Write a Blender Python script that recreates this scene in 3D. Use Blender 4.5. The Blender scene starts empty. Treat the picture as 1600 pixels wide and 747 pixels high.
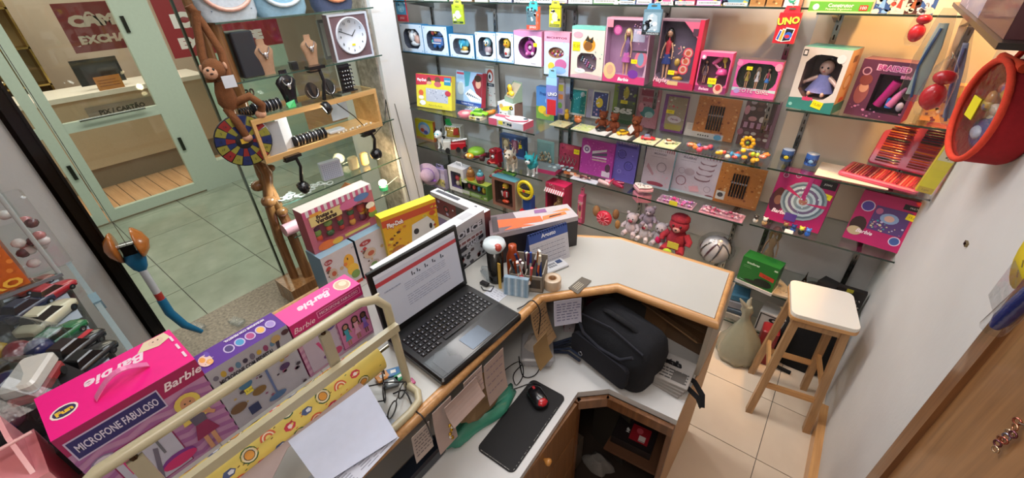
import bpy, bmesh, math, random
from math import sin, cos, pi, radians as rad
from mathutils import Vector as V, Matrix as MX
random.seed(7)
SC = bpy.context.scene
COL = SC.collection
# ---------------------------------------------------------------- camera
FPX = 657.0; CAMZ = 2.1
yaw, pit, rol = rad(38.57), rad(32.76), rad(-2.17)
cF = V((-sin(yaw)*cos(pit), cos(yaw)*cos(pit), -sin(pit)))
cR = V((cos(yaw), sin(yaw), 0)); cU = cR.cross(cF)
cR, cU = cos(rol)*cR + sin(rol)*cU, -sin(rol)*cR + cos(rol)*cU
cam = bpy.data.cameras.new('camera'); camo = bpy.data.objects.new('camera', cam); COL.objects.link(camo)
cam.sensor_fit = 'HORIZONTAL'; cam.sensor_width = 36; cam.lens = 36*FPX/1600; cam.clip_start = .02
m = MX((cR, cU, -cF)).transposed().to_4x4(); m.translation = V((0, 0, CAMZ)); camo.matrix_world = m
SC.camera = camo
SC.view_settings.view_transform = 'Standard'; SC.view_settings.look = 'None'
SC.view_settings.gamma = 1; SC.view_settings.use_curve_mapping = False
SC.view_settings.exposure = 0.0
# ---------------------------------------------------------------- world and room lights
w = bpy.data.worlds.new('world'); SC.world = w; w.use_nodes = True
w.node_tree.nodes['Background'].inputs[0].default_value = (.8, .9, 1, 1)
w.node_tree.nodes['Background'].inputs[1].default_value = .15
def area(name, loc, tgt, sx, sy, watt, col):
    l = bpy.data.lights.new(name, 'AREA'); l.shape = 'RECTANGLE'; l.size = sx; l.size_y = sy
    l.energy = watt; l.color = col
    o = bpy.data.objects.new(name, l); COL.objects.link(o); o.location = loc
    o.rotation_euler = (V(tgt)-V(loc)).to_track_quat('-Z', 'Y').to_euler()
    return o
area('ceiling_lamp_light', (-1.1, 1.0, 2.84), (-1.1, 1.0, 0), 1.5, .5, 19, (.96, .97, 1))
area('entrance_lamp_light', (-2.3, 1.4, 2.84), (-2.3, 1.4, 0), .5, 1.1, 12, (.85, .95, 1))
area('shelf_fill_light', (-1.3, 1.75, 2.84), (-1.3, 2.7, 1.1), 2.2, .3, 34, (1, .94, .9))  # added fill strip without a fixture, brightens the back shelves
area('rear_lamp_light', (0.05, -.3, 2.84), (0.05, .3, 0), .4, .9, 15, (1, .89, .8))
area('corridor_lamp_light', (-4.2, .9, 2.85), (-4.2, .9, 0), .6, 3.5, 48, (1, .99, .86))
area('office_lamp_light', (-6.8, .9, 2.75), (-6.8, .9, 0), 1.2, 2.6, 60, (1, .88, .7))

# ---------------------------------------------------------------- points of the photograph on the room's planes
def ray(x, y): return cR*(x-800) - cU*(y-373.5) + cF*FPX
def _pl(x, y, ax, v):
    r = ray(x, y); o = V((0, 0, CAMZ)); return o + r*((v-o[ax])/r[ax])
def PX(x, y, v): return _pl(x, y, 0, v)
def PY(x, y, v): return _pl(x, y, 1, v)
def PZ(x, y, v): return _pl(x, y, 2, v)

# ---------------------------------------------------------------- materials
MATS = {}
def newmat(name):
    m = bpy.data.materials.new(name); m.use_nodes = True
    n = m.node_tree.nodes; return m, n, m.node_tree.links, n['Principled BSDF']
def attr_mat(key, rough, metal=0, coat=0, noise=.06, scale=40, bump=0.0, bscale=200, sss=0):
    m, n, L, b = newmat(key)
    a = n.new('ShaderNodeAttribute'); a.attribute_name = 'Col'
    tc = n.new('ShaderNodeTexCoord'); nz = n.new('ShaderNodeTexNoise'); nz.inputs['Scale'].default_value = scale
    L.new(tc.outputs['Object'], nz.inputs['Vector'])
    mr = n.new('ShaderNodeMapRange'); mr.inputs['To Min'].default_value = 1-noise; mr.inputs['To Max'].default_value = 1+noise
    L.new(nz.outputs['Fac'], mr.inputs['Value'])
    mx = n.new('ShaderNodeVectorMath'); mx.operation = 'SCALE'
    L.new(a.outputs['Color'], mx.inputs[0]); L.new(mr.outputs['Result'], mx.inputs['Scale'])
    L.new(mx.outputs[0], b.inputs['Base Color'])
    b.inputs['Roughness'].default_value = rough; b.inputs['Metallic'].default_value = metal
    b.inputs['Coat Weight'].default_value = coat; b.inputs['Coat Roughness'].default_value = .08
    if bump:
        n2 = n.new('ShaderNodeTexNoise'); n2.inputs['Scale'].default_value = bscale; L.new(tc.outputs['Object'], n2.inputs['Vector'])
        bp = n.new('ShaderNodeBump'); bp.inputs['Strength'].default_value = bump; bp.inputs['Distance'].default_value = .003
        L.new(n2.outputs['Fac'], bp.inputs['Height']); L.new(bp.outputs['Normal'], b.inputs['Normal'])
    MATS[key] = m
attr_mat('card', .5, coat=.25)          # printed cardboard and paper
attr_mat('paper', .85)
attr_mat('plastic', .25, coat=.3)
attr_mat('matte', .7)
attr_mat('metal', .25, metal=1)
attr_mat('cloth', .95, noise=.18, scale=60, bump=.5, bscale=350)
attr_mat('plush', 1.0, noise=.25, scale=50, bump=1, bscale=160)
attr_mat('enamel', .35, coat=.2, noise=.05)
def wall_mat(key, c1, c2, sc, rough, bump=.15, bsc=60, met=0):
    m, n, L, b = newmat(key)
    tc = n.new('ShaderNodeTexCoord'); nz = n.new('ShaderNodeTexNoise'); nz.inputs['Scale'].default_value = sc; nz.inputs['Detail'].default_value = 6
    L.new(tc.outputs['Object'], nz.inputs['Vector'])
    r = n.new('ShaderNodeValToRGB'); r.color_ramp.elements[0].color = (*c1, 1); r.color_ramp.elements[1].color = (*c2, 1)
    r.color_ramp.elements[0].position = .3; r.color_ramp.elements[1].position = .7
    L.new(nz.outputs['Fac'], r.inputs['Fac']); L.new(r.outputs['Color'], b.inputs['Base Color'])
    b.inputs['Roughness'].default_value = rough; b.inputs['Metallic'].default_value = met
    n2 = n.new('ShaderNodeTexNoise'); n2.inputs['Scale'].default_value = bsc; L.new(tc.outputs['Object'], n2.inputs['Vector'])
    bp = n.new('ShaderNodeBump'); bp.inputs['Strength'].default_value = bump; bp.inputs['Distance'].default_value = .004
    L.new(n2.outputs['Fac'], bp.inputs['Height']); L.new(bp.outputs['Normal'], b.inputs['Normal'])
    MATS[key] = m; return m
def wood_mat(key, c1, c2, axis, rough=.4, sc=9, coat=.2):
    m, n, L, b = newmat(key)
    tc = n.new('ShaderNodeTexCoord'); mp = n.new('ShaderNodeMapping')
    s = [sc*6]*3; s[axis] = sc*.35; mp.inputs['Scale'].default_value = s
    nz = n.new('ShaderNodeTexNoise'); nz.inputs['Scale'].default_value = 1; nz.inputs['Detail'].default_value = 5; nz.inputs['Distortion'].default_value = .6
    L.new(tc.outputs['Object'], mp.inputs['Vector']); L.new(mp.outputs['Vector'], nz.inputs['Vector'])
    r = n.new('ShaderNodeValToRGB'); r.color_ramp.elements[0].color = (*c1, 1); r.color_ramp.elements[1].color = (*c2, 1)
    r.color_ramp.elements[0].position = .32; r.color_ramp.elements[1].position = .68
    L.new(nz.outputs['Fac'], r.inputs['Fac']); L.new(r.outputs['Color'], b.inputs['Base Color'])
    b.inputs['Roughness'].default_value = rough; b.inputs['Coat Weight'].default_value = coat
    MATS[key] = m; return m
def clear_mat(key, tint, fac, rough=.03):
    m, n, L, b = newmat(key); n.remove(b)
    t = n.new('ShaderNodeBsdfTransparent'); t.inputs[0].default_value = (*tint, 1)
    g = n.new('ShaderNodeBsdfGlossy'); g.inputs['Roughness'].default_value = rough; g.inputs[0].default_value = (1, 1, 1, 1)
    fr = n.new('ShaderNodeLayerWeight'); fr.inputs[0].default_value = .5
    tc = n.new('ShaderNodeTexCoord'); nz = n.new('ShaderNodeTexNoise'); nz.inputs['Scale'].default_value = 6 if key == 'glass' else 45
    bp = n.new('ShaderNodeBump'); bp.inputs['Strength'].default_value = .02 if key == 'glass' else .5; bp.inputs['Distance'].default_value = .004
    L.new(tc.outputs['Object'], nz.inputs['Vector']); L.new(nz.outputs['Fac'], bp.inputs['Height'])
    L.new(bp.outputs['Normal'], g.inputs['Normal']); L.new(bp.outputs['Normal'], fr.inputs['Normal'])
    pw = n.new('ShaderNodeMath'); pw.operation = 'POWER'; pw.inputs[1].default_value = 5; L.new(fr.outputs['Facing'], pw.inputs[0])
    mu = n.new('ShaderNodeMath'); mu.operation = 'MULTIPLY_ADD'; mu.inputs[1].default_value = .75; mu.inputs[2].default_value = fac+.03
    L.new(pw.outputs[0], mu.inputs[0])
    mx = n.new('ShaderNodeMixShader'); L.new(mu.outputs[0], mx.inputs[0]); L.new(t.outputs[0], mx.inputs[1]); L.new(g.outputs[0], mx.inputs[2])
    L.new(mx.outputs[0], n['Material Output'].inputs['Surface']); MATS[key] = m
clear_mat('glass', (.955, .985, .97), .01)
clear_mat('film', (.93, .94, .95), .02, .12)
clear_mat('bag', (.82, .85, .87), .03, .3)
def emit(key, col, s):
    m, n, L, b = newmat(key); b.inputs['Base Color'].default_value = (*col, 1)
    b.inputs['Emission Color'].default_value = (*col, 1); b.inputs['Emission Strength'].default_value = s
    tc = n.new('ShaderNodeTexCoord'); nz = n.new('ShaderNodeTexNoise'); nz.inputs['Scale'].default_value = 3
    L.new(tc.outputs['Object'], nz.inputs['Vector']); mr = n.new('ShaderNodeMapRange'); mr.inputs['To Min'].default_value = s*.97; mr.inputs['To Max'].default_value = s*1.03
    L.new(nz.outputs['Fac'], mr.inputs['Value']); L.new(mr.outputs['Result'], b.inputs['Emission Strength']); MATS[key] = m
emit('lamp_white', (1, .97, .9), 8); emit('lamp_warm', (1, .8, .5), 6)
_m, _n, _L, _b = newmat('screen'); _a = _n.new('ShaderNodeAttribute'); _a.attribute_name = 'Col'
_L.new(_a.outputs['Color'], _b.inputs['Base Color']); _L.new(_a.outputs['Color'], _b.inputs['Emission Color'])
_b.inputs['Emission Strength'].default_value = .25; _b.inputs['Roughness'].default_value = .3; MATS['screen'] = _m
wall_mat('wall_white', (.62, .61, .6), (.7, .69, .68), 2.2, .8)
wall_mat('wall_grey', (.58, .58, .56), (.64, .64, .62), 3, .7)
wall_mat('wall_panel', (.68, .58, .46), (.72, .62, .5), 2, .6, .03)
wall_mat('back_wall', (.46, .44, .43), (.55, .53, .52), 5, .7)
wall_mat('corridor_wall', (.5, .53, .47), (.56, .58, .52), 2, .6)
wall_mat('beige_wall', (.55, .46, .38), (.62, .52, .43), 1.5, .7)
wall_mat('tile_in', (.68, .56, .43), (.76, .64, .5), 4, .22, .02)
wall_mat('tile_out', (.27, .32, .25), (.36, .4, .32), 5, .14, .02)
wall_mat('grout', (.05, .045, .04), (.1, .09, .08), 30, .9)
wall_mat('granite', (.12, .095, .07), (.3, .25, .19), 55, .35, .1)
wall_mat('stone_rough', (.2, .18, .15), (.42, .38, .33), 28, .8, .6, 40)
wall_mat('laminate', (.45, .45, .42), (.49, .49, .46), 3, .28, .02)
wall_mat('laminate_desk', (.57, .58, .58), (.62, .63, .63), 3, .35, .02)
wall_mat('seat_laminate', (.78, .74, .66), (.82, .78, .7), 3, .3, .02)
wood_mat('wood_edge', (.5, .25, .09), (.66, .36, .14), 0, .35)
wood_mat('wood_y', (.5, .25, .09), (.66, .36, .14), 1, .35)
wood_mat('wood_z', (.34, .19, .085), (.5, .29, .13), 2, .45)
wood_mat('wood_dark', (.13, .05, .018), (.24, .1, .035), 2, .35)
wood_mat('wood_door', (.22, .1, .035), (.32, .15, .055), 2, .4)
wood_mat('wood_plank', (.6, .32, .16), (.75, .43, .23), 0, .3)
wood_mat('wood_case', (.6, .34, .12), (.72, .44, .18), 1, .3)
wood_mat('wood_pole', (.15, .065, .022), (.3, .145, .055), 2, .25)

# ---------------------------------------------------------------- colours (sRGB hex to linear)
def C(h):
    if not isinstance(h, str): return h
    h = h.lstrip('#')
    if len(h) == 3: h = ''.join(c*2 for c in h)
    r = []
    for i in (0, 2, 4):
        v = int(h[i:i+2], 16)/255; r.append(v/12.92 if v <= .04045 else ((v+.055)/1.055)**2.4)
    return tuple(r)

# ---------------------------------------------------------------- mesh builder
_txt = {}
def text_geo(s, bold=0.0, shear=0.0):
    k = (s, bold, shear)
    if k not in _txt:
        cu = bpy.data.curves.new('t', 'FONT'); cu.body = s; cu.size = 1; cu.resolution_u = 2; cu.offset = bold; cu.shear = shear
        o = bpy.data.objects.new('t', cu); COL.objects.link(o)
        bpy.context.view_layer.update()
        me = o.to_mesh()
        vs = [(v.co.x, v.co.y) for v in me.vertices]; fs = [tuple(p.vertices) for p in me.polygons]
        o.to_mesh_clear(); bpy.data.objects.remove(o); bpy.data.curves.remove(cu)
        if vs:
            x0 = min(v[0] for v in vs); x1 = max(v[0] for v in vs); y0 = min(v[1] for v in vs); y1 = max(v[1] for v in vs)
        else: x0 = y0 = 0; x1 = y1 = 1
        _txt[k] = ([(v[0]-(x0+x1)/2, v[1]-(y0+y1)/2) for v in vs], fs, x1-x0, y1-y0)
    return _txt[k]
class MB:
    def __init__(s, mat='card'): s.v = []; s.f = []; s.c = []; s.m = []; s.sm = []; s.T = None; s.mat = mat
    def add(s, vs, fs, col, mat=None, smooth=False):
        b = len(s.v); col = C(col)
        s.v += [tuple(s.T @ V(p)) if s.T else tuple(p) for p in vs]
        for f in fs: s.f.append([b+i for i in f]); s.c.append(col); s.m.append(mat or s.mat); s.sm.append(smooth)
    def box(s, x0, y0, z0, x1, y1, z1, col, mat=None):
        if x0 > x1: x0, x1 = x1, x0
        if y0 > y1: y0, y1 = y1, y0
        if z0 > z1: z0, z1 = z1, z0
        s.add([(x0,y0,z0),(x1,y0,z0),(x1,y1,z0),(x0,y1,z0),(x0,y0,z1),(x1,y0,z1),(x1,y1,z1),(x0,y1,z1)],
              [(0,3,2,1),(4,5,6,7),(0,1,5,4),(1,2,6,5),(2,3,7,6),(3,0,4,7)], col, mat)
    def rbox(s, x0, y0, z0, x1, y1, z1, col, r=.01, mat=None, n=3, top=.0):
        # box with rounded vertical corners and a small chamfer on top and bottom
        pts = rrect((x1-x0), (y1-y0), r, n); cx, cy = (x0+x1)/2, (y0+y1)/2
        c = min(r*.5, (z1-z0)*.3); L = []
        for z, k in ((z0, c), (z0+c, 0), (z1-c, 0), (z1, c)):
            sx = 1-2*k/max(1e-6, x1-x0); sy = 1-2*k/max(1e-6, y1-y0)
            if z > z0+c+1e-9 and top: sx *= 1-top; sy *= 1-top
            L.append([(cx+p[0]*sx, cy+p[1]*sy, z) for p in pts])
        s.loft(L, col, mat, cap=True, smooth=False)
    def loft(s, L, col, mat=None, cap=True, smooth=True, closed=True):
        n = len(L[0]); vs = [p for r in L for p in r]; fs = []
        for i in range(len(L)-1):
            for j in range(n if closed else n-1):
                k = (j+1) % n; fs.append((i*n+j, i*n+k, (i+1)*n+k, (i+1)*n+j))
        s.add(vs, fs, col, mat, smooth)
        if cap and closed:
            s.add(L[0], [tuple(range(n))[::-1]], col, mat); s.add(L[-1], [tuple(range(n))], col, mat)
    def tube(s, P, r, col, mat=None, n=8, closed=False):
        P = [V(p) for p in P]; R = r if isinstance(r, (list, tuple)) else [r]*len(P); L = []
        up = None
        for i, p in enumerate(P):
            a = P[(i-1) % len(P)] if (i or closed) else p; b = P[(i+1) % len(P)] if (i < len(P)-1 or closed) else p
            t = (b-a).normalized() if (b-a).length > 1e-9 else V((0,0,1))
            if up is None: up = V((0,0,1)) if abs(t.z) < .9 else V((1,0,0))
            x = up.cross(t)
            if x.length < 1e-5: x = V((1,0,0)).cross(t)
            x.normalize(); y = t.cross(x).normalized(); up = y
            L.append([tuple(p+(x*cos(2*pi*k/n)+y*sin(2*pi*k/n))*R[i]) for k in range(n)])
        if closed: L.append(L[0])
        s.loft(L, col, mat, cap=not closed)
    def cyl(s, a, b, r, col, mat=None, n=14, r2=None): 
        s.tube([a, b], [r, r if r2 is None else r2], col, mat, n)
    def lathe(s, prof, c, col, mat=None, n=18, ax='z', cap=True):
        L = []
        for r, h in prof:
            ring = []
            for k in range(n):
                a = 2*pi*k/n; u, w_ = r*cos(a), r*sin(a)
                ring.append({'z': (c[0]+u, c[1]+w_, c[2]+h), 'y': (c[0]+u, c[1]+h, c[2]-w_), 'x': (c[0]+h, c[1]+u, c[2]+w_)}[ax])
            L.append(ring)
        s.loft(L, col, mat, cap=cap)
    def ball(s, c, r, col, mat=None, n=10, m=7):
        if not isinstance(r, (list, tuple)): r = (r, r, r)
        L = []
        for i in range(m+1):
            t = -pi/2+pi*i/m
            if i in (0, m): t *= .97
            L.append([(c[0]+r[0]*cos(t)*cos(2*pi*k/n), c[1]+r[1]*cos(t)*sin(2*pi*k/n), c[2]+r[2]*sin(t)) for k in range(n)])
        s.loft(L, col, mat)
    def sheet(s, P, t, col, mat=None):       # 4-corner (or n-corner) flat sheet of thickness t
        P = [V(p) for p in P]; nn = (P[1]-P[0]).cross(P[2]-P[0]).normalized()*t; k = len(P)
        s.add([tuple(p) for p in P]+[tuple(p+nn) for p in P], [tuple(range(k))[::-1], tuple(range(k, 2*k))]+[(i, (i+1) % k, k+(i+1) % k, k+i) for i in range(k)], col, mat)
    def prism(s, pts, z0, z1, col, mat=None):
        s.sheet([(p[0], p[1], z0) for p in pts], z1-z0, col, mat)
    def obj(s, name, parent=None, **kw):
        me = bpy.data.meshes.new(name)
        me.from_pydata(s.v, [], s.f)
        keys = []
        for k in s.m:
            if k not in keys: keys.append(k)
        for k in keys: me.materials.append(MATS[k])
        me.polygons.foreach_set('material_index', [keys.index(k) for k in s.m])
        me.polygons.foreach_set('use_smooth', s.sm)
        ca = me.color_attributes.new('Col', 'FLOAT_COLOR', 'CORNER'); buf = []
        for f, c in zip(s.f, s.c): buf += [c[0], c[1], c[2], 1]*len(f)
        ca.data.foreach_set('color', buf)
        me.update()
        o = bpy.data.objects.new(name, me); COL.objects.link(o)
        if parent: o.parent = parent
        for k, v in kw.items(): o[k] = v
        return o
def rrect(w_, h_, r, n=4):
    r = min(r, w_/2, h_/2); P = []
    for cx, cy, a in ((w_/2-r, h_/2-r, 0), (-w_/2+r, h_/2-r, 90), (-w_/2+r, -h_/2+r, 180), (w_/2-r, -h_/2+r, 270)):
        for i in range(n+1): t = rad(a+90*i/n); P.append((cx+r*cos(t), cy+r*sin(t)))
    return P
def thing(name, label, cat, loc=(0, 0, 0), rz=0, group=None, rx=0, ry=0):
    o = bpy.data.objects.new(name, None); COL.objects.link(o); o.empty_display_size = .05
    o.location = loc; o.rotation_euler = (rx, ry, rz); o['label'] = label; o['category'] = cat
    if group: o['group'] = group
    return o
def tag(o, label, cat, group=None):
    o['label'] = label; o['category'] = cat
    if group: o['group'] = group
    return o
def struct(o): o['kind'] = 'structure'; return o
def stuff(o): o['kind'] = 'stuff'; return o
def copytree(r, loc, rz=None, label=None, group=None, rx=None, sc=None):
    c = r.copy(); COL.objects.link(c); c.location = loc
    e = list(c.rotation_euler)
    if rz is not None: e[2] = rz
    if rx is not None: e[0] = rx
    c.rotation_euler = e
    if sc: c.scale = (sc, sc, sc) if isinstance(sc, (int, float)) else sc
    if label: c['label'] = label
    if group: c['group'] = group
    for ch in r.children:
        d = ch.copy(); COL.objects.link(d); d.parent = c
        for g in ch.children:
            e2 = g.copy(); COL.objects.link(e2); e2.parent = d
    return c

# ---------------------------------------------------------------- flat print on a face
class Print:
    """flat artwork on a rectangle of w x h metres; (u, v) run 0..1; every layer sits a hair above the last"""
    def __init__(s, w_, h_, face='front', d=0, off=.0004, mat='card'):
        s.w = w_; s.h = h_; s.mb = MB(); s.k = 0; s.face = face; s.d = d; s.off = off; s.mb.mat = mat
    def P(s, x, y):
        e = s.off+.00012*s.k
        f = s.face
        if f == 'front': return (x, -e, y)
        if f == 'flat': return (x, y, e+s.d)
        if f == 'top': return (x, y, s.d+e)             # d = box height, y = depth
        if f == 'right': return (s.d+e, x, y)           # d = box width, x = depth
        if f == 'left': return (-e, s.w-x, y)
    def poly(s, pts, col, mat=None):
        s.k += 1; s.mb.add([s.P(u*s.w, v*s.h) for u, v in pts], [tuple(range(len(pts)))], col, mat); return s
    def rect(s, u0, v0, u1, v1, col, mat=None): return s.poly([(u0, v0), (u1, v0), (u1, v1), (u0, v1)], col, mat)
    def ell(s, u, v, ru, rv, col, n=14, mat=None): return s.poly([(u+ru*cos(2*pi*k/n), v+rv*sin(2*pi*k/n)) for k in range(n)], col, mat)
    def circ(s, u, v, r, col, n=14, mat=None): return s.ell(u, v, r/s.w, r/s.h, col, n, mat)
    def ring(s, u, v, r, t, col, n=16):
        s.k += 1; vs = []
        for k in range(n):
            a = 2*pi*k/n
            for q in (r, r-t): vs.append(s.P(u*s.w+q*cos(a), v*s.h+q*sin(a)))
        s.mb.add(vs, [(2*k, 2*((k+1) % n), 2*((k+1) % n)+1, 2*k+1) for k in range(n)], col); return s
    def text(s, t, u, v, h, col, width=None, bold=0, shear=0, rot=0, mat=None):
        vs, fs, tw, th = text_geo(t, bold, shear); s.k += 1
        sy = h; sx = h if width is None else width*s.w/max(tw, 1e-6)
        if width is None: sy = sx = h
        ca, sa = cos(rot), sin(rot)
        s.mb.add([s.P(u*s.w+(x*sx*ca-y*sy*sa), v*s.h+(x*sx*sa+y*sy*ca)) for x, y in vs], fs, col, mat); return s
    def specks(s, n, cols, r0=.003, r1=.008, u0=.03, v0=.03, u1=.97, v1=.97, seed=1):
        R = random.Random(seed); s.k += 1
        for i in range(n):
            u, v, r = R.uniform(u0, u1), R.uniform(v0, v1), R.uniform(r0, r1); q = R.choice((4, 5, 6, 8)); a0 = R.random()*6
            s.mb.add([s.P(u*s.w+r*cos(a0+2*pi*k/q), v*s.h+r*R.uniform(.6, 1)*sin(a0+2*pi*k/q)) for k in range(q)], [tuple(range(q))], R.choice(cols))
        return s
    def lines(s, n, col, u0, u1, v0, v1, t=.0015, seed=1, gap=.5):   # lines of small print
        R = random.Random(seed); s.k += 1
        for i in range(n):
            v = v1-(v1-v0)*(i+.5)/n; u = u0
            while u < u1:
                e = min(u1, u+R.uniform(.04, .16)*(u1-u0)); 
                s.mb.add([s.P(u*s.w, v*s.h-t/2), s.P(e*s.w, v*s.h-t/2), s.P(e*s.w, v*s.h+t/2), s.P(u*s.w, v*s.h+t/2)], [(0, 1, 2, 3)], col)
                u = e+.02*(u1-u0)
                if R.random() < .03*gap: break
        return s
    def tag(s, u, v, col='#f4e21a', w_=.03, h_=.02, rot=0, t=None):     # yellow price sticker
        ca, sa = cos(rot), sin(rot); s.k += 3
        q = [(-w_/2, -h_/2), (w_/2, -h_/2), (w_/2, h_/2), (-w_/2, h_/2)]
        s.mb.add([s.P(u*s.w+x*ca-y*sa, v*s.h+x*sa+y*ca) for x, y in q], [(0, 1, 2, 3)], col)
        s.text(t or '15,00', u, v, h_*.5, '#5a5200', rot=rot); s.k += 1
        return s
    def out(s, name='print', parent=None): return s.mb.obj(name, parent)
# ================================================================ THE SETTING
def slab(name, x0, y0, z0, x1, y1, z1, mat, parent=None):
    b = MB(); b.box(x0, y0, z0, x1, y1, z1, '#ccc', mat); return b.obj(name, parent)
# shop floor: grout bed with every tile a piece of its own
fl = struct(slab('floor', -3.15, -1.2, -.06, .44, 2.75, -.006, 'grout'))
tl = MB(); tl.box(.002, .002, 0, .398, .406, .005, '#fff', 'tile_in'); tile = None
xl = [.205+.4*i for i in range(-9, 1)]; yl = [2.04+.408*i for i in range(-8, 2)]
for x in xl:
    for y in yl:
        if x+.4 < -.9 and y < 1.5: continue
        if x > -.95 and x < -.25 and y < .9: continue
        sx = min(1, (.44-x)/.4); sy = min(1, (2.72-y)/.408)
        if sy <= 0.05 or x < -2.6: continue
        if tile is None: tile = tl.obj('floor_tile', fl); t = tile
        else: t = tile.copy(); COL.objects.link(t); t.parent = fl
        t.location = (x, y, -.005); t.scale = (sx, sy, 1)
fc = struct(slab('floor.001', -5.7, -2.2, -.06, -3.15, 5, -.006, 'grout'))
tl = MB(); tl.box(.003, .003, 0, .582, .587, .005, '#fff', 'tile_out'); tile = None
for i in range(5):
    for j in range(12):
        x = -5.542-.585+.585*i + (.0 if i else 0); y = -2.0+.075+.59*j
        if x < -6.2: continue
        if tile is None: tile = tl.obj('floor_tile', fc); t = tile
        else: t = tile.copy(); COL.objects.link(t); t.parent = fc
        t.location = (x, y, -.005); t.scale = (1, 1, 1)
        if x < -5.7: t.location.x = -5.7; t.scale.x = (x+.585+5.7)/.585
        if x+.585 > -3.15: t.scale.x = (-3.15-x)/.585
# granite kerb under the shop window
struct(slab('trim_1', -3.2, -1.2, -.02, -2.72, 2.75, .055, 'granite'))
# walls and ceiling
struct(slab('wall_back', -3.6, 2.72, 0, .6, 2.8, 2.9, 'back_wall'))
struct(slab('wall_right', .44, -1.2, 0, .52, 2.8, 2.9, 'wall_white'))
struct(slab('wall_front', -3.2, -1.28, 0, .52, -1.2, 2.9, 'wall_white'))
struct(slab('ceiling', -8.6, -3, 2.9, .55, 5, 3, 'wall_white'))
wp = struct(slab('wall_left', -3.06, -1.2, 0, -3.0, .087, 2.9, 'wall_grey'))
b = MB(); b.box(-3.06, .087, 0, -2.985, .105, 2.9, '#22201d', 'metal'); struct(b.obj('trim_2'))
# reflecting pane beside the entrance, its dark reflection put into the colour, between two slim metal edges
b = MB(); b.box(-3.03, .105, .05, -3.02, .155, 2.9, '#14110f', 'plastic'); wdp = struct(b.obj('window_2'))
b = MB(); b.box(-3.04, .152, .05, -3.0, .164, 2.9, '#0c0c0c', 'enamel'); b.obj('window_edge', wdp)
# column between window and back shelves
struct(slab('wall_left.001', -2.785, 2.0, 0, -2.75, 2.2, 2.9, 'wall_white'))
struct(slab('wall_left.002', -3.05, 1.985, 0, -2.785, 2.2, 2.9, 'stone_rough'))
struct(slab('wall_left.003', -3.6, 2.2, 0, -3.5, 2.8, 2.9, 'wall_white'))
struct(slab('wall_left.004', -3.6, 2.14, 0, -3.05, 2.2, 2.9, 'wall_white'))
# shop window: clear panes with dark seams
b = MB(); b.box(-3.035, .95, .05, -3.023, 1.985, 2.9, '#fff', 'glass'); g = struct(b.obj('window_1'))
b = MB(); b.box(-3.04, .938, .05, -3.018, .95, 2.9, '#3d4a42', 'plastic'); b.obj('window_edge', g)
# wooden skirting on the right wall and the door with its frame
b = MB(); b.box(.405, 1.22, 0, .44, 2.1, .085, '#fff', 'wood_y'); struct(b.obj('baseboard_right'))
d = struct(slab('door_1', .418, .2, 0, .438, 1.1, 2.1, 'wood_door'))
b = MB(); b.box(.405, 1.1, 0, .44, 1.165, 2.16, '#fff', 'wood_dark'); b.box(.428, 1.165, 0, .44, 1.225, 2.2, '#fff', 'wood_door'); b.obj('door_frame', d)
# ---- corridor: exchange office shop front at x = -5.65
XO = -5.65
b = MB()
FR = '#bccbbd'
def fr(y0, y1, z0, z1, x=XO, t=.05, col=FR, mm='enamel', bb=None): (bb or b).box(x-t, y0, z0, x, y1, z1, col, mm)
def oy(px, py): return PX(px, py, XO)
def doorleaf(y0, y1, name):
    o = struct(slab(name, XO-.031, y0+.07, .08, XO-.024, y1-.07, 2.5, 'glass'))
    q = MB()
    for a, c in ((y0, y0+.085), (y1-.085, y1)): fr(a, c, .02, 2.6, bb=q)
    fr(y0+.084, y1-.084, .02, .13, bb=q); fr(y0+.084, y1-.084, .93, 1.02, bb=q); q.obj('door_frame', o)
    h = MB(); h.tube([(XO+.05, y0+.2, 1.03), (XO+.05, y1-.2, 1.03)], .012, '#777b78', 'metal')
    for yy in (y0+.25, y1-.25): h.cyl((XO, yy, 1.03), (XO+.05, yy, 1.03), .008, '#777b78', 'metal', 6)
    h.obj('door_handle', o)
    h = MB(); h.box(XO, y1-.05, .52, XO+.02, y1-.02, .66, '#454a45', 'metal'); h.box(XO, y1-.05, 1.7, XO+.02, y1-.02, 1.84, '#454a45', 'metal'); h.obj('hinge', o)
doorleaf(.42, 1.34, 'door_2'); doorleaf(-.5, .41, 'door_3')
# wall right of the door: frame, low sill and fixed pane
b = MB(); fr(1.34, 1.56, 0, 2.9); fr(1.56, 5, 0, .26); fr(1.56, 5, .26, .3, t=.12);
fr(-2.2, -.6, 0, .3); fr(-.6, -.501, 0, 2.9); struct(b.obj('wall_corridor'))
b = MB(); b.box(XO-.03, 1.58, .3, XO-.022, 5, 2.9, '#fff', 'glass'); b.box(XO-.03, -2.2, .3, XO-.022, -.6, 2.9, '#fff', 'glass'); ow = struct(b.obj('window_3'))
b = MB(); b.box(XO-.06, -2.2, 2.601, XO+.01, 5, 2.9, FR, 'enamel'); struct(b.obj('trim_3'))
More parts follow.
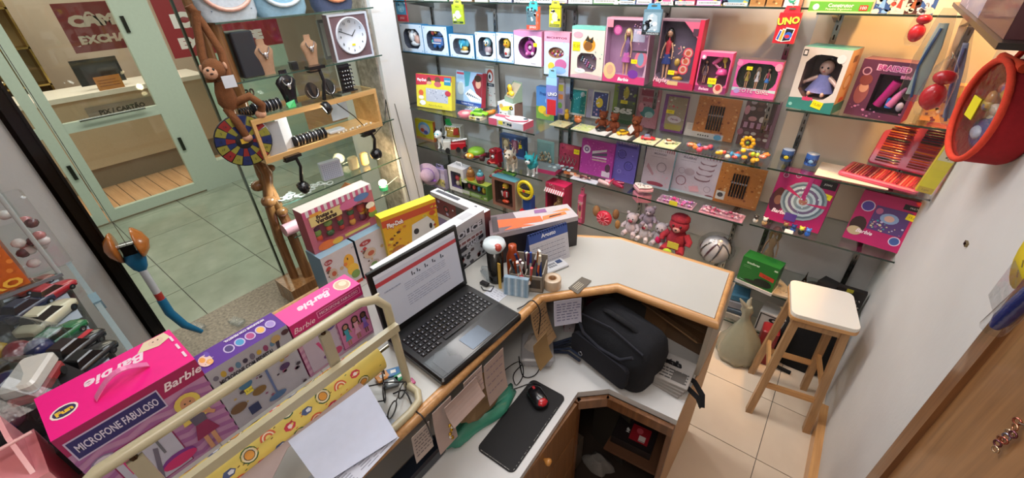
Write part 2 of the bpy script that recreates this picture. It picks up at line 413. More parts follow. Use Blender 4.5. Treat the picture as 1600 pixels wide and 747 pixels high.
# office interior: plank floor, walls, counter
fo = struct(slab('floor.002', -8.6, -2.2, -.06, XO-.05, 5, -.012, 'grout'))
pl = MB(); pl.box(0, .004, 0, 2.88, .146, .012, '#fff', 'wood_plank'); plank = None
for j in range(40):
    if plank is None: plank = pl.obj('floor_plank', fo); t = plank
    else: t = plank.copy(); COL.objects.link(t); t.parent = fo
    t.location = (-8.6, -1.2+.15*j, -.012)
struct(slab('wall_office', -8.6, -2.2, 0, -8.5, 5, 2.9, 'beige_wall'))
struct(slab('wall_office.001', -8.5, -2.3, 0, -3.2, -2.2, 2.9, 'corridor_wall'))
struct(slab('wall_office.002', -8.5, 4.9, 0, -3.2, 5, 2.9, 'corridor_wall'))
oc = thing('office_counter', 'beige reception counter with white top inside the exchange office across the corridor', 'counter', (-6.9, -1.2, 0))
b = MB(); b.box(-.3, 0, .25, .1, 3.3, 1.02, '#c9b49b', 'matte'); b.box(-.25, .05, 0, .05, 3.25, .25, '#8a7766', 'matte'); b.obj('body', oc)
b = MB(); b.box(-.5, -.05, 1.02, .16, 3.35, 1.07, '#e8e4dc', 'enamel'); b.obj('countertop', oc)
# ================================================================ SHELVING
def shelf(name, label, x0, x1, y0, y1, z, grp='glass shelves of the shop', pend=None):
    r = thing(name, label, 'shelf', (x0, y0, z-.008), group=grp)
    b = MB(); b.box(0, .003, 0, x1-x0, y1-y0, .008, '#fff', 'glass'); b.obj('glass_pane', r)
    e = MB(); e.box(0, 0, 0, x1-x0, .003, .008, '#23342c', 'plastic'); e.obj('polished_edge', r)
    if pend: 
        for x in pend:
            e = MB(); e.add([(x-x0-.01, .05, -.012), (x-x0-.01, y1-y0, -.012), (x-x0-.01, y1-y0, -.06), (x-x0+.01, .05, -.012), (x-x0+.01, y1-y0, -.012), (x-x0+.01, y1-y0, -.06)],
                  [(0,1,2), (3,5,4), (0,3,4,1), (1,4,5,2), (0,2,5,3)], '#8b8d8c', 'metal'); e.obj('bracket', r)
    return r
G1 = 'long glass shelves on the back wall'
ZM0, ZM1, ZM2, ZM3, ZM4 = 1.918, 1.516, 1.185, .835, .5
ZL1, ZL2, ZL3, ZL4 = 1.557, 1.185, .82, .52
shelf('glass_shelf', 'topmost glass shelf along the whole back wall above the boxed toys', -3.3, -.24, 2.4, 2.72, ZM0, G1, [-2.9, -2.24, -1.56, -.95, -.32])
shelf('glass_shelf', 'glass shelf carrying the tall doll boxes and pink hair set', -1.6, -.235, 2.4, 2.72, ZM1, G1, [-1.56, -.95, -.32])
shelf('glass_shelf', 'glass shelf carrying the orange marker pack and card toys', -1.51, -.235, 2.4, 2.72, ZM2, G1, [-1.5, -.95, -.32])
shelf('glass_shelf', 'glass shelf carrying notebooks and heart box, lowest but one in the middle', -1.53, -.235, 2.4, 2.72, ZM3, G1, [-1.5, -.95, -.32])
shelf('glass_shelf', 'low glass shelf behind counter carrying plush toys', -1.7, -.235, 2.4, 2.72, ZM4, G1, [-1.56, -.95, -.32])
G2 = 'glass shelves at the column'
shelf('glass_shelf', 'glass shelf under the row of blue window boxes', -3.3, -1.62, 2.4, 2.72, ZL1, G2, [-2.9, -2.24])
shelf('glass_shelf', 'deep glass shelf under keyboard box and modelling clay box', -3.0, -1.53, 2.195, 2.72, ZL2, G2, [-2.9, -2.24])
shelf('glass_shelf', 'deep glass shelf under the robot dog and toy puppies', -3.0, -1.53, 2.29, 2.72, ZL3, G2, [-2.9, -2.24])
shelf('glass_shelf', 'deep glass shelf under the dinosaur eggs box, low by the column', -3.0, -1.75, 2.2, 2.72, ZL4, G2, [-2.9, -2.24])
G3 = 'glass shelves by the right wall'
ZR0, ZR1, ZR2, ZR3, ZR4, ZR5 = 1.9, 1.492, 1.19, .852, .44, .14
XR0 = -.205
for z, l in ((ZR0, 'topmost glass shelf by right wall holding green construction box'), (ZR1, 'glass shelf by right wall holding the baby doll box'),
             (ZR2, 'glass shelf by right wall holding the open pink colouring case'), (ZR3, 'glass shelf by right wall holding two magenta jewellery kits'),
             (ZR4, 'low glass shelf behind stool holding green box and souvenirs'), (ZR5, 'bottom glass shelf behind the stool and plastic bag')):
    shelf('glass_shelf', l, XR0, .437 if z != ZR5 else .1, 2.4, 2.72, z, G3, [-.14, .3] if z != ZR5 else [-.14])
# slotted metal standards screwed to the wall
for i, (x, l) in enumerate(((-2.91, 'slotted metal standard nearest the column'), (-2.24, 'slotted metal standard behind the yellow card pack'),
                          (-1.64, 'left one of the paired slotted metal standards'), (-1.56, 'right one of the paired slotted metal standards'),
                          (-.95, 'slotted metal standard behind the brunette doll box'), (-.31, 'slotted metal standard under the red card game'),
                          (-.13, 'slotted metal standard on warm lit panel by baby doll box'), (.33, 'slotted metal standard in the corner by the right wall'))):
    r = thing('shelf_standard', l, 'shelf support', (x, 2.712, .05), group='slotted standards on the back wall')
    b = MB(); b.box(-.0125, -.012, 0, .0125, 0, 2.5, '#9a9a98', 'metal'); b.obj('rail', r)
    b = MB()
    for k in range(60): b.box(-.003, -.0128, .03+.041*k, .003, -.012, .052+.041*k, '#141414', 'matte')
    stuff(b.obj('slot', r))
# cream laminated panel behind the right unit
struct(slab('wall_back.001', -.22, 2.706, .86, .44, 2.719, 2.6, 'wall_panel'))
# spot lamp in the ceiling over the right hand unit
def downlight(loc, tgt, watt, col, lab, spot=100, mm='lamp_warm'):
    r = thing('ceiling_spotlight', lab, 'lamp', loc)
    b = MB(); b.lathe([(.05, .05), (.05, 0), (.042, 0), (.04, .01), (.01, .02)], (0, 0, 0), '#ddd', 'metal', 16); b.obj('housing', r)
    b = MB(); b.lathe([(.002, .008), (.036, .008), (.036, .012), (.002, .012)], (0, 0, 0), '#fff', mm, 14); b.obj('bulb', r)
    if loc[2] < 2.8: b = MB(); b.cyl((0, 0, .05), (0, 0, 2.9-loc[2]), .008, '#ccc', 'metal', 8); b.obj('stem', r)  # stem made up to hang the added cool spot
    l = bpy.data.lights.new('spot_light', 'SPOT'); l.energy = watt; l.color = col; l.spot_size = rad(spot); l.spot_blend = .7; l.shadow_soft_size = .05
    o = bpy.data.objects.new('spot_light', l); COL.objects.link(o); o.location = V(loc)+V((0, 0, -.02)); o.rotation_euler = (V(tgt)-V(loc)).to_track_quat('-Z', 'Y').to_euler()
downlight((.2, 2.1, 2.84), (.16, 2.7, 1.75), 150, (1, .52, .17), 'warm ceiling spotlight over the shelves by right wall', 80)
downlight((-.75, 2.0, 2.84), (-.75, 2.6, 1.3), 34, (1, .87, .82), 'ceiling spotlight over the doll boxes', 110)

downlight((-1.9, .8, 2.35), (-2.25, 2.7, 1.75), 115, (.56, .79, 1), 'added unseen cool spotlight on a long stem aimed at the baby toy boxes', 62, 'lamp_white')  # out-of-view spot and stem added to brighten the upper left wall
# ================================================================ COUNTER AND DESK
ZC, ZD = 1.05, .75
cpoly = [(-.1, 1.25), (-.4725, 1.237), (-.679, 1.013), (-.672, -.5), (-1.45, -.5), (-1.45, 1.27), (-1.18, 1.27), (-.618, 1.574), (-.13, 1.592)]
def inset(P, d):
    n = len(P); out = []
    A = sum(P[i][0]*P[(i+1) % n][1]-P[(i+1) % n][0]*P[i][1] for i in range(n)); sg = 1 if A > 0 else -1
    for i in range(n):
        p0, p1, p2 = V(P[i-1]), V(P[i]), V(P[(i+1) % n]); a = (p1-p0).normalized(); b_ = (p2-p1).normalized()
        na = V((-a.y, a.x))*sg; nb = V((-b_.y, b_.x))*sg; k = (na+nb); k /= k.dot(na); out.append(tuple(p1+k*d))
    return out
cb = thing('sales_counter', 'white laminate L shaped counter with rounded orange wood edging', 'counter', (0, 0, 0))
ip = inset(cpoly, .022)
b = MB(); b.sheet([(x, y, ZC) for x, y in ip], -.035, '#fff', 'laminate')
b.obj('worktop', cb)
e = MB(); n = len(cpoly); cen = inset(cpoly, .012)
e.tube([(x, y, ZC-.016) for x, y in cen], .019, '#fff', 'wood_edge', 10, closed=True); e.obj('wood_edging', cb)
b = MB()
for y in (.02, .32, .62, .92): b.box(-1.43, y, ZC+.0002, -.98, y+.003, ZC+.0006, '#8e8e8a', 'matte')
for x in (-1.3,): b.box(x, -.45, ZC+.0002, x+.003, 1.2, ZC+.0006, '#8e8e8a', 'matte')
b.obj('groove', cb)
# supports under the worktop
b = MB(); b.box(-.135, 1.27, ZD, -.118, 1.57, ZC-.035, '#a89f90', 'matte'); b.box(-.135, .2+.84, 0, -.118, 1.59, ZD-.03, '#c9a37a', 'matte'); b.obj('side_panel', cb)
b = MB(); b.box(-.98, -.5, 0, -.96, 1.15, ZC-.036, '#8d6a48', 'matte'); b.box(-1.45, -.5, 0, -1.43, 1.27, ZC-.036, '#8d6a48', 'matte')
b.add([(-1.18, 1.25, 0), (-.62, 1.55, 0), (-.62, 1.55, ZC-.036), (-1.18, 1.25, ZC-.036)], [(0,1,2,3)], '#6a4c33', 'matte')
b.box(-.62, 1.555, 0, -.135, 1.575, ZC-.036, '#5c5048', 'matte'); b.obj('back_panel', cb)
dk = thing('work_desk', 'lower white laminate desk with brown wooden cabinet below the counter', 'desk', (0, 0, 0))
dp = [(-.117, 1.036), (-.367, 1.016), (-.456, .934), (-.432, .2), (-.955, .2), (-.955, 1.3), (-.62, 1.54), (-.138, 1.55)]
b = MB(); b.sheet([(x, y, ZD) for x, y in dp], -.028, '#fff', 'laminate_desk'); b.obj('desktop', dk)
def wallseg(mb, a, c, z0, z1, t, col, mat):
    a, c = V(a), V(c); n_ = V((-(c-a).y, (c-a).x)).normalized()*t
    mb.sheet([(a.x, a.y, z0), (c.x, c.y, z0), (c.x, c.y, z1), (a.x, a.y, z1)], t, col, mat)
b = MB(); wallseg(b, (-.367, 1.012), (-.12, 1.032), ZD-.075, ZD-.028, .018, '#fff', 'wood_dark'); b.obj('cabinet_rail', dk); b = MB()
wallseg(b, (-.456, .93), (-.367, 1.012), ZD-.075, ZD-.028, .018, '#fff', 'wood_dark'); b.obj('cabinet_rail', dk); b = MB()
b.box(-.46, .915, 0, -.44, .935, ZD-.028, '#fff', 'wood_dark'); b.obj('cabinet_post', dk); b = MB(); b.box(-.137, 1.03, 0, -.118, 1.05, ZD-.028, '#fff', 'wood_dark'); b.obj('cabinet_post', dk); b = MB()
b.box(-.95, .22, 0, -.46, .24, ZD-.028, '#fff', 'wood_dark'); b.obj('cabinet_frame', dk)
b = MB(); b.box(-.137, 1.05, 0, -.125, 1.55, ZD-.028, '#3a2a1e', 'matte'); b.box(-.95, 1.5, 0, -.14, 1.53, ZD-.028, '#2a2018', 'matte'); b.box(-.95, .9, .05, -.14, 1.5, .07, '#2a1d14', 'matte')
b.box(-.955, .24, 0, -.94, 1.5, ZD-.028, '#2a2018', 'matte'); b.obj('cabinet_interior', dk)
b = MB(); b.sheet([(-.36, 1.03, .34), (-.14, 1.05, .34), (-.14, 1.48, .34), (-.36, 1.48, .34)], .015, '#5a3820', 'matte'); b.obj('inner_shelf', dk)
for z0, z1 in ((.52, .715), (.31, .51), (.06, .3)):
    o = MB(); o.box(-.462, .26, z0, -.443, .91, z1, '#fff', 'wood_door'); o = o.obj('drawer', dk)
    k = MB(); k.lathe([(.004, 0), (.007, .006), (.013, .014), (.014, .022), (.009, .028), (.001, .029)], (-.443, .687, (z0+z1)/2+.045), '#c78a45', 'plastic', 12, 'x'); k.obj('knob', o)

# ================================================================ STOOL
st = thing('wooden_stool', 'tall wooden stool with cream laminate seat by the right wall', 'stool', (.22, 2.07, 0), rz=.17)
b = MB(); P = rrect(.265, .28, .03, 4); b.loft([[(x*.985, y*.985, .697) for x, y in P], [(x, y, .7) for x, y in P], [(x, y, .718) for x, y in P], [(x*.99, y*.99, .72) for x, y in P]], '#fff', 'seat_laminate', smooth=False); b.obj('seat', st)
b = MB(); P1 = rrect(.27, .285, .032, 4); b.loft([[(x, y, .682) for x, y in P1], [(x, y, .698) for x, y in P1]], '#fff', 'wood_edge', smooth=False); b.obj('seat_rim', st)
b = MB()
for a in (0, 1, 2, 3):
    s1, s2 = ((-.1, -.1), (.1, -.1), (.1, .1), (-.1, .1))[a], ((-.1, -.1), (.1, -.1), (.1, .1), (-.1, .1))[(a+1) % 4]
    b.sheet([(s1[0], s1[1], .63), (s2[0], s2[1], .63), (s2[0], s2[1], .682), (s1[0], s1[1], .682)], .014, '#fff', 'wood_z')
b.obj('apron', st)
def leg(tx, ty, bx, by):
    m_ = MB(); h_ = .016
    m_.loft([[(bx+a*h_, by+c*h_, 0) for a, c in ((-1,-1),(1,-1),(1,1),(-1,1))], [(tx+a*h_, ty+c*h_, .685) for a, c in ((-1,-1),(1,-1),(1,1),(-1,1))]], '#fff', 'wood_z', smooth=False)
    return m_
for sx in (-1, 1):
    for sy in (-1, 1): leg(sx*.095, sy*.1, sx*.135, sy*.148).obj('leg', st)
for z, ax in ((.22, 0), (.22, 1), (.3, 2), (.3, 3)):
    m_ = MB(); k = z/.685; X_ = .135-.04*k; Y_ = .148-.048*k
    if ax < 2: y = (-1, 1)[ax]*Y_; m_.box(-X_, y-.008, z-.015, X_, y+.008, z+.015, '#fff', 'wood_edge')
    else: x = (-1, 1)[ax-2]*X_; m_.box(x-.008, -Y_, z-.015, x+.008, Y_, z+.015, '#fff', 'wood_y')
    m_.obj('stretcher', st)
# ================================================================ PACKAGING HELPERS
def place(bl, br, top, z, y=None, tpx=None):
    if y is None: a = PZ(*bl, z); c = PZ(*br, z)
    else: a = PY(*bl, y); c = PY(*br, y)
    a.z = c.z = z; d = c-a; w_ = d.length; rz = math.atan2(d.y, d.x)
    n_ = V((-d.y, d.x, 0)).normalized(); r = ray(*top); o = V((0, 0, CAMZ)); t = (a-o).dot(n_)/r.dot(n_)
    return a, w_, (o+r*t).z-z, rz
def carton(name, label, cat, pl, d, col, side=None, topc=None, group=None, rx=0, mat='card'):
    a, w_, h_, rz = pl
    r = thing(name, label, cat, a+V((0, 0, d*sin(max(0, -rx)))), rz, group, rx=rx)
    b = MB(); b.mat = mat; b.box(0, 0, 0, w_, d, h_, col)
    if side: b.c[3] = b.c[5] = C(side)
    if topc: b.c[1] = C(topc)
    b.obj('carton', r); return r, w_, h_
def winbox(name, label, cat, pl, d, col, win, side=None, topc=None, inner='#ddd', group=None, rx=0, shape='rect', rec=.8, film=True, win2=None):
    """carton with a real window opening: win = (u0, v0, u1, v1)"""
    a, w_, h_, rz = pl
    r = thing(name, label, cat, a, rz, group, rx=rx)
    b = MB(); side = side or col; topc = topc or col
    b.add([(0,0,0),(w_,0,0),(w_,d,0),(0,d,0),(0,0,h_),(w_,0,h_),(w_,d,h_),(0,d,h_)], [(0,3,2,1)], col)
    v8 = [(0,0,0),(w_,0,0),(w_,d,0),(0,d,0),(0,0,h_),(w_,0,h_),(w_,d,h_),(0,d,h_)]
    b.add(v8, [(4,5,6,7)], topc); b.add(v8, [(1,2,6,5)], side); b.add(v8, [(3,0,4,7)], side); b.add(v8, [(2,3,7,6)], col)
    u0, v0, u1, v1 = win[0]*w_, win[1]*h_, win[2]*w_, win[3]*h_; cx, cz = (u0+u1)/2, (v0+v1)/2; hw, hh = (u1-u0)/2, (v1-v0)/2
    ins, out = [], []
    angs = sorted(set([2*pi*k/28 for k in range(28)]+[math.atan2(z-cz, x-cx) % (2*pi) for x, z in ((0,0),(w_,0),(w_,h_),(0,h_))]))
    for t in angs:
        c_, s_ = cos(t), sin(t)
        if shape == 'rect': k = min(hw/abs(c_) if abs(c_) > 1e-6 else 9, hh/abs(s_) if abs(s_) > 1e-6 else 9)
        elif shape == 'oct': k = min(hw/max(abs(c_), 1e-6), hh/max(abs(s_), 1e-6), .8*(hw+hh)/(abs(c_)+abs(s_)))
        else: k = 1/math.sqrt((c_/hw)**2+(s_/hh)**2)
        ins.append((cx+k*c_, cz+k*s_))
        ks = []
        if c_ > 1e-6: ks.append((w_-cx)/c_)
        if c_ < -1e-6: ks.append(-cx/c_)
        if s_ > 1e-6: ks.append((h_-cz)/s_)
        if s_ < -1e-6: ks.append(-cz/s_)
        k = min(ks); out.append((cx+k*c_, cz+k*s_))
    n_ = len(ins); vs = [(x, 0, z) for x, z in out]+[(x, 0, z) for x, z in ins]+[(x, d*rec, z) for x, z in ins]
    b.add(vs, [(i, (i+1) % n_, n_+(i+1) % n_, n_+i) for i in range(n_)], col)
    b.add(vs, [(n_+i, n_+(i+1) % n_, 2*n_+(i+1) % n_, 2*n_+i) for i in range(n_)]+[tuple(range(2*n_, 3*n_))], inner)
    b.obj('carton', r)
    if film:
        f = MB(); f.add([(x, .001, z) for x, z in ins], [tuple(range(n_))], '#fff', 'film'); f.obj('window_film', r)
    return r, w_, h_
def doll(r, x, y, z, h, skin='#d9a587', hair='#e3c06a', top='#c04ea0', skirt='#a24c9c', legs=True, name='doll', wide=1.0, long_hair=True, eyes=True, shoe='#d94b8c'):
    """a small fashion doll standing at (x, y, z), facing -y"""
    b = MB('plastic'); s = h
    if legs:
        for q in (-1, 1):
            b.tube([(x+q*.035*s, y, z+.0*s), (x+q*.036*s, y, z+.2*s), (x+q*.042*s, y, z+.46*s)], [.014*s, .022*s, .034*s], skin, n=8)
            b.ball((x+q*.035*s, y-.015*s, z+.01*s), (.02*s, .035*s, .016*s), shoe, n=8, m=5)
    b.loft([[(x+rx_*cos(2*pi*k/12), y+ry_*sin(2*pi*k/12), z+hh*s) for k in range(12)] for rx_, ry_, hh in ((.055*s, .035*s, .48), (.04*s, .028*s, .56), (.06*s, .035*s, .67), (.05*s, .03*s, .74), (.018*s, .016*s, .77), (.016*s, .016*s, .82))], top)
    for q in (-1, 1):
        b.tube([(x+q*.06*s, y, z+.72*s), (x+q*.1*s*wide, y-.01*s, z+.6*s), (x+q*.11*s*wide, y-.04*s, z+.46*s)], [.02*s, .015*s, .012*s], skin, n=6)
        b.ball((x+q*.11*s*wide, y-.045*s, z+.44*s), .016*s, skin, n=6, m=4)
    b.loft([[(x+rr*s*cos(2*pi*k/16)*(1+.06*(k % 2)), y+rr*.6*s*sin(2*pi*k/16), z+hh*s) for k in range(16)] for rr, hh in ((.095*wide, .33), (.085*wide, .4), (.05, .52))], skirt, 'cloth')
    b.ball((x, y, z+.89*s), (.055*s, .052*s, .07*s), skin, n=12, m=8)
    o = b.obj(name, r)
    hb = MB('plastic')
    hb.ball((x, y+.018*s, z+.92*s), (.066*s, .058*s, .066*s), hair, n=12, m=7)
    if long_hair:
        for q in (-1, 1): hb.tube([(x+q*.045*s, y+.02*s, z+.93*s), (x+q*.07*s, y+.02*s, z+.82*s), (x+q*.06*s, y+.02*s, z+.68*s)], [.025*s, .03*s, .012*s], hair, n=7)
    hb.obj('hair', o)
    if eyes:
        e = MB()
        for q in (-1, 1): e.ball((x+q*.021*s, y-.049*s, z+.89*s), (.009*s, .004*s, .008*s), '#2b2b30', n=6, m=4)
        e.ball((x, y-.05*s, z+.855*s), (.012*s, .004*s, .004*s), '#c4405e', n=6, m=4); e.ball((x, y-.055*s, z+.875*s), (.005*s,)*3, skin, n=6, m=4); e.obj('face', o)
    return o
def babydoll(r, x, y, z, h, skin='#e3b7a4', dress='#8f8fc8', hair='#5a3b22'):
    b = MB('plastic'); s = h
    b.ball((x, y, z+.78*s), (.19*s, .17*s, .2*s), skin, n=14, m=9)
    b.loft([[(x+rx_*s*cos(2*pi*k/14), y+rx_*.7*s*sin(2*pi*k/14), z+hh*s) for k in range(14)] for rx_, hh in ((.16, .12), (.2, .25), (.15, .5), (.08, .6))], skin)
    for q in (-1, 1):
        b.tube([(x+q*.15*s, y, z+.5*s), (x+q*.3*s, y-.06*s, z+.42*s), (x+q*.4*s, y-.14*s, z+.36*s)], [.07*s, .065*s, .045*s], skin); b.ball((x+q*.42*s, y-.16*s, z+.35*s), .055*s, skin, n=8, m=6)
        b.tube([(x+q*.1*s, y, z+.14*s), (x+q*.16*s, y-.12*s, z+.08*s), (x+q*.18*s, y-.26*s, z+.05*s)], [.09*s, .08*s, .05*s], skin); b.ball((x+q*.18*s, y-.28*s, z+.07*s), (.05*s, .04*s, .07*s), skin, n=8, m=6)
    o = b.obj('doll', r)
    d_ = MB(); d_.loft([[(x+rr*s*(1+.07*(k % 2))*cos(2*pi*k/20), y+rr*.8*s*sin(2*pi*k/20), z+hh*s) for k in range(20)] for rr, hh in ((.36, .1), (.3, .22), (.17, .48), (.13, .58))], dress, 'cloth'); d_.obj('dress', o)
    e = MB('plastic')
    for q in (-1, 1): e.ball((x+q*.075*s, y-.155*s, z+.79*s), (.03*s, .015*s, .03*s), '#20242e', n=8, m=5)
    e.ball((x, y-.165*s, z+.69*s), (.035*s, .012*s, .014*s), '#c0504e', n=8, m=4); e.ball((x, y-.175*s, z+.745*s), .018*s, skin, n=6, m=4)
    e.obj('face', o); hb = MB(); hb.ball((x, y+.05*s, z+.83*s), (.185*s, .15*s, .175*s), hair, 'plastic', n=14, m=8); hb.obj('hair', o)
# ================================================================ TOP SHELF ITEMS (only their feet show)
TOPG = 'boxes standing on the topmost shelf'
tops = [(662, 700, '#3f6b4a', 'dark green'), (702, 738, '#8a6a4a', 'kraft brown'), (742, 762, '#c9c7b0', 'cream'), (765, 800, '#5e6c8a', 'slate blue'), (803, 832, '#9a8f88', 'dove grey'),
        (834, 862, '#b8c0d8', 'pale lilac'), (864, 886, '#8a5f7e', 'plum'), (888, 925, '#cdd6dc', 'white'), (927, 965, '#4f9a4c', 'leaf green'), (968, 992, '#7fa3c4', 'light blue'),
        (994, 1018, '#7a6a9a', 'violet'), (1022, 1052, '#c0608a', 'rose pink'), (1054, 1085, '#d3566c', 'coral red'), (1088, 1126, '#b76cb0', 'orchid pink'), (1129, 1168, '#5f98a8', 'teal blue')]
for i, (a, c, col, cn) in enumerate(tops):
    yb = 3 + (a-660)*.011
    p = place((a, yb), (c, yb), (a, yb-28-(i*7) % 19), ZM0, 2.43)
    r, w_, h_ = carton('game_box', cn+' game box standing on the topmost shelf', 'box', p, .16, col, group=TOPG)
    q = Print(w_, h_); q.specks(16, [col, '#e8e4dc', '#2c3350', '#e6c34a'], .006, .02, seed=i); q.rect(.02, .02, .98, .16, '#e9e6df'); q.lines(1, '#555', .1, .9, .04, .14, .004, i); q.out('print', r)
for (a, c) in ((1171, 1194), (1197, 1221)):
    p = place((a, 8), (c, 8), (a, -16), ZM0, 2.43)
    r, w_, h_ = carton('wooden_domino_case', ('left' if a < 1190 else 'right')+' one of two tan brown game boxes near the end of the top shelf', 'box', p, .12, '#b98a50', topc='#d2a86c', group='tan brown game boxes')
    Print(w_, h_).rect(.06, .1, .94, .9, '#a87840').specks(8, ['#7d5427', '#e0bd84'], .004, .01).out('print', r)
p = place((1224, 8.5), (1247, 9), (1226, -18), ZM0, 2.43)
r, w_, h_ = carton('game_box', 'white box with green swirl and orange edge at the right end of the top shelf', 'box', p, .12, '#e4e6e2', side='#e8765a', group=TOPG)
Print(w_, h_).ell(.5, .5, .3, .3, '#3aa787').ell(.5, .5, .18, .18, '#e8f0ec').specks(8, ['#3aa787', '#2d7a62'], .004, .01).out('print', r)
# construction set and others on the right unit's top shelf
p = place((1262, 17), (1358, 21), (1262, 2), ZR0, 2.42)
r, w_, h_ = carton('construction_set_box', 'flat green construction set box with white lettering, lying lowest on the right top shelf', 'box', p, .2, '#5faf3c', side='#4d8c32', topc='#8fd06a')
Print(w_, h_).rect(0, 0, 1, .12, '#bfe69a').circ(.12, .5, .012, '#e8f4e0').text('Construtor', .52, .66, .019, '#f4fff0', bold=.02).text('Pequeno Engenheiro', .5, .3, .011, '#e9f8df').rect(.82, .2, .95, .7, '#c23b2a').text('100', .885, .45, .016, '#fff').out('print', r)
p2 = (p[0]+V((.0, .01, p[2])), p[1]*1.02, .05, 0)
r, w_, h_ = carton('construction_set_box', 'second flat green construction set box, stacked on top of the lowest one', 'box', p2, .2, '#62b040', side='#4d8c32', topc='#8fd06a')
Print(w_, h_).rect(0, .0, 1, .14, '#bfe69a').text('Construtor', .52, .6, .019, '#f4fff0', bold=.02).out('print', r)
for a, c, col, cn, ac in ((1362, 1386, '#2f5290', 'navy blue', '#7fb2e8'), (1390, 1411, '#d8cfcb', 'pinkish white', '#c4453a'), (1413, 1432, '#4a2a2c', 'dark maroon', '#a8603c'), (1434, 1458, '#3b62a8', 'royal blue', '#e6e6f0')):
    p = place((a, 20), (c, 21), (a+9, -30), ZR0, 2.42)
    r, w_, h_ = carton('toy_box', cn+' toy box on the right top shelf above the warm lit panel', 'box', p, .12, col, group='upright boxes on the right top shelf')
    Print(w_, h_).specks(22, [ac, col, '#e8e0d0'], .004, .016, seed=a).poly([(.3, .2), (.7, .15), (.55, .6)], ac).out('print', r)
# ---- blister packs hanging below the top shelf
def hang(name, label, bl, br, top, y, col, tabc, art, d=.012, cat='game', side=None, z=None):
    a = PY(*bl, y); c = PY(*br, y); t = PY(*top, y); w_ = c.x-a.x; h_ = t.z-a.z
    r = thing(name, label, cat, a)
    hb = h_*.82
    b = MB(); b.box(0, 0, 0, w_, d, hb, col)
    if side: b.c[3] = b.c[5] = C(side)
    b.obj('pack', r)
    t_ = MB(); t_.loft([[(w_*.12, d*.4, hb), (w_*.88, d*.4, hb), (w_*.88, d*.6, hb), (w_*.12, d*.6, hb)], [(w_*.2, d*.4, h_), (w_*.8, d*.4, h_), (w_*.8, d*.6, h_), (w_*.2, d*.6, h_)]], tabc, smooth=False)
    t_.box(w_*.35, d*.3, h_-.014, w_*.65, d*.7, h_-.008, '#554'); t_.obj('hanging_tab', r)
    k = MB(); k.tube([(w_*.5, d*.5+.04, h_+.012), (w_*.5, d*.5-.005, h_+.004), (w_*.5, d*.5-.012, h_-.004)], .0018, '#c8c8c8', 'metal', 6); k.obj('hook', r)
    q = Print(w_, hb); art(q, w_, hb); q.out('print', r)
    return r
def art_cards(main, acc, acc2, word, wc):
    def f(q, w_, h_):
        q.rect(.06, .14, .94, .8, acc).specks(14, [acc2, main, '#f0f0e8', '#333'], .004, .011, .1, .18, .9, .78, seed=len(word)).ell(.5, .48, .25, .22, acc2).rect(.04, .03, .96, .14, '#2e4326').text(word, .5, .085, .011, wc).text(word, .5, .88, .014, '#2e3a20')
    return f
YH = 2.38
hang('card_pack', 'blue and red blister pack hanging beside the column', (622, 33), (637, 33), (612, -10), 2.42, '#c33a48', '#6fb6d8', lambda q, w_, h_: q.rect(.0, .3, 1, 1, '#4f9dc8').ell(.5, .62, .35, .22, '#8ecbe6').text('JOGO', .5, .14, .02, '#fff').specks(8, ['#e8f4fa', '#2c5f8c'], .004, .01, v0=.4))
hang('card_game', 'yellow green card game hanging below the left end of the top shelf', (708, 37), (725, 38), (704, 0), YH, '#b9c72c', '#c3cc52', art_cards('#b9c72c', '#a9ba30', '#e4e4c8', 'MICO', '#d8e070'))
hang('card_game', 'grey and orange card game with teal tab hanging above the pink boxed toy', (823, 46), (840, 47), (818, 2), YH, '#4f6a72', '#3fb4b4', lambda q, w_, h_: q.rect(.0, .82, 1, 1, '#3fb4b4').specks(18, ['#8fa6ac', '#2d3c44', '#c3d0d2'], .005, .013, v0=.3).rect(0, 0, 1, .2, '#d9482e').text('JOGO', .55, .1, .018, '#fff').rect(.85, 0, 1, .8, '#e2603c'), side='#f07a52', d=.03)
hang('card_game', 'bright yellow card game hanging above the pink heart box', (858, 42), (875, 43), (856, 1), YH, '#d9d11f', '#e0da3a', art_cards('#d9d11f', '#c7bf22', '#e8c8a8', 'DORMINHOCO', '#e8e050'))
hang('blister_pack', 'light blue blister toy hanging between the two tall fashion doll boxes', (1002, 54), (1030, 56), (1006, 5), 2.36, '#5d7f90', '#4f9cc4', lambda q, w_, h_: q.rect(.05, .12, .95, .88, '#7f9cac').poly([(.15, .2), (.85, .2), (.75, .75), (.5, .85), (.25, .75)], '#a8bcc8').specks(14, ['#d3e0e6', '#41586a', '#223'], .004, .014, .2, .2, .8, .8, 4).rect(0, 0, 1, .12, '#20282c').text('PANDATO', .6, .06, .014, '#dfe8ec').rect(.02, .13, .3, .42, '#1d2326').ell(.16, .28, .08, .1, '#9ab'))
r = hang('card_game', 'red UNO card game box hanging at the right end of the top shelf', (1206, 67), (1239, 69), (1213, 9), 2.34, '#c41f2e', '#d8323f', lambda q, w_, h_: (q.text('UNO', .5, .74, .037, '#3a0a0a', bold=.07, rot=.12), q.text('UNO', .49, .75, .036, '#f2d94a', bold=.05, rot=.12),
    q.poly([(.12, .12), (.3, .06), (.38, .42), (.22, .47)], '#e8eef4').poly([(.15, .14), (.28, .1), (.35, .39), (.24, .43)], '#2456b8').poly([(.24, .1), (.42, .05), (.5, .48), (.34, .5)], '#f0ead8').poly([(.27, .12), (.4, .09), (.47, .44), (.36, .46)], '#d9a83a').poly([(.4, .05), (.82, .1), (.9, .5), (.48, .54)], '#f4f4f4').poly([(.44, .08), (.78, .12), (.86, .47), (.5, .5)], '#14161a').ell(.66, .27, .18, .12, '#2f63c8').ell(.62, .24, .12, .06, '#c8303a')), side='#e0585c', d=.03)
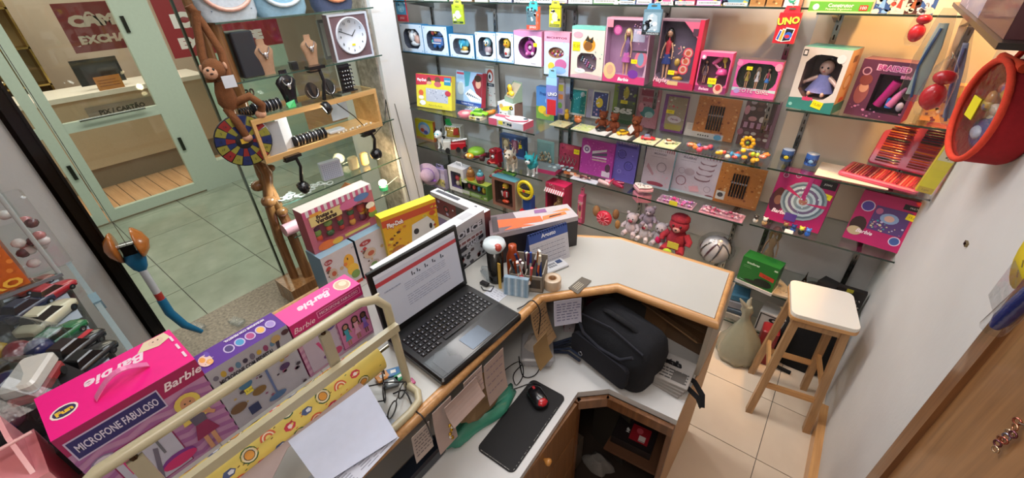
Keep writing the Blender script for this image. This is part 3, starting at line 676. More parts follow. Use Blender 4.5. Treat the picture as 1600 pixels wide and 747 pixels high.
# ================================================================ ROW OF BOXES ON THE UPPER SHELF
SB = '#d5e2f0'; BT = '#2a86bd'
def frameart(r, w_, h_, dots, name='', c='#8fb4d6'):
    q = Print(w_, h_)
    for u, v in ((.07, .93), (.93, .93), (.07, .07), (.93, .07)): q.circ(u, v, .006, c)
    if name: q.text(name, .3, .07, .009, '#4a4a68')
    q.rect(0, .0, 1, .018, BT); return q
def toy_in(r, kind, w_, h_, d):
    b = MB('plastic'); cx, y = w_/2, d*.45
    if kind == 'bear':
        b.ball((cx-.03, y, h_*.55), (.03, .025, .035), '#eef0f2'); b.ball((cx-.05, y, h_*.7), .014, '#eef0f2'); b.ball((cx-.015, y, h_*.72), .014, '#eef0f2'); b.ball((cx+.03, y, h_*.45), (.03, .02, .035), '#e8b7a6'); b.ball((cx, y, h_*.3), (.05, .02, .02), '#f4f4f4')
        b.ball((cx+.012, y, h_*.62), (.016, .02, .02), '#f6e5dc')
    elif kind == 'bus':
        b.rbox(cx-.045, y-.02, h_*.32, cx+.06, y+.02, h_*.62, '#4c78b8', .01); b.rbox(cx-.03, y-.022, h_*.45, cx+.055, y+.01, h_*.58, '#caa8b0', .008)
        for x in (cx-.02, cx+.035): b.cyl((x, y-.025, h_*.32), (x, y+.02, h_*.32), .014, '#2e6ab0', n=12)
        b.ball((cx-.05, y, h_*.75), .016, '#d0564c'); b.ball((cx-.02, y, h_*.78), .013, '#e9a94c'); b.box(cx-.04, y-.03, h_*.4, cx+.05, y-.026, h_*.43, '#f2f2f2'); b.ball((cx-.055, y, h_*.45), .015, '#59b1a4')
        b.ball((cx+.03, y, h_*.72), (.03, .015, .016), '#5d6f98')
    elif kind == 'elephant':
        b.ball((cx, y, h_*.62), (.03, .02, .03), '#37a6c8'); 
        for q in (-1, 1): b.ball((cx+q*.034, y, h_*.62), (.018, .008, .024), '#5cc0d8')
        b.tube([(cx, y-.02, h_*.6), (cx, y-.035, h_*.5), (cx+.01, y-.04, h_*.42)], [.01, .008, .006], '#37a6c8'); b.ball((cx, y, h_*.38), (.036, .02, .02), '#e2b54a'); b.ball((cx, y, h_*.25), (.04, .02, .012), '#e8e8e8')
    elif kind in ('owl', 'duck'):
        c1 = '#86b7c4' if kind == 'owl' else '#e6b42e'
        b.ball((cx, y, h_*.64), (.03, .024, .032), c1)
        if kind == 'owl':
            for q in (-1, 1): b.ball((cx+q*.012, y-.02, h_*.64), (.011, .006, .014), '#f4f4ee'); b.ball((cx+q*.012, y-.026, h_*.64), (.005, .004, .007), '#20242c')
            b.ball((cx, y-.024, h_*.56), (.006, .006, .006), '#e0a23a'); b.ball((cx, y, h_*.36), (.03, .02, .03), '#b9a2a8')
        else:
            b.ball((cx, y-.024, h_*.6), (.012, .01, .006), '#e07a24')
            for q in (-1, 1): b.ball((cx+q*.012, y-.021, h_*.68), (.004, .003, .006), '#222')
            b.ball((cx, y, h_*.36), (.026, .02, .03), '#ece4d6'); b.ball((cx, y-.018, h_*.3), (.01, .006, .01), '#c43a3a')
        b.tube([(cx, y, h_*.2), (cx, y, h_*.3)], .02, '#ddd')
    elif kind == 'ring':
        P_ = [(cx+.03*cos(2*pi*k/16), y, h_*.5+.035*sin(2*pi*k/16)) for k in range(16)]; b.tube(P_, .013, '#b03f8e', n=8, closed=True); b.ball((cx, y, h_*.5), .014, '#e6c0dc'); b.ball((cx-.02, y-.01, h_*.32), .012, '#e07ab0'); b.ball((cx+.025, y-.01, h_*.34), .012, '#f0d0e0'); b.tube([(cx, y, h_*.75), (cx+.005, y, h_*.9)], .014, '#9a4a90')
    b.obj('toy', r)
GW = 'boxed baby toys on the upper left shelf'
for bl, br, tp, kind, lab, d in (((630, 80), (664, 86), (625, 37), 'bear', 'blue window box with white bear toy, first from the column', .07),
                               ((665, 86), (702, 91), (659, 40), 'bus', 'blue window box with toy bus and rattles, second from the column', .07),
                               ((705, 92), (742, 96), (703, 53), 'elephant', 'blue window box with small blue elephant rattle', .06),
                               ((745, 97), (776, 100), (742, 50), 'owl', 'blue window box with big eyed owl rattle', .06),
                               ((777, 100), (803, 103), (775, 51), 'duck', 'blue window box with yellow duck rattle', .06)):
    p = place(bl, br, tp, ZL1, 2.415)
    r, w_, h_ = winbox('rattle_box', lab, 'toy', p, d, SB, (.14, .14, .86, .84), side=BT, topc=BT, inner='#4c5568', group=GW, shape='oct')
    frameart(r, w_, h_, 4, 'baby').out('print', r); toy_in(r, kind, w_, h_, d)
p = place((804, 103), (846, 105), (800, 47), ZL1, 2.405)
r, w_, h_ = winbox('rattle_box', 'pink and white box with purple ring toy behind an oval window', 'toy', p, .07, '#e6dce4', (.16, .2, .84, .84), side='#d98fb2', topc='#d98fb2', inner='#7a3a74', shape='ell')
q = Print(w_, h_); q.poly([(0, .88), (.3, .82), (.75, .88), (1, .84), (1, 1), (0, 1)], '#d58db4').text('Rainbow', .72, .07, .011, '#443'); q.tag(.78, .62, w_=.028, h_=.022); q.out('print', r); toy_in(r, 'ring', w_, h_, .07)
# middle section
YM = 2.415
p = place((850, 115), (888, 119), (849, 49), ZM1, YM)
r, w_, h_ = winbox('stamp_set_box', 'pink and blue box with heart window showing mini erasers', 'toy', p, .05, '#c4d4ec', (.17, .4, .8, .66), side='#b54a76', topc='#e8a6bc', inner='#b98a6a', rec=.5, shape='ell')
Print(w_, h_).rect(0, .78, 1, 1, '#e9a0b8').text('BICHITOS', .5, .87, .014, '#7a2c50', bold=.04, width=.8).ell(.3, .2, .14, .1, '#e6c23c').ell(.68, .26, .24, .13, '#c7699a').ell(.6, .12, .3, .09, '#8fb6e2').specks(14, ['#fff', '#7fb8e0', '#f2b8d0'], .002, .004).out('print', r)
b = MB('plastic')
for k in range(9): b.ball((w_*(.28+.05*k), .018, h_*(.5+.05*sin(k*2))), .008, ('#c83a66', '#d9a04a', '#7a4ab0', '#e8e0d0')[k % 4], n=6, m=4)
b.obj('eraser', r)
p = place((891, 120), (940, 126), (889, 40), ZM1, YM)
r, w_, h_ = winbox('craft_kit_box', 'mint and cream craft box with duck on a die cut window', 'toy', p, .06, '#e3dfd0', (.2, .14, .8, .5), side='#c9b3a8', topc='#7fcdc0', inner='#8a7480', rec=.5, shape='oct')
q = Print(w_, h_); q.rect(0, .94, 1, 1, '#7fcdc0').ell(.55, .66, .19, .13, '#e09a2c').ell(.52, .64, .13, .09, '#8a5a2a').poly([(.42, .74), (.5, .84), (.56, .76), (.66, .82), (.66, .7)], '#3f3426').ell(.62, .72, .04, .02, '#222').ell(.2, .84, .15, .06, '#d8a6b4').ell(.3, .15, .17, .05, '#f2f4f0').text('fofinho', .3, .15, .009, '#2f9a8c').poly([(0, 0), (1, 0), (1, .07), (.5, .11), (0, .05)], '#d9b2bc').specks(12, ['#7fcdc0', '#e8b9c6', '#7a4a50'], .002, .004)
q.tag(.16, .62, w_=.05, h_=.05); q.out('print', r)
b = MB('plastic')
for k in range(22): b.ball((w_*(.27+.5*((k*.37) % 1)), .02, h_*(.18+.28*((k*.61) % 1))), .007, ('#b05a8a', '#8a7aa8', '#c8b0b8', '#6a8a98')[k % 4], n=6, m=4)
b.obj('bead', r)
p = place((941, 125), (1006, 131), (944, 27), ZM1, YM)
r, w_, h_ = winbox('fashion_doll_box', 'tall pink Barbie box with blonde doll in a purple skirt', 'doll', p, .07, '#c9a3b8', (.03, .12, .97, .97), side='#9a7a94', topc='#e6a0b4', inner='#b48aae', rec=.85)
q = Print(w_, h_); q.poly([(0, 0), (1, 0), (1, .12), (0, .14)], '#d8447e').text('Barbie', .5, .06, .026, '#fff', bold=.03, shear=.3).rect(.02, .86, .16, .98, '#e8899a').ell(.16, .18, .15, .14, '#e2c48e').ell(.17, .2, .08, .08, '#dba98c').ell(.86, .4, .14, .13, '#d9738a').ell(.86, .4, .07, .1, '#7c98b8').rect(.66, .5, .98, .53, '#3c3c44').ell(.72, .16, .12, .07, '#7a3aa0').tag(.72, .36, w_=.036, h_=.022).rect(.64, .66, .9, .85, '#a9a8c0').specks(20, ['#d2bcd6', '#8f6aa8', '#e4a8b8'], .002, .005, .6, .55, .95, .95)
q.circ(.28, .82, .026, '#a03a7a').circ(.28, .82, .019, '#c86aa0'); q.text('FEM', .78, .8, .02, '#f4c6d4', bold=.05); q.out('print', r)
doll(r, w_*.47, .035, h_*.06, h_*.8, hair='#e6cf90', top='#7a5a8c', skirt='#c060a8')
p = place((1019, 139), (1081, 143), (1030, 29), ZM1, 2.43)
r, w_, h_ = winbox('fashion_doll_box', 'tall red and grey box with dark haired doll in red top and denim skirt', 'doll', p, .07, '#9a7482', (.03, .12, .9, .97), side='#c9304e', topc='#b89aa4', inner='#6d5f74', rec=.85)
q = Print(w_, h_); q.rect(0, 0, 1, .1, '#b52552').text('Hayley', .2, .1, .034, '#6a1030', bold=.08, shear=.25).text('Hayley', .2, .104, .033, '#f6c2cc', bold=.03, shear=.25).rect(.36, .05, .62, .11, '#d8b982')
q.poly([(.9, .1), (1, .08), (1, 1), (.9, 1)], '#d0284a')
for k, v in enumerate((.62, .5, .38)): q.circ(.75-.03*k, v-.08, .026, '#c9a090').ring(.75-.03*k, v-.08, .026, .006, '#d03a50').circ(.75-.03*k, v-.08, .012, '#b8553c')
q.poly([(.55, .97), (.9, .97), (.9, .75)], '#d3607e').tag(.42, .24, w_=.034, h_=.022).specks(12, ['#c9505c', '#e2c89a', '#a0506c'], .003, .006, .35, .3, .7, .7); q.rect(.78, .78, .9, .88, '#4c3140').out('print', r)
doll(r, w_*.2, .035, h_*.08, h_*.8, hair='#241814', top='#c43a48', skirt='#2f3f80')
b = MB('plastic'); b.ball((w_*.48, .03, h_*.38), (.016, .012, .02), '#c9a04a'); b.ball((w_*.45, .03, h_*.22), (.03, .014, .012), '#d0603c'); b.tube([(w_*.5, .03, h_*.62), (w_*.55, .03, h_*.55), (w_*.48, .03, h_*.5)], .004, '#d8a0a8'); b.ball((w_*.55, .03, h_*.14), (.03, .012, .012), '#e6a83c'); b.obj('accessory', r)
p = place((1084, 142), (1132, 147), (1092, 80), ZM1, 2.43)
r, w_, h_ = winbox('hair_play_set_box', 'pink window box with toy hair dryer, comb and small doll', 'toy', p, .06, '#d9558c', (.04, .16, .96, .9), side='#d44a86', topc='#f087a8', inner='#6a3a52', rec=.85)
q = Print(w_, h_); q.rect(0, 0, 1, .16, '#8a2e60').text('Beleza', .3, .09, .02, '#f6c6dc', bold=.03, shear=.2).ell(.75, .12, .15, .13, '#e2b7a0').ell(.75, .15, .09, .08, '#c43c3c').tag(.52, .3, w_=.042, h_=.03).circ(.12, .88, .013, '#e87aa4').circ(.12, .88, .007, '#fff').ell(.5, .18, .08, .04, '#5fae4a'); q.out('print', r)
b = MB('plastic'); b.tube([(w_*.4, .03, h_*.7), (w_*.55, .03, h_*.8), (w_*.62, .03, h_*.9)], [.01, .012, .014], '#e05a94'); b.tube([(w_*.42, .03, h_*.72), (w_*.6, .03, h_*.6), (w_*.68, .03, h_*.62)], .006, '#e87aa4')
b.ball((w_*.75, .03, h_*.82), (.012, .006, .018), '#e3c04c'); b.tube([(w_*.76, .03, h_*.74), (w_*.8, .03, h_*.62)], .004, '#e3c04c')
b.lathe([(.002, .02), (.02, .016), (.03, -.004), (.026, -.012), (.002, -.012)], (w_*.72, .035, h_*.5), '#ea4f94'); b.tube([(w_*.66, .035, h_*.46), (w_*.55, .035, h_*.32)], .006, '#e87aa4'); b.obj('accessory', r)
doll(r, w_*.2, .03, h_*.2, h_*.6, hair='#33221c', top='#5a4650', skirt='#7a5c66')
p = place((1140, 152), (1207, 158), (1152, 92), ZM1, 2.44)
r, w_, h_ = winbox('doll_set_box', 'wide pink Cute Girl box with three small dolls behind curved window', 'doll', p, .07, '#d9589a', (.05, .2, .95, .92), side='#e06a9c', topc='#55464e', inner='#4a5348', rec=.85, shape='oct')
q = Print(w_, h_); q.rect(0, 0, 1, .2, '#d65a9a').poly([(0, .14), (.3, .2), (1, .16), (1, .24), (0, .24)], '#bcd0d4').text('CUTE GIRL', .5, .17, .03, '#8a1c48', bold=.05).text('CUTE GIRL', .5, .175, .03, '#f8d4e0').ell(.12, .14, .07, .07, '#b69ad0').tag(.3, .78, w_=.026, h_=.016).ell(.06, .9, .07, .08, '#ec7aa8').ell(.93, .86, .08, .1, '#f09ab8'); q.out('print', r)
for k, (hr, tp_, sk) in enumerate((('#7a5a34', '#caa84a', '#b09a4c'), ('#c9b08a', '#e6e0e0', '#c8c0c8'), ('#2a2020', '#b8485c', '#3a78c0'))): doll(r, w_*(.27+.23*k), .03, h_*.2, h_*.62, hair=hr, top=tp_, skirt=sk)
# ================================================================ MORE HELPERS
def zplace(bl, br, top, z, rot=False, dy=0):
    a, c = PZ(*bl, z), PZ(*br, z)
    if rot: return place(bl, br, top, z)
    y = min((a.y+c.y)/2+dy, 2.69); return place(bl, br, top, z, y)
def lean(pl, ang=.16): return (pl[0], pl[1], pl[2]/cos(ang)*1.02, pl[3]), -ang
def pack(name, label, cat, pl, d, col, art, rx=0, film=False, side=None, group=None, tab=False):
    r, w_, h_ = carton(name, label, cat, pl, d, col, side=side, group=group, rx=rx)
    q = Print(w_, h_); art(q); q.out('print', r)
    if film:
        f = MB(); f.add([(0, -.008, .0), (w_, -.008, 0), (w_, -.01, h_*.5), (w_, -.005, h_), (0, -.005, h_), (0, -.01, h_*.5)], [(0, 1, 2, 3, 4, 5)], '#fff', 'film'); f.obj('clear_sleeve', r)
    return r, w_, h_
def toycar(name, label, loc, rz, L, col, cabin='#15181c', roofcol=None, group=None, stripe=None, sc=(1, 1), tall=1, cat='toy car'):
    r = thing(name, label, cat, loc, rz, group); W, H = L*.44*sc[0], L*.34*tall
    b = MB('plastic')
    S = []
    for x, hw, z0, z1 in ((-.5, .36, .25, .48), (-.46, .46, .14, .58), (-.25, .5, .12, .62), (0, .5, .12, .6), (.25, .5, .12, .56), (.44, .44, .14, .46), (.5, .32, .2, .38)):
        S.append([(x*L, p*W*hw/.5, (z0 if s_ < 0 else z1)*H+(.0 if abs(p) > .4 else (.05 if s_ > 0 else 0)*H)) for p, s_ in ((-.5, -1), (.5, -1), (.5, 1), (.25, 1), (-.25, 1), (-.5, 1))])
    b.loft(S, col, smooth=True); body = b.obj('body', r)
    k = MB('plastic'); k.loft([[(x*L, y*W, .56*H) for x, y in ((-.34, -.43), (.2, -.43), (.2, .43), (-.34, .43))], [(x*L, y*W, .98*H) for x, y in ((-.24, -.32), (.06, -.32), (.06, .32), (-.24, .32))]], cabin, smooth=False); k.obj('window', r)
    k = MB('plastic'); k.loft([[(x*L, y*W, .975*H) for x, y in ((-.25, -.34), (.07, -.34), (.07, .34), (-.25, .34))], [(x*L, y*W, 1.04*H) for x, y in ((-.22, -.28), (.04, -.28), (.04, .28), (-.22, .28))]], roofcol or col, smooth=False); k.obj('roof', r)
    for sx in (-.3, .3):
        for sy in (-1, 1):
            wq = MB(); wq.cyl((sx*L, sy*W*.38, .17*H*1.2), (sx*L, sy*W*.52, .17*H*1.2), .2*H, '#17181a', 'matte', 12); wq.cyl((sx*L, sy*W*.5, .2*H), (sx*L, sy*W*.53, .2*H), .1*H, '#b8bcc0', 'metal', 8); wq.obj('wheel', r)
    if stripe:
        k = MB(); k.box(.12*L, -.12*W, .6*H, .4*L, .12*W, .63*H, stripe); k.obj('stripe', body)
    k = MB('plastic')
    for sy in (-1, 1): k.ball((.49*L, sy*W*.28, .36*H), (.012*L, .05*W, .05*H), '#f2eedd', n=6, m=4)
    k.obj('headlight', r); return r
def quadr(name, label, loc, rz, s, col, head, ears, sit=False, cat='toy dog', spots=None, earshape='up', eye='#20242a', tail=True):
    """small standing toy puppy, nose toward -y, s = height"""
    r = thing(name, label, cat, loc, rz); b = MB(); b.mat = 'plush' if cat != 'robot toy' else 'plastic'
    b.loft([[(w_*s*cos(2*pi*k/10), y*s, z*s+h_*s*sin(2*pi*k/10)) for k in range(10)] for y, z, w_, h_ in ((-.22, .44, .08, .1), (-.15, .43, .15, .17), (0, .4, .16, .16), (.18, .38, .16, .17), (.26, .38, .08, .1))], col); body = b.obj('body', r)
    for sx in (-1, 1):
        for y in (-.13, .17):
            l = MB(); l.mat = b.mat; l.tube([(sx*.1*s, y*s, .32*s), (sx*.11*s, (y+.01)*s, .15*s), (sx*.11*s, y*s, .05*s)], [.07*s, .05*s, .05*s], head); l.ball((sx*.11*s, (y-.03)*s, .035*s), (.055*s, .075*s, .035*s), head, n=8, m=5); l.obj('leg', r)
    h = MB(); h.mat = b.mat; h.ball((0, -.25*s, .72*s), (.19*s, .17*s, .17*s), col if spots else head, n=12, m=8); h.ball((0, -.4*s, .66*s), (.1*s, .09*s, .08*s), head, n=10, m=6); h.tube([(0, -.18*s, .5*s), (0, -.22*s, .62*s)], .1*s, col); hd = h.obj('head', r)
    e = MB('plastic')
    for sx in (-1, 1): e.ball((sx*.08*s, -.4*s, .76*s), (.035*s, .02*s, .04*s), eye, n=8, m=5)
    e.ball((0, -.49*s, .68*s), (.03*s, .02*s, .022*s), '#191919', n=8, m=4); e.obj('face', hd)
    for sx in (-1, 1):
        e = MB(); e.mat = b.mat
        if earshape == 'up': e.loft([[(sx*.12*s+q*.05*s, -.2*s+p*.02*s, .82*s) for q, p in ((-1, -1), (1, -1), (1, 1), (-1, 1))], [(sx*.17*s+q*.012*s, -.2*s+p*.006*s, 1.0*s) for q, p in ((-1, -1), (1, -1), (1, 1), (-1, 1))]], ears)
        else: e.tube([(sx*.15*s, -.22*s, .82*s), (sx*.23*s, -.23*s, .7*s), (sx*.23*s, -.25*s, .58*s)], [.04*s, .06*s, .03*s], ears)
        e.obj('ear', hd)
    if tail: t = MB(); t.mat = b.mat; t.tube([(0, .25*s, .45*s), (0, .34*s, .55*s), (.02*s, .34*s, .68*s)], [.05*s, .05*s, .03*s], col); t.obj('tail', r)
    if spots:
        t = MB(); t.mat = b.mat; t.ball((.08*s, -.02*s, .5*s), (.1*s, .12*s, .08*s), spots, n=8, m=6); t.ball((-.1*s, -.27*s, .8*s), (.1*s, .1*s, .09*s), spots, n=8, m=6); t.obj('patch', r)
    return r
def bear(name, label, loc, rz, s, col, muzzle=None, cat='plush toy', mat='plush', group=None, rx=0, belly=None, ears=True):
    r = thing(name, label, cat, loc, rz, group, rx=rx); b = MB(); b.mat = mat
    b.ball((0, 0, .32*s), (.26*s, .22*s, .3*s), col, n=12, m=8)
    if belly: b.ball((0, -.08*s, .3*s), (.18*s, .16*s, .22*s), belly, n=10, m=7)
    b.obj('body', r); h = MB(); h.mat = mat; h.ball((0, -.03*s, .76*s), (.24*s, .21*s, .22*s), col, n=12, m=8); h.ball((0, -.2*s, .7*s), (.1*s, .08*s, .08*s), muzzle or col, n=8, m=6)
    if ears:
        for q in (-1, 1): h.ball((q*.19*s, 0, .94*s), (.08*s, .05*s, .08*s), col, n=8, m=6)
    hd = h.obj('head', r)
    e = MB('plastic')
    for q in (-1, 1): e.ball((q*.09*s, -.22*s, .8*s), .028*s, '#181818', n=6, m=5)
    e.ball((0, -.28*s, .73*s), (.03*s, .02*s, .02*s), '#2a1a16', n=6, m=4); e.obj('face', hd)
    for q in (-1, 1):
        l = MB(); l.mat = mat; l.tube([(q*.2*s, -.02*s, .5*s), (q*.33*s, -.1*s, .38*s), (q*.32*s, -.16*s, .3*s)], [.09*s, .08*s, .07*s], col); l.obj('arm', r)
        l = MB(); l.mat = mat; l.tube([(q*.13*s, -.05*s, .14*s), (q*.2*s, -.25*s, .1*s), (q*.21*s, -.34*s, .1*s)], [.12*s, .1*s, .09*s], col); l.obj('leg', r)
    return r
# ================================================================ SECOND SHELF, LEFT (z = ZL2)
p, rx = lean(place((652, 167), (717, 160), (643, 115), ZL2)); p = (p[0], .35, p[2]*.93, .12)
def art_clay(q):
    q.rect(0, .84, 1, 1, '#c43346').poly([(0, .9), (.35, .84), (.3, .7), (0, .66)], '#c43346').text('Play-Doh', .17, .82, .026, '#f2f2f2', bold=.04, width=.26).rect(.28, .2, .9, .6, '#b8bac6').specks(26, ['#8e95ac', '#e6e8ee', '#6a6f88'], .003, .007, .3, .25, .88, .58).rect(.8, .74, .98, .96, '#2f86a8').text('NOVO', .89, .86, .018, '#fff')
    q.ell(.38, .84, .06, .09, '#5a3a2c').ell(.38, .76, .07, .05, '#e0a890').ell(.62, .86, .08, .1, '#6b4a3a').ell(.62, .74, .1, .08, '#c4626a').ell(.14, .44, .07, .09, '#d9603c').ell(.14, .3, .08, .06, '#f1e6da').ell(.18, .14, .09, .08, '#efefea').text('+3', .1, .08, .02, '#444').rect(.3, .04, .95, .12, '#e0cf3c').text('PlayDoh Meu Mundo', .55, .08, .016, '#5a6a3a').ell(.9, .5, .08, .08, '#b83a4a')
pack('modelling_clay_box', 'yellow and red Play-Doh box leaning beside the column', 'toy box', p, .045, '#e3d33f', art_clay, rx)
p, rx = lean(place((719, 161), (776, 168), (713, 112), ZL2)); p = (p[0], .27, p[2], .0); p[0].y = 2.46
def art_keys(q):
    q.rect(0, 0, 1, .12, '#2c4f9c').text('Teclado Musical', .45, .06, .02, '#f2f4fa').rect(.02, .9, .3, .96, '#c9485a').poly([(.3, 1), (.56, 1), (.5, .6), (.36, .55)], '#4fa0b0').poly([(.62, .7), (.8, .98), (1, .98), (1, .3), (.86, .28)], '#8e2c3c').ell(.86, .68, .1, .13, '#d9a890').ell(.84, .84, .13, .1, '#3a241e').poly([(.36, .35), (.6, .14), (1, .16), (.98, .3), (.56, .52)], '#eef2f6')
    for k in range(8): q.poly([(.42+.07*k, .33-.012*k), (.46+.07*k, .31-.012*k), (.5+.065*k, .38-.02*k), (.46+.065*k, .4-.02*k)], '#4a5a6a')
    q.ell(.2, .5, .14, .2, '#d3e6f4').lines(3, '#9aa8c0', .04, .3, .76, .86, .003)
pack('keyboard_toy_box', 'light blue box of a toy music keyboard with child in red', 'toy box', p, .05, '#a9c6e4', art_keys, rx, side='#c43346')
pl = zplace((776, 143), (797, 142), (775, 101), ZL2, dy=-.03); pl[0].y = 2.57
pack('puppet_box', 'narrow white box with round red and black character print, above the white carton', 'toy box', (pl[0]+V((0, 0, 0)), .085, .3, 0), .05, '#c9c6bd', lambda q: q.ell(.5, .76, .38, .16, '#b5472f').ell(.5, .74, .27, .11, '#dfe0dc').ell(.45, .74, .12, .06, '#1b1b1f').rect(.08, .5, .92, .58, '#39434a').text('MUSICA', .5, .54, .01, '#fff').specks(10, ['#333', '#c55'], .003, .007, v1=.45))
p = place((778, 172), (817, 180), (778, 143), ZL2, 2.36)
r, w_, h_ = pack('art_toy_carton', 'white carton with dark bunny prints and yellow bee panel under the yellow toy', 'toy box', (p[0], .15, .115, .0), .1, '#dcdcd8', lambda q: q.poly([(.1, .7), (.9, .9), (.75, .55), (.25, .5)], '#e3cf38').ell(.82, .72, .12, .12, '#23262c').ell(.84, .72, .05, .06, '#dfc43a').ell(.22, .78, .11, .13, '#d9a85a').specks(12, ['#2a2228', '#47303a', '#8a4a5a'], .004, .009, .05, .05, .95, .4).rect(.62, .3, .8, .6, '#a9b2a4').rect(0, .1, .08, .8, '#4a5fa8'), side='#93766c')
q = thing('bee_toy_box', 'open green box with yellow winged toy, stacked on the white carton', 'toy', (p[0].x+.035, 2.4, ZL2+.1155), -.35)
b = MB(); b.add([(0,0,0),(.11,0,0),(.11,.08,0),(0,.08,0),(0,0,.035),(.11,0,.035),(.11,.08,.13),(0,.08,.13)], [(0,3,2,1),(0,1,5,4),(1,2,6,5),(3,0,4,7),(2,3,7,6)], '#8fa58e'); b.add([(.002,.004,.034),(.108,.004,.034),(.108,.078,.12),(.002,.078,.12)], [(0,1,2,3)], '#a89a82'); b.obj('tray', q)
b = MB('plastic'); b.ball((.04, .02, .09), (.024, .014, .03), '#e9b92a'); b.ball((.065, .018, .06), (.03, .016, .02), '#f0cf3c'); b.ball((.03, .015, .055), .012, '#e0a024'); b.tube([(.04, .0, .1), (.045, .0, .07)], .003, '#3a2a20'); b.obj('bee', q)
r = thing('toy_guitar_box', 'flat pink and white guitar toy box at the shelf edge under the white carton', 'toy box', PY(765, 190, 2.22)*1, .0); r.location.z = ZL2; r.location.y = 2.21
b = MB(); b.box(0, 0, 0, .3, .12, .045, '#d9d2d6'); b.c[3] = C('#c6586e'); b.obj('carton', r)
q = Print(.3, .045); q.rect(0, 0, .25, 1, '#c8536c').rect(.25, .15, .68, .85, '#b3b0a0').specks(8, ['#3e4a6a', '#dfc93c', '#6f8fa8'], .006, .012, .28, .2, .66, .8).rect(.3, .3, .42, .85, '#e3d32e').text('15,90', .36, .55, .01, '#554').rect(.72, .1, .97, .9, '#c9cfd8'); q.out('print', r)
b = MB('plastic'); gp = [(.2+.075*cos(t)*(1+.25*cos(2*t)), .06+.052*sin(t)) for t in [2*pi*k/20 for k in range(20)]]; b.prism(gp, .046, .056, '#e9e2e4'); b.tube([(x, y, .052) for x, y in gp], .004, '#cc4b68', n=6, closed=True); b.box(.02, .05, .048, .14, .07, .058, '#d25b76'); b.ball((.27, .07, .058), (.018, .012, .004), '#2f4f58'); b.obj('guitar', r)
dz = PZ(735, 178, ZL2)
r = thing('kitten_plate', 'small round pink moulded toy plate near the shelf edge', 'toy', (dz.x, 2.27, ZL2)); b = MB('plastic'); b.lathe([(.05, 0), (.06, .02), (.055, .028), (.045, .015), (.002, .012)], (0, 0, 0), '#d9747f'); b.obj('dish', r); b = MB(); b.ball((0, 0, .02), (.035, .028, .01), '#e9b9b0', 'plastic'); b.obj('filling', r)
r = thing('clear_blister', 'clear plastic blister pack lying behind the pink toy plate', 'pack', (dz.x-.09, 2.36, ZL2), .5); b = MB('film'); b.rbox(0, 0, .002, .12, .05, .03, '#fff', .012, 'film'); b.obj('blister', r); b = MB(); b.box(-.01, -.01, 0, .13, .06, .0015, '#a9c4d4'); b.obj('card', r)
toycar('toy_racing_car', 'lime green toy racing car on the shelf beside the guitar box', (PZ(767, 178, ZL2).x, 2.275, ZL2+.021), .35, .13, '#8fd02c', '#4a8a20')
r = thing('toy_car_box', 'little yellow and white box under the lime green racing car', 'box', (PZ(767, 178, ZL2).x-.06, 2.225, ZL2)); b = MB(); b.box(0, 0, 0, .11, .07, .0208, '#d9cfb0'); b.obj('carton', r); Print(.11, .0208).rect(.05, .15, .55, .9, '#c8b23c').rect(.65, .1, .95, .9, '#3c3a44').ell(.3, .5, .1, .3, '#6a4a2a').out('print', r)
r = thing('toy_shell', 'orange ribbed toy seashell beside the guitar box', 'toy', (PZ(780, 176, ZL2).x+.01, 2.345, ZL2)); b = MB('plastic')
for k in range(6): b.ball((.012*k-.03, .0, .02+.004*k), (.012, .03, .018), '#ea8a2c', n=8, m=5)
b.obj('shell', r)
# playset card and UNO hanging in the middle
pl = zplace((842, 196), (869, 190), (838, 122), ZL2); pl[0].y = 2.5; pl[0].x = PY(838, 160, 2.5).x
pack('water_toy_box', 'blue and green playset box behind the hanging blue card game', 'toy box', (pl[0], .15, .22, 0), .05, '#4f86c2', lambda q: q.rect(0, 0, 1, .4, '#6f9a3e').ell(.35, .3, .25, .13, '#e3c22c').ell(.6, .2, .2, .1, '#c8a03a').text('Praia', .4, .8, .03, '#2c4f8c', bold=.05).ell(.7, .6, .2, .12, '#8fc0e2'), side='#3f6aa0')
hang('card_game', 'purple, blue and red UNO card pack hanging below the heart window box', (853, 178), (869, 180), (855, 107), 2.36, '#6a78c2', '#8fcbe6', lambda q, w_, h_: q.rect(.1, 0, .95, .42, '#cf2b34').rect(0, .42, 1, .8, '#7f86cc').rect(0, .8, 1, 1, '#9fd0ea').text('UNO', .62, .56, .032, '#23366a', bold=.09, rot=.1).text('UNO', .6, .57, .031, '#f4f4f4', bold=.03, rot=.1), d=.02)
hang('pencil_strip', 'slim strip pack with yellow and orange squares hanging beside the standard', (869, 178), (880, 180), (874, 118), 2.44, '#a9a2b0', '#c8c0b8', lambda q, w_, h_: q.rect(.1, .75, .9, .95, '#c8c23a').rect(.1, .5, .9, .65, '#d98a4c').ell(.5, .3, .3, .1, '#7ab04a').rect(.1, .05, .9, .2, '#8a80c8'), d=.02)
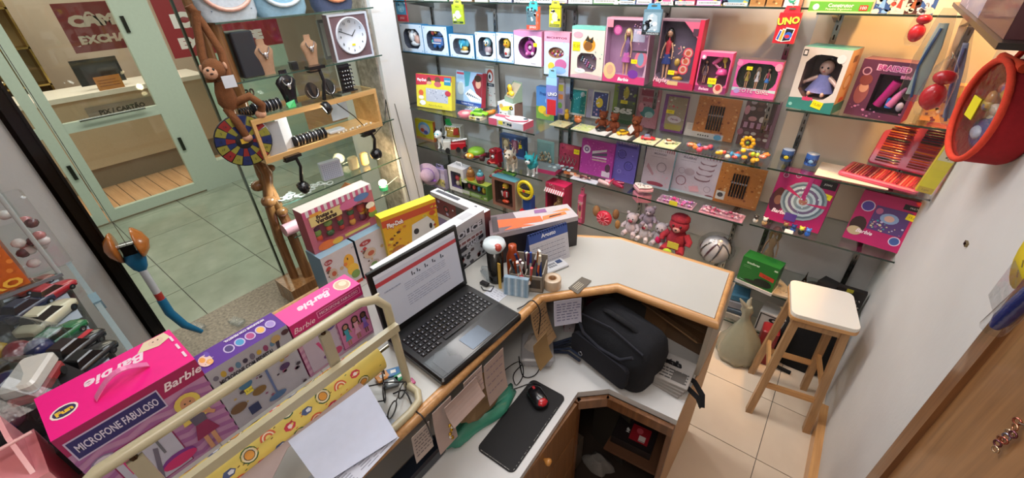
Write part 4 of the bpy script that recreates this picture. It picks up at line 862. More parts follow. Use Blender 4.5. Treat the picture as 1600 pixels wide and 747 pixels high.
# ================================================================ SECOND SHELF, MIDDLE (z = ZM2)
for bl, br, tp, lab, a1, a2 in (((889, 173), (914, 178), (892, 139), 'white framed teal sea picture game, left of the space one', '#2f8f8a', 'mar'), ((923, 178), (947, 183), (928, 143), 'white framed dark blue space picture game with yellow sun', '#4a4f7c', 'sol')):
    pl, rx = lean(zplace(bl, br, tp, ZM2, dy=.0), .1); pl = (pl[0]-V((.04, 0, 0)), pl[1]+.04, pl[2], 0)
    def art_(q, a1=a1, a2=a2):
        q.rect(.0, 0, .26, 1, '#b9b4cc').text(a2.upper(), .13, .7, .014, '#6a6a88', rot=pi/2).rect(.3, .08, .97, .94, a1)
        if a2 == 'sol': q.ell(.6, .58, .17, .17, '#e6c438').specks(16, ['#e8b8c8', '#c8d4ec', '#8a9ad0', '#f0e4e8'], .004, .009, .34, .12, .94, .9, 3)
        else: q.specks(20, ['#5fc0a8', '#c86a7a', '#a8d8d0', '#1f6a70'], .003, .007, .34, .12, .94, .9, 5).ell(.8, .8, .1, .09, '#b8c8c8')
        q.rect(.28, .0, 1, .05, '#e6e2d2')
    pack('picture_game_box', lab, 'game box', pl, .03, '#dcd8c8', art_, rx)
pl, rx = lean(zplace((955, 178), (989, 185), (958, 132), ZM2), .08)
pack('activity_pack', 'green pack printed 365 with yellow tag, behind brown bears', 'activity pack', pl, .02, '#5f6e58', lambda q: q.rect(.0, .6, 1, 1, '#4b4660').rect(0, .3, .2, 1, '#8aa040').ell(.55, .78, .13, .14, '#c8b83a').ell(.55, .88, .07, .07, '#d8c84a').specks(14, ['#8fa63e', '#6f5a8a', '#e0e0d0'], .004, .01, v0=.55).text('365', .5, .33, .046, '#3a5a2a', bold=.1, width=.86).text('365', .5, .335, .044, '#f2f2ea', bold=.07, width=.84).tag(.5, .56, w_=.05, h_=.022).rect(0, 0, 1, .1, '#3a5c36'), rx, film=True)
pl, rx = lean(zplace((993, 184), (1025, 192), (996, 138), ZM2), .08)
pack('tableware_pack', 'pink and grey kitchen toy pack behind the bear with a white diamond tag', 'activity pack', pl, .02, '#b27a86', lambda q: q.rect(.1, .8, .9, .95, '#93304a').rect(.2, .66, .8, .76, '#a84a5c').ell(.5, .4, .35, .14, '#3f7f80').ell(.6, .34, .2, .08, '#9fc0c0').ell(.18, .5, .13, .12, '#d890a0').specks(10, ['#e6e0e0', '#7a3a4a'], .003, .008), rx, film=True)
pb = PZ(968, 190, ZM2)
g5 = 'brown plush bears in front of the activity packs'
bear('plush_bear', 'left brown plush bear, sitting under the 365 pack', (pb.x-.03, 2.53, ZM2), .1, .12, '#6b3116', '#8a4a26', group=g5)
bear('plush_bear', 'middle brown plush bear with green bow under the 365 pack', (pb.x+.055, 2.52, ZM2), -.1, .12, '#6b3116', '#8a4a26', group=g5)
r = bear('plush_bear', 'brown plush bear with white diamond paper tag, right of the other two', (PZ(1012, 198, ZM2).x, 2.52, ZM2), 0, .125, '#70351a', '#8a4a26', group=g5)
b = MB(); b.sheet([(.0, -.075, .09), (.022, -.078, .06), (.0, -.08, .03), (-.022, -.078, .06)], .001, '#e2e0dc', 'paper'); b.obj('paper_tag', r)
pl, rx = lean(zplace((1031, 198), (1066, 206), (1040, 150), ZM2), .1)
pack('pen_pack', 'purple framed glittery pen pack with yellow price tag', 'pen pack', pl, .02, '#7a3f86', lambda q: q.rect(.15, .1, .98, .96, '#9a8f78').specks(30, ['#b8b09a', '#7f7a60', '#c8505c', '#cfc8b8'], .003, .009, .18, .35, .95, .95).ell(.55, .36, .3, .1, '#cfc6cc').text('Pérola', .55, .36, .018, '#8a5a7c', bold=.03).rect(.2, .06, .9, .22, '#a89e4e').tag(.32, .55, w_=.05, h_=.022), rx, film=True)
def markerpack(name, lab, pl, rx, x0, label_):
    r, w_, h_ = pack(name, lab, 'pen pack', pl, .015, '#c07a3c', lambda q: q.specks(70, ['#a05c26', '#d99a58', '#8a4a20', '#e0b078'], .003, .009).rect(.0, .0, 1, .06, '#b06a30').rect(.04, .08, .25, .3, '#d8d4cc').ell(.14, .2, .07, .06, '#444') if label_ else q.specks(70, ['#a05c26', '#d99a58', '#8a4a20', '#e0b078'], .003, .009), rx, film=True)
    for k in range(6):
        m_ = MB('plastic'); x = w_*(x0+.062*k); m_.cyl((x, -.004, h_*.22), (x, -.004, h_*.8), .0052, '#17171b', n=8); m_.cyl((x, -.004, h_*.56), (x, -.004, h_*.6), .0056, '#8e8e94', n=8); m_.obj('marker', r)
    return r
pl, rx = lean(zplace((1080, 208), (1143, 222), (1090, 152), ZM2), .12)
markerpack('marker_pack', 'orange pack of six black markers on the shelf below the Cute Girl box', pl, rx, .33, False)
pl, rx = lean(zplace((1068, 210), (1128, 219), (1073, 193), ZM2, dy=-.02), .3)
pack('writing_card', 'long white card with handwriting print in front of the orange marker pack', 'card', pl, .006, '#c9c6c2', lambda q: q.lines(4, '#888', .06, .4, .5, .9, .002, 3).text('Big Kids', .58, .52, .02, '#554d50').rect(.78, .35, .95, .85, '#b5949a').ell(.87, .2, .1, .2, '#5aa0c0').text('● ● ● ● ●', .5, .2, .012, '#332'), rx)
pl, rx = lean(zplace((1150, 220), (1200, 232), (1163, 156), ZM2), .12)
pack('makeup_card', 'tall brown and pink toy makeup card hanging at the end of the shelf', 'toy makeup', pl, .02, '#5f3a40', lambda q: (q.rect(.1, .55, .85, .98, '#4a3029'), [q.ell(.22+.22*(k % 3), .92-.13*(k//3), .09, .045, ('#a8949a', '#6f4c40', '#d8ccc8')[k % 3]) for k in range(6)], q.ell(.3, .58, .13, .05, '#b8868a').circ(.6, .58, .018, '#d8d0cc').rect(.0, .36, 1, .52, '#4a1426'), [q.rect(.08+.2*k, .38, .2+.2*k, .5, '#b58aa4') for k in range(5)], [q.ell(.25+.2*(k % 4), .27-.1*(k//4), .08, .035, ('#8c8078', '#d2cac4', '#5a4a4a')[k % 3]) for k in range(8)], q.ell(.08, .75, .08, .1, '#c9909c').ell(.04, .28, .09, .07, '#a86a78').rect(.9, 0, 1, 1, '#8a6478')), rx, film=True)
# cards lying at the shelf edge, each with a small toy on it
def lyingcard(px, py, w_, d, z, col, art, lab, rz=0, name='toy_card', cat='toy', y=None):
    a = PZ(px, py, z); y = a.y if y is None else y
    r = thing(name, lab, cat, (a.x*y/a.y, y, z), rz); b = MB(); b.box(-w_/2, -d/2, 0, w_/2, d/2, .004, col); b.obj('card', r)
    q = Print(w_, d, 'flat', .004); 
    for k, v in enumerate(art): pass
    q.mb.T = MX.Translation((-w_/2, -d/2, 0))
    q.rect(.04, .04, .96, .96, art[0]).specks(art[2], art[1], .003, .01, .08, .08, .92, .92, seed=int(px)); q.out('print', r); return r
lyingcard(877, 190, .12, .12, ZM2, '#e6d9a8', ('#d9cf9a', ['#5a6aa8', '#d9a83c', '#e8e2cc', '#c05a5a'], 12), 'cream and yellow card with blue band, first lying card from the card game', y=2.47)
lyingcard(913, 196, .13, .13, ZM2, '#e3dfc6', ('#c8cf8a', ['#6fae3c', '#d9584a', '#e9e4d0', '#6a7ab0'], 14), 'card with green and red stripes lying at shelf edge', y=2.475)
r = lyingcard(940, 203, .12, .14, ZM2, '#e8e6e0', ('#d8d4cc', ['#9a9a9a', '#eceae2'], 8), 'white card carrying a black toy car', y=2.475); rc = toycar('toy_car', 'black toy car mounted on a white card', r.location+V((.0, .01, .0045)), 1.0, .085, '#1e1f22')
r = lyingcard(973, 209, .12, .14, ZM2, '#ece8da', ('#dcd8c4', ['#a8a08a', '#eceae2'], 8), 'white card carrying a yellow toy car', y=2.475); toycar('toy_car', 'yellow toy car mounted on a white card', r.location+V((0, .01, .0045)), .9, .085, '#e9b41e', '#7a5a14')
r = lyingcard(1012, 214, .13, .13, ZM2, '#ece6c4', ('#dcd6a8', ['#8a8a70', '#4a4a3a'], 8), 'cream card carrying a red toy car', y=2.47); toycar('toy_car', 'red toy car with grey roof on a cream card', r.location+V((0, .01, .0045)), .3, .085, '#d9353f', '#8a7a88', roofcol='#7f88a8')
r = lyingcard(1045, 223, .11, .13, ZM2, '#e8e2bc', ('#d2d6a0', ['#5a7a4a', '#222', '#e9e4d0'], 10), 'cream card carrying a tiny white toy bus', y=2.47); toycar('toy_car', 'tiny cream toy bus mounted on a card', r.location+V((0, .01, .0045)), .5, .06, '#e6dcc0', '#a0522e', tall=1.3)
r = thing('yellow_duck_figure', 'little yellow and orange clip figures on the cards by the sea picture', 'toy', (PZ(905, 178, ZM2).x, 2.565, ZM2)); b = MB('plastic'); b.ball((0, 0, .03), (.018, .015, .03), '#e8b42c'); b.ball((0, -.004, .066), .015, '#f0c33c'); b.obj('figure', r)
r = thing('orange_crab_figure', 'small orange rubber figure next to the yellow duck figure', 'toy', (PZ(922, 182, ZM2).x, 2.55, ZM2)); b = MB('plastic'); b.ball((0, 0, .02), (.03, .015, .02), '#dd7a44'); 
for q_ in (-1, 0, 1): b.ball((q_*.02, 0, .043), .01, '#e28c58', n=7, m=5)
b.obj('figure', r)
def toybag(px, py, z, n, cols, w_, d, h_, lab, y, seed=1):
    a = PZ(px, py, z); r = thing('bagged_toys', lab, 'toy', (a.x*y/a.y, y, z)); R = random.Random(seed)
    for k in range(n):
        b = MB('plastic'); b.ball((0, 0, 0), (R.uniform(.01, .02), R.uniform(.01, .018), R.uniform(.009, .016)), cols[k % len(cols)], n=9, m=6)
        o = b.obj('toy_piece', r); o.location = (R.uniform(-w_/2, w_/2), R.uniform(-d/2, d/2), R.uniform(.014, h_))
    b = MB('film'); P_ = rrect(w_+.04, d+.03, .02, 3); b.loft([[(x, y_, .001) for x, y_ in P_], [(x*1.02, y_*1.02, h_*.6) for x, y_ in P_], [(x*.8, y_*.6, h_+.02) for x, y_ in P_]], '#fff'); b.obj('clear_bag', r); return r
toybag(1092, 228, ZM2, 11, ['#e8506a', '#eec23a', '#f08a3c', '#d8586c', '#4a5fb0'], .13, .07, .03, 'clear bag of red and yellow toy fruit at the shelf edge', 2.455, 3)
toybag(1138, 236, ZM2, 9, ['#e04a3a', '#4aa0d8', '#f2e6d0', '#eec23a'], .11, .06, .025, 'clear bag of small red, white and blue toys at the shelf edge', 2.445, 5)
r = toybag(1178, 240, ZM2, 12, ['#f2b81e', '#f08a3c', '#f27a5a', '#f4cf2c', '#b8d82c'], .13, .1, .055, 'clear bag of orange and yellow toy flowers at the right end', 2.47, 8)
b = MB('plastic')
for k in range(9): b.ball((-.05+.028*cos(2*pi*k/9), .05, .075+.028*sin(2*pi*k/9)), (.012, .006, .012), '#f0b31c', n=7, m=5)
b.ball((-.05, .045, .075), .01, '#5a7a2c'); b.obj('flower', r)
# ================================================================ THIRD SHELF, LEFT (z = ZL3)
def at(px, py, y, z): a = PY(px, py, y); return V((a.x, y, z))
p, rx = lean(place((652, 220), (679, 226), (646, 186), ZL3, 2.42), .05)
pack('water_game_pack', 'yellow card pack with blue bubble toy, leftmost on the robot dog shelf', 'toy', p, .03, '#ddd02c', lambda q: q.ell(.5, .6, .34, .32, '#7ab0d8').ell(.5, .55, .26, .24, '#c8c0cc').ell(.4, .5, .12, .1, '#c8503c').ell(.58, .42, .12, .1, '#5a5aa0').rect(0, 0, 1, .12, '#d89a6c').text('Aqua', .5, .2, .02, '#a83a2c'), rx, side='#c0622c')
rb = quadr('robot_dog', 'white robot dog toy with black visor standing by the yellow pack', at(693, 235, 2.37, ZL3), .2, .19, '#e8eaec', '#e4e6e8', '#1c1e22', cat='robot toy', eye='#4fd0e0', spots='#15171a')
r = thing('fire_truck', 'red toy fire truck with white cabin', 'toy vehicle', at(721, 238, 2.4, ZL3), .75); r.scale = (1.1, 1.1, 1.35)
b = MB('plastic'); b.rbox(-.09, -.03, .02, .04, .03, .06, '#c2202c', .006); b.rbox(-.13, -.03, .02, -.07, .03, .075, '#d8d4cc', .006); b.obj('body', r)
b = MB(); b.box(-.133, -.024, .045, -.128, .024, .068, '#2a3a44', 'plastic'); b.obj('windscreen', r)
for x in (-.1, -.02, .03):
    for y in (-1, 1): b = MB(); b.cyl((x, y*.022, .018), (x, y*.034, .018), .018, '#1d1d1f', n=12); b.obj('wheel', r)
b = MB(); b.tube([(-.06, -.01, .068), (.05, -.01, .075)], .004, '#c8c8c8', 'metal', 6); b.tube([(-.06, .01, .068), (.05, .01, .075)], .004, '#c8c8c8', 'metal', 6); b.obj('ladder', r)
p = place((697, 222), (733, 232), (700, 196), ZL3, 2.52)
r, w_, h_ = winbox('vehicle_box', 'open white box with yellow red picture tray behind the fire truck', 'toy box', (p[0], .15, .13, .35), .08, '#d5d3cc', (.05, .25, .95, .95), inner='#c8a42c', rec=.3)
Print(w_, h_).rect(0, 0, 1, .2, '#c2b8ae').poly([(.5, .4), (.9, .45), (.85, .9), (.6, .85)], '#c0342c').out('print', r)
r = thing('green_flag_toy', 'green and white toy on the box behind the fire truck', 'toy', at(700, 190, 2.55, ZL3+.13)); b = MB('plastic'); b.loft([[(-.03, 0, 0), (.03, 0, 0), (.03, .02, 0), (-.03, .02, 0)], [(-.04, 0, .05), (.0, 0, .06), (.0, .02, .06), (-.04, .02, .05)]], '#2fa860', smooth=False); b.obj('flag', r)
b = MB(); b.box(-.035, .0, -.0, .05, .04, -.0+.004, '#e4e4e0'); b.obj('base', r)
r = thing('turtle_car', 'green and red toy turtle car with yellow face', 'toy vehicle', at(745, 246, 2.35, ZL3), .2); r.scale = (1.2,)*3
b = MB('plastic'); b.ball((0, 0, .05), (.06, .055, .03), '#8fc23a', n=14); b.obj('shell', r); b = MB('plastic'); b.ball((0, .0, .03), (.075, .05, .022), '#8a2430'); b.obj('chassis', r)
b = MB('plastic'); b.ball((-.02, -.055, .035), (.032, .02, .02), '#e8a82a'); b.ball((-.035, -.072, .042), .008, '#fff1b0'); b.ball((-.005, -.074, .042), .008, '#fff1b0'); b.obj('face', r)
for x, y in ((-.06, -.03), (.06, -.03), (-.06, .035), (.06, .035)): b = MB(); b.cyl((x-.012, y, .018), (x+.012, y, .018), .018, '#4a1c20', n=10); b.obj('wheel', r)
r = thing('monster_car', 'dark red toy creature car with one round eye', 'toy vehicle', at(775, 255, 2.33, ZL3)); b = MB('plastic'); b.rbox(-.045, -.04, .015, .045, .05, .13, '#a8182a', .025, top=.1); b.ball((0, -.03, .12), (.035, .03, .025), '#8a1020'); b.obj('body', r)
b = MB('plastic'); b.ball((.012, -.048, .085), .014, '#d8d8d8'); b.ball((.012, -.06, .085), .007, '#222'); b.obj('eye', r)
b = MB('plastic')
for q in (-1, 1): b.cyl((q*.045, -.02, .02), (q*.06, -.02, .02), .02, '#7a1420', n=10)
b.tube([(-.03, -.045, .04), (0, -.055, .035), (.03, -.045, .04)], .006, '#e05a50'); b.obj('wheel_guard', r)
quadr('toy_puppy', 'cream and brown plush puppy with upright ears', at(800, 264, 2.32, ZL3), .25, .2, '#d6cab8', '#ddd2c2', '#cfc2b2', spots='#8a5f42')
quadr('toy_puppy', 'turquoise and white husky puppy toy at the right of the cream puppy', at(832, 273, 2.335, ZL3), .15, .19, '#2fa3ae', '#d8dcde', '#2fa3ae', spots='#2fa3ae')
p = place((782, 236), (830, 246), (780, 198), ZL3, 2.53)
pack('pup_puzzle_box', 'dark blue box with cartoon animal pictures behind the puppies', 'toy box', (p[0], .24, .17, 0), .05, '#26406f', lambda q: q.specks(24, ['#8a6a4a', '#c8a878', '#6a3a4a', '#8fa8c8'], .006, .016, .15, .3, .9, .9, 2).rect(.08, .3, .4, .85, '#7a6a5a').ell(.25, .6, .1, .18, '#c8b088').rect(.5, .25, .75, .85, '#7a4058').ell(.62, .6, .07, .2, '#b07a8a').tag(.85, .6, w_=.03, h_=.03).rect(0, 0, 1, .1, '#5a7fb8'))
r = thing('bead_necklace_pack', 'clear pack of tangled cream and gold beads behind the husky puppy', 'jewellery', at(850, 245, 2.5, ZL3)); R_ = random.Random(5); b = MB('plastic')
for k in range(60): b.ball((R_.uniform(-.06, .06), R_.uniform(-.01, .015), R_.uniform(.02, .12)), (.007, .005, R_.uniform(.006, .014)), R_.choice(['#d8c8a0', '#a88a58', '#8a7460', '#e8e0cc']), n=6, m=4)
stuff(b.obj('beads', r)); b = MB(); b.box(-.075, .02, 0, .075, .024, .2, '#7fa8a8'); b.obj('card', r); b = MB(); b.box(-.075, -.02, 0, .075, -.0195, .2, '#fff', 'film'); b.obj('clear_sleeve', r)
# ================================================================ THIRD SHELF, MIDDLE (z = ZM3)
p = place((872, 262), (905, 268), (880, 220), ZM3, 2.55)
r, w_, h_ = pack('tiara_pack', 'dark pink card with silver toy tiara and yellow tag', 'toy jewellery', (p[0], .17, .17, 0), .02, '#a33350', lambda q: q.specks(20, ['#c0506c', '#6a2030'], .004, .01).rect(.3, .8, .7, 1, '#b84a5c').tag(.85, .78, w_=.045, h_=.035), -.1)
b = MB('metal')
for k in range(5): x = w_*.15+w_*.17*k; b.tube([(x, -.012, h_*.2), (x-.014, -.012, h_*.42), (x, -.012, h_*(.6+.1*(1-abs(k-2)/2))), (x+.014, -.012, h_*.42), (x, -.012, h_*.2)], .003, '#d8d4d4', n=5)
b.obj('tiara', r)
r = thing('eyeshadow_case', 'open pink toy makeup tray with round pearly pans', 'toy makeup', at(873, 268, 2.44, ZM3), .1); b = MB(); b.box(-.1, -.03, 0, .1, .1, .03, '#b8386a'); b.c[1] = C('#6a7478'); b.obj('tray', r)
b = MB('plastic')
for k in range(10): b.cyl((-.075+.038*(k % 5), .005+.05*(k//5), .03), (-.075+.038*(k % 5), .005+.05*(k//5), .035), .015, ('#8fa4ac', '#b8c8cc', '#5a6a74')[k % 3], n=12)
b.obj('colour_pan', r); Print(.2, .03).rect(.2, .1, .7, .9, '#d9824a').rect(.45, .2, .6, .8, '#e8d8c8').out('print', r)
r.children[-1].location = (-.1, -.03, 0)
p, rx = lean(zplace((905, 268), (955, 283), (915, 219), ZM3), .08); p = (p[0], .25, p[2]*.98, 0)
pack('manicure_kit', 'magenta manicure kit box with round eye logo', 'toy makeup', p, .03, '#b03d9c', lambda q: q.specks(90, ['#c85ab4', '#942a80', '#d27ac0'], .003, .006).circ(.17, .72, .03, '#e8d8ec').circ(.17, .72, .017, '#6a4a88').circ(.17, .72, .009, '#d8c8e0').poly([(.35, .62), (.78, .76), (.78, .82), (.35, .7)], '#cfc8d0').poly([(.35, .56), (.8, .64), (.8, .72), (.35, .62)], '#5a5468').poly([(.36, .44), (.8, .46), (.8, .5), (.36, .48)], '#c8a8a0').poly([(.36, .52), (.8, .54), (.8, .58), (.36, .55)], '#d8d0d8').rect(.7, .04, .95, .2, '#d8c8dc').ell(.86, .3, .08, .12, '#5a3a54'), rx)
def notebook(name, lab, pl, rx, col, art, rings='#e4e0e0', rings2=None, side=None):
    r, w_, h_ = pack(name, lab, 'notebook', pl, .025, col, art, rx, side=side)
    for k in range(14):
        b = MB('metal'); x = w_*(.05+.069*k); cl = rings2 if (rings2 and k > 9) else rings
        b.tube([(x, -.006, h_*.93), (x, -.012, h_*.98), (x, -.002, h_*1.03), (x, .022, h_*1.02)], .0022, cl, n=5); b.obj('binding_ring', r)
    return r
p, rx = lean(zplace((955, 278), (984, 290), (962, 222), ZM3), .1); p = (p[0], .165, p[2], 0)
notebook('spiral_notebook', 'purple spiral notebook with dotted circles', p, rx, '#6a60b8', lambda q: q.ring(.32, .68, .03, .004, '#2f2a68').circ(.32, .68, .02, '#5850a8').ring(.66, .42, .032, .004, '#2f2a68').circ(.66, .42, .022, '#5850a8').specks(16, ['#8f88d8', '#c0b8f0', '#3a3278'], .002, .004, v1=.85).ring(.3, .25, .014, .003, '#a098e0').rect(.1, .86, .9, .92, '#4a4090'), side='#3a3458')
def art_nb(q):
    q.text('MIÇANGAS', .5, .86, .016, '#6a6070', bold=.03).lines(1, '#8a8090', .2, .85, .76, .81, .002).ring(.62, .55, .032, .005, '#8a808c').ring(.62, .55, .02, .002, '#b8a8b8').specks(14, ['#d8a8b8', '#a89aa8', '#e0b8c8'], .003, .006, .1, .15, .9, .5).ell(.5, .1, .3, .06, '#a0485c').rect(0, 0, 1, .06, '#b8c8d4').poly([(.1, .5), (.14, .6), (.4, .35), (.36, .3)], '#b8909c')
def art_nb2(q):
    q.text('PULSEIRAS', .3, .88, .017, '#6a6070', bold=.03).lines(1, '#8a8090', .1, .5, .78, .83, .002).ring(.2, .3, .033, .006, '#96707c').ring(.17, .55, .02, .002, '#8a7a8c').ell(.35, .55, .12, .09, '#b4a4b0')
    for k in range(4): q.ell(.72-.02*k, .84-.13*k, .18, .075, '#8a6a76').ell(.72-.02*k, .86-.13*k, .165, .06, '#c8bcc8')
    q.specks(16, ['#d8a8b8', '#e0b8c8', '#c09aa8'], .003, .005, .1, .1, .6, .3).ell(.9, .06, .1, .03, '#7a2a3c').rect(0, 0, 1, .06, '#b4c2cc').ring(.82, .22, .02, .002, '#8a7a8c').poly([(.4, .2), (.6, .26), (.66, .12), (.45, .08)], '#d8a8b4')
p, rx = lean(zplace((1001, 285), (1032, 300), (1015, 233), ZM3), .1); p = (p[0], .19, p[2]*1.0, 0)
notebook('craft_notebook', 'white bead craft notebook with holographic edge, left of the wider one', p, rx, '#c8bcc8', art_nb, rings2='#b8303c', side='#8fc8d8')
p, rx = lean(zplace((1047, 295), (1105, 313), (1062, 240), ZM3), .1); p = (p[0], .27, p[2], 0)
notebook('craft_notebook', 'wider white bracelet craft notebook showing stacked bracelets', p, rx, '#c6bbc8', art_nb2, rings2='#b85a5a', side='#8a8690')
p, rx = lean(zplace((1113, 312), (1172, 330), (1130, 258), ZM3), .1); p = (p[0], .245, p[2], 0)
markerpack('marker_pack', 'orange pack of six black markers at the end of the notebook shelf', p, rx, .34, True)
r = thing('lying_doll', 'small doll in brown and pink clothes lying on the shelf edge', 'doll', at(912, 276, 2.43, ZM3+.02), .05, rx=0); o_ = doll(r, 0, 0, 0, .13, hair='#3a1c1c', top='#8a3a44', skirt='#5a2a34'); o_.rotation_euler = (0, rad(88), 0); o_.location = (-.07, 0, 0)
b = MB(); b.box(-.09, -.03, -.02, .11, .03, -.015, '#cfd4dc'); b.obj('card', r)
r = thing('doll_arm_pack', 'pink and white nail polish tubes tied with pink ribbon', 'toy makeup', at(955, 288, 2.45, ZM3+.02), 0)
for k, (x, y, a_, cl) in enumerate(((-.04, -.02, -.25, '#e0b8b8'), (.0, .02, .2, '#c890a0'), (.05, .0, -.4, '#a02848'), (.03, .03, .3, '#8a1c3c'))):
    b = MB('plastic'); b.tube([(-.05, 0, 0), (.0, 0, 0), (.045, 0, 0)], [.014, .016, .01], cl); o = b.obj('tube', r); o.location = (x, y, .0); o.rotation_euler = (0, 0, a_)
b = MB(); b.tube([(-.01, -.03, -.01), (.0, -.03, .02), (.0, .03, .02), (.0, .04, -.01)], .006, '#d8405c', 'plastic'); b.obj('ribbon', r)
r = thing('heart_box', 'round heart shaped pink box with white lid and dark dots', 'box', at(1002, 305, 2.45, ZM3), -.1); hp = []
for k in range(24): t = 2*pi*k/24; hp.append((.0046*16*sin(t)**3*.9, .0046*(13*cos(t)-5*cos(2*t)-2*cos(3*t)-cos(4*t))*.7))
b = MB('plastic'); b.prism(hp, 0, .045, '#d88a9c'); b.obj('base', r); b = MB('plastic'); b.prism([(x*1.04, y*1.04) for x, y in hp], .045, .058, '#e8b0b8'); b.prism([(x*.92, y*.92) for x, y in hp], .058, .0595, '#e8e0d8'); b.obj('lid', r)
b = MB(); [b.cyl((-.03+.01*k, .012*sin(k*2.3), .0595), (-.03+.01*k, .012*sin(k*2.3), .0605), .004, '#5a4434', n=6) for k in range(7)]; b.obj('print', r)
def glitpack(name, lab, px, py, w_, d_, y, base, cols, tagp=False, seed=1):
    r = thing(name, lab, 'toy jewellery', at(px, py, y, ZM3), 0); b = MB(); b.box(-w_/2, -d_/2, 0, w_/2, d_/2, .004, base); b.obj('card', r); R_ = random.Random(seed); b = MB('plastic')
    for k in range(26): b.ball((R_.uniform(-w_*.42, w_*.42), R_.uniform(-d_*.35, d_*.35), .012), (R_.uniform(.006, .013), R_.uniform(.005, .01), .008), R_.choice(cols), n=6, m=4)
    stuff(b.obj('gems', r)); b = MB(); b.rbox(-w_/2, -d_/2, .004, w_/2, d_/2, .026, '#fff', .01, 'film'); b.obj('clear_cover', r)
    if tagp: b = MB(); b.box(-.03, -d_/2-.001, .0, .02, -d_/2+.001, .028, '#eadc3c'); b.obj('price_tag', r)
glitpack('gem_pack', 'clear pack of purple and hot pink hearts with yellow tag', 1055, 326, .22, .1, 2.46, '#d8a8c0', ['#c86ab8', '#e83a90', '#b884d0', '#e070b0'], True, 2)
glitpack('gem_pack', 'long clear pack of pale pink gems at the right end of the notebook shelf', 1125, 345, .24, .1, 2.46, '#d89cb0', ['#d87a98', '#e8b0c0', '#c04a70', '#eac8d4'], False, 4)
# ================================================================ FOURTH SHELF, LEFT (z = ZL4)
r = thing('sun_hat', 'lilac sun hat with purple bow hanging on the column side', 'hat', at(669, 272, 2.26, PY(669, 272, 2.26).z), .5); r.scale = (.85,)*3; b = MB('cloth')
b.lathe([(.12, .0), (.125, -.006), (.12, -.01), (.075, -.012), (.07, -.05), (.05, -.085), (.01, -.095), (.001, -.095)], (0, 0, 0), '#b7a0bc', n=24, ax='y'); b.obj('hat', r)
b = MB('cloth'); b.lathe([(.073, 0), (.078, -.01), (.074, -.022)], (0, -.012, 0), '#9a7ab0', n=24, ax='y')
for q in (-1, 1): b.ball((.05+q*.022, -.03, -.06), (.022, .01, .016), '#9460b8', n=8, m=5)
b.ball((.05, -.035, -.06), .009, '#7a48a0'); b.obj('ribbon', r)
p = place((678, 290), (698, 296), (675, 258), ZL4, 2.3); y_ = 2.3
hang('character_bag', 'small lilac and cream cartoon snack bag beside the lilac hat', (681, 291), (697, 296), (677, 256), 2.32, '#b8a8c8', '#a8a0d0', lambda q, w_, h_: q.rect(0, .5, 1, .8, '#c8c0dc').rect(.05, .1, .95, .5, '#c8b86a').specks(14, ['#8a6a3a', '#e8dcb0', '#6a7aa8'], .004, .01, v1=.55).ell(.3, .6, .12, .08, '#b07a3c'), d=.04, cat='toy')
p = place((704, 300), (727, 307), (697, 258), ZL4, 2.25)
r, w_, h_ = winbox('handbag_box', 'white handle box with red and green toy behind a tall window', 'toy box', p, .1, '#dcdce2', (.16, .16, .84, .82), inner='#5a4a7a', side='#c8c8d4', rec=.5)
b = MB('plastic'); b.ball((w_*.4, .035, h_*.5), (.025, .015, .025), '#d83a50'); b.ball((w_*.65, .035, h_*.4), (.018, .015, .05), '#a8b83a'); b.ball((w_*.4, .035, h_*.28), (.02, .015, .025), '#e8d8c0'); b.obj('toy', r)
b = MB(); b.tube([(w_*.3, .05, h_), (w_*.35, .05, h_+.03), (w_*.65, .05, h_+.03), (w_*.7, .05, h_)], .006, '#e4e4ea', 'plastic'); b.obj('handle', r)
p = place((724, 312), (763, 329), (722, 280), ZL4, 2.25)
r, w_, h_ = winbox('egg_toy_box', 'green box with four coloured dinosaur eggs in a row', 'toy box', p, .07, '#4f7a34', (.1, .35, .95, .88), inner='#3a3a30', topc='#a8b84a', rec=.6)
Print(w_, h_).ell(.12, .9, .12, .1, '#e8ece0').text('OVOS', .12, .9, .012, '#2f5a24').rect(.0, .0, 1, .3, '#6f8f3c').specks(8, ['#a8b890', '#3a5a28', '#d8dcc0'], .006, .012, v1=.3).rect(.35, .08, .7, .26, '#9ab08a').rect(.0, .05, .3, .3, '#b8bcb8').out('print', r)
for k, cl in enumerate(('#a8424c', '#e05a48', '#2f8fd0', '#d8c02c')): b = MB('plastic'); b.ball((w_*(.24+.19*k), .025, h_*.58), (.015+.003*(k == 3), .014, .025+.006*(k == 3)), cl, n=12, m=8); b.obj('toy_egg', r)
for px, py, lab, c1, c2, c3 in ((736, 280, 'brown and orange burger shaped toy cup stacked on the eggs box', '#a87a42', '#d8862c', '#8a5a34'), (751, 284, 'blue and brown cake shaped toy cup stacked on the eggs box', '#5aa0b0', '#6a3c34', '#b84a5c')):
    r = thing('toy_cup', lab, 'toy', at(px, py, 2.285, p[0].z+h_+.0005)); b = MB('plastic'); b.lathe([(.028, 0), (.035, .02), (.034, .035)], (0, 0, 0), c2, n=14); b.lathe([(.036, .035), (.038, .045), (.034, .06)], (0, 0, 0), c3, n=14); b.obj('cup', r)
    b = MB('plastic'); b.ball((0, 0, .07), (.03, .03, .025), c1); b.ball((0, 0, .1), (.014, .014, .012), c1); b.obj('lid', r)
p = place((771, 325), (806, 340), (772, 276), ZL4, 2.25)
r, w_, h_ = winbox('chicken_toy_box', 'box with yellow and red toy chicken behind window', 'toy box', p, .08, '#8a5a4a', (.12, .1, .88, .9), inner='#4a2a20', topc='#5a9aa8', side='#b8ac90', rec=.7)
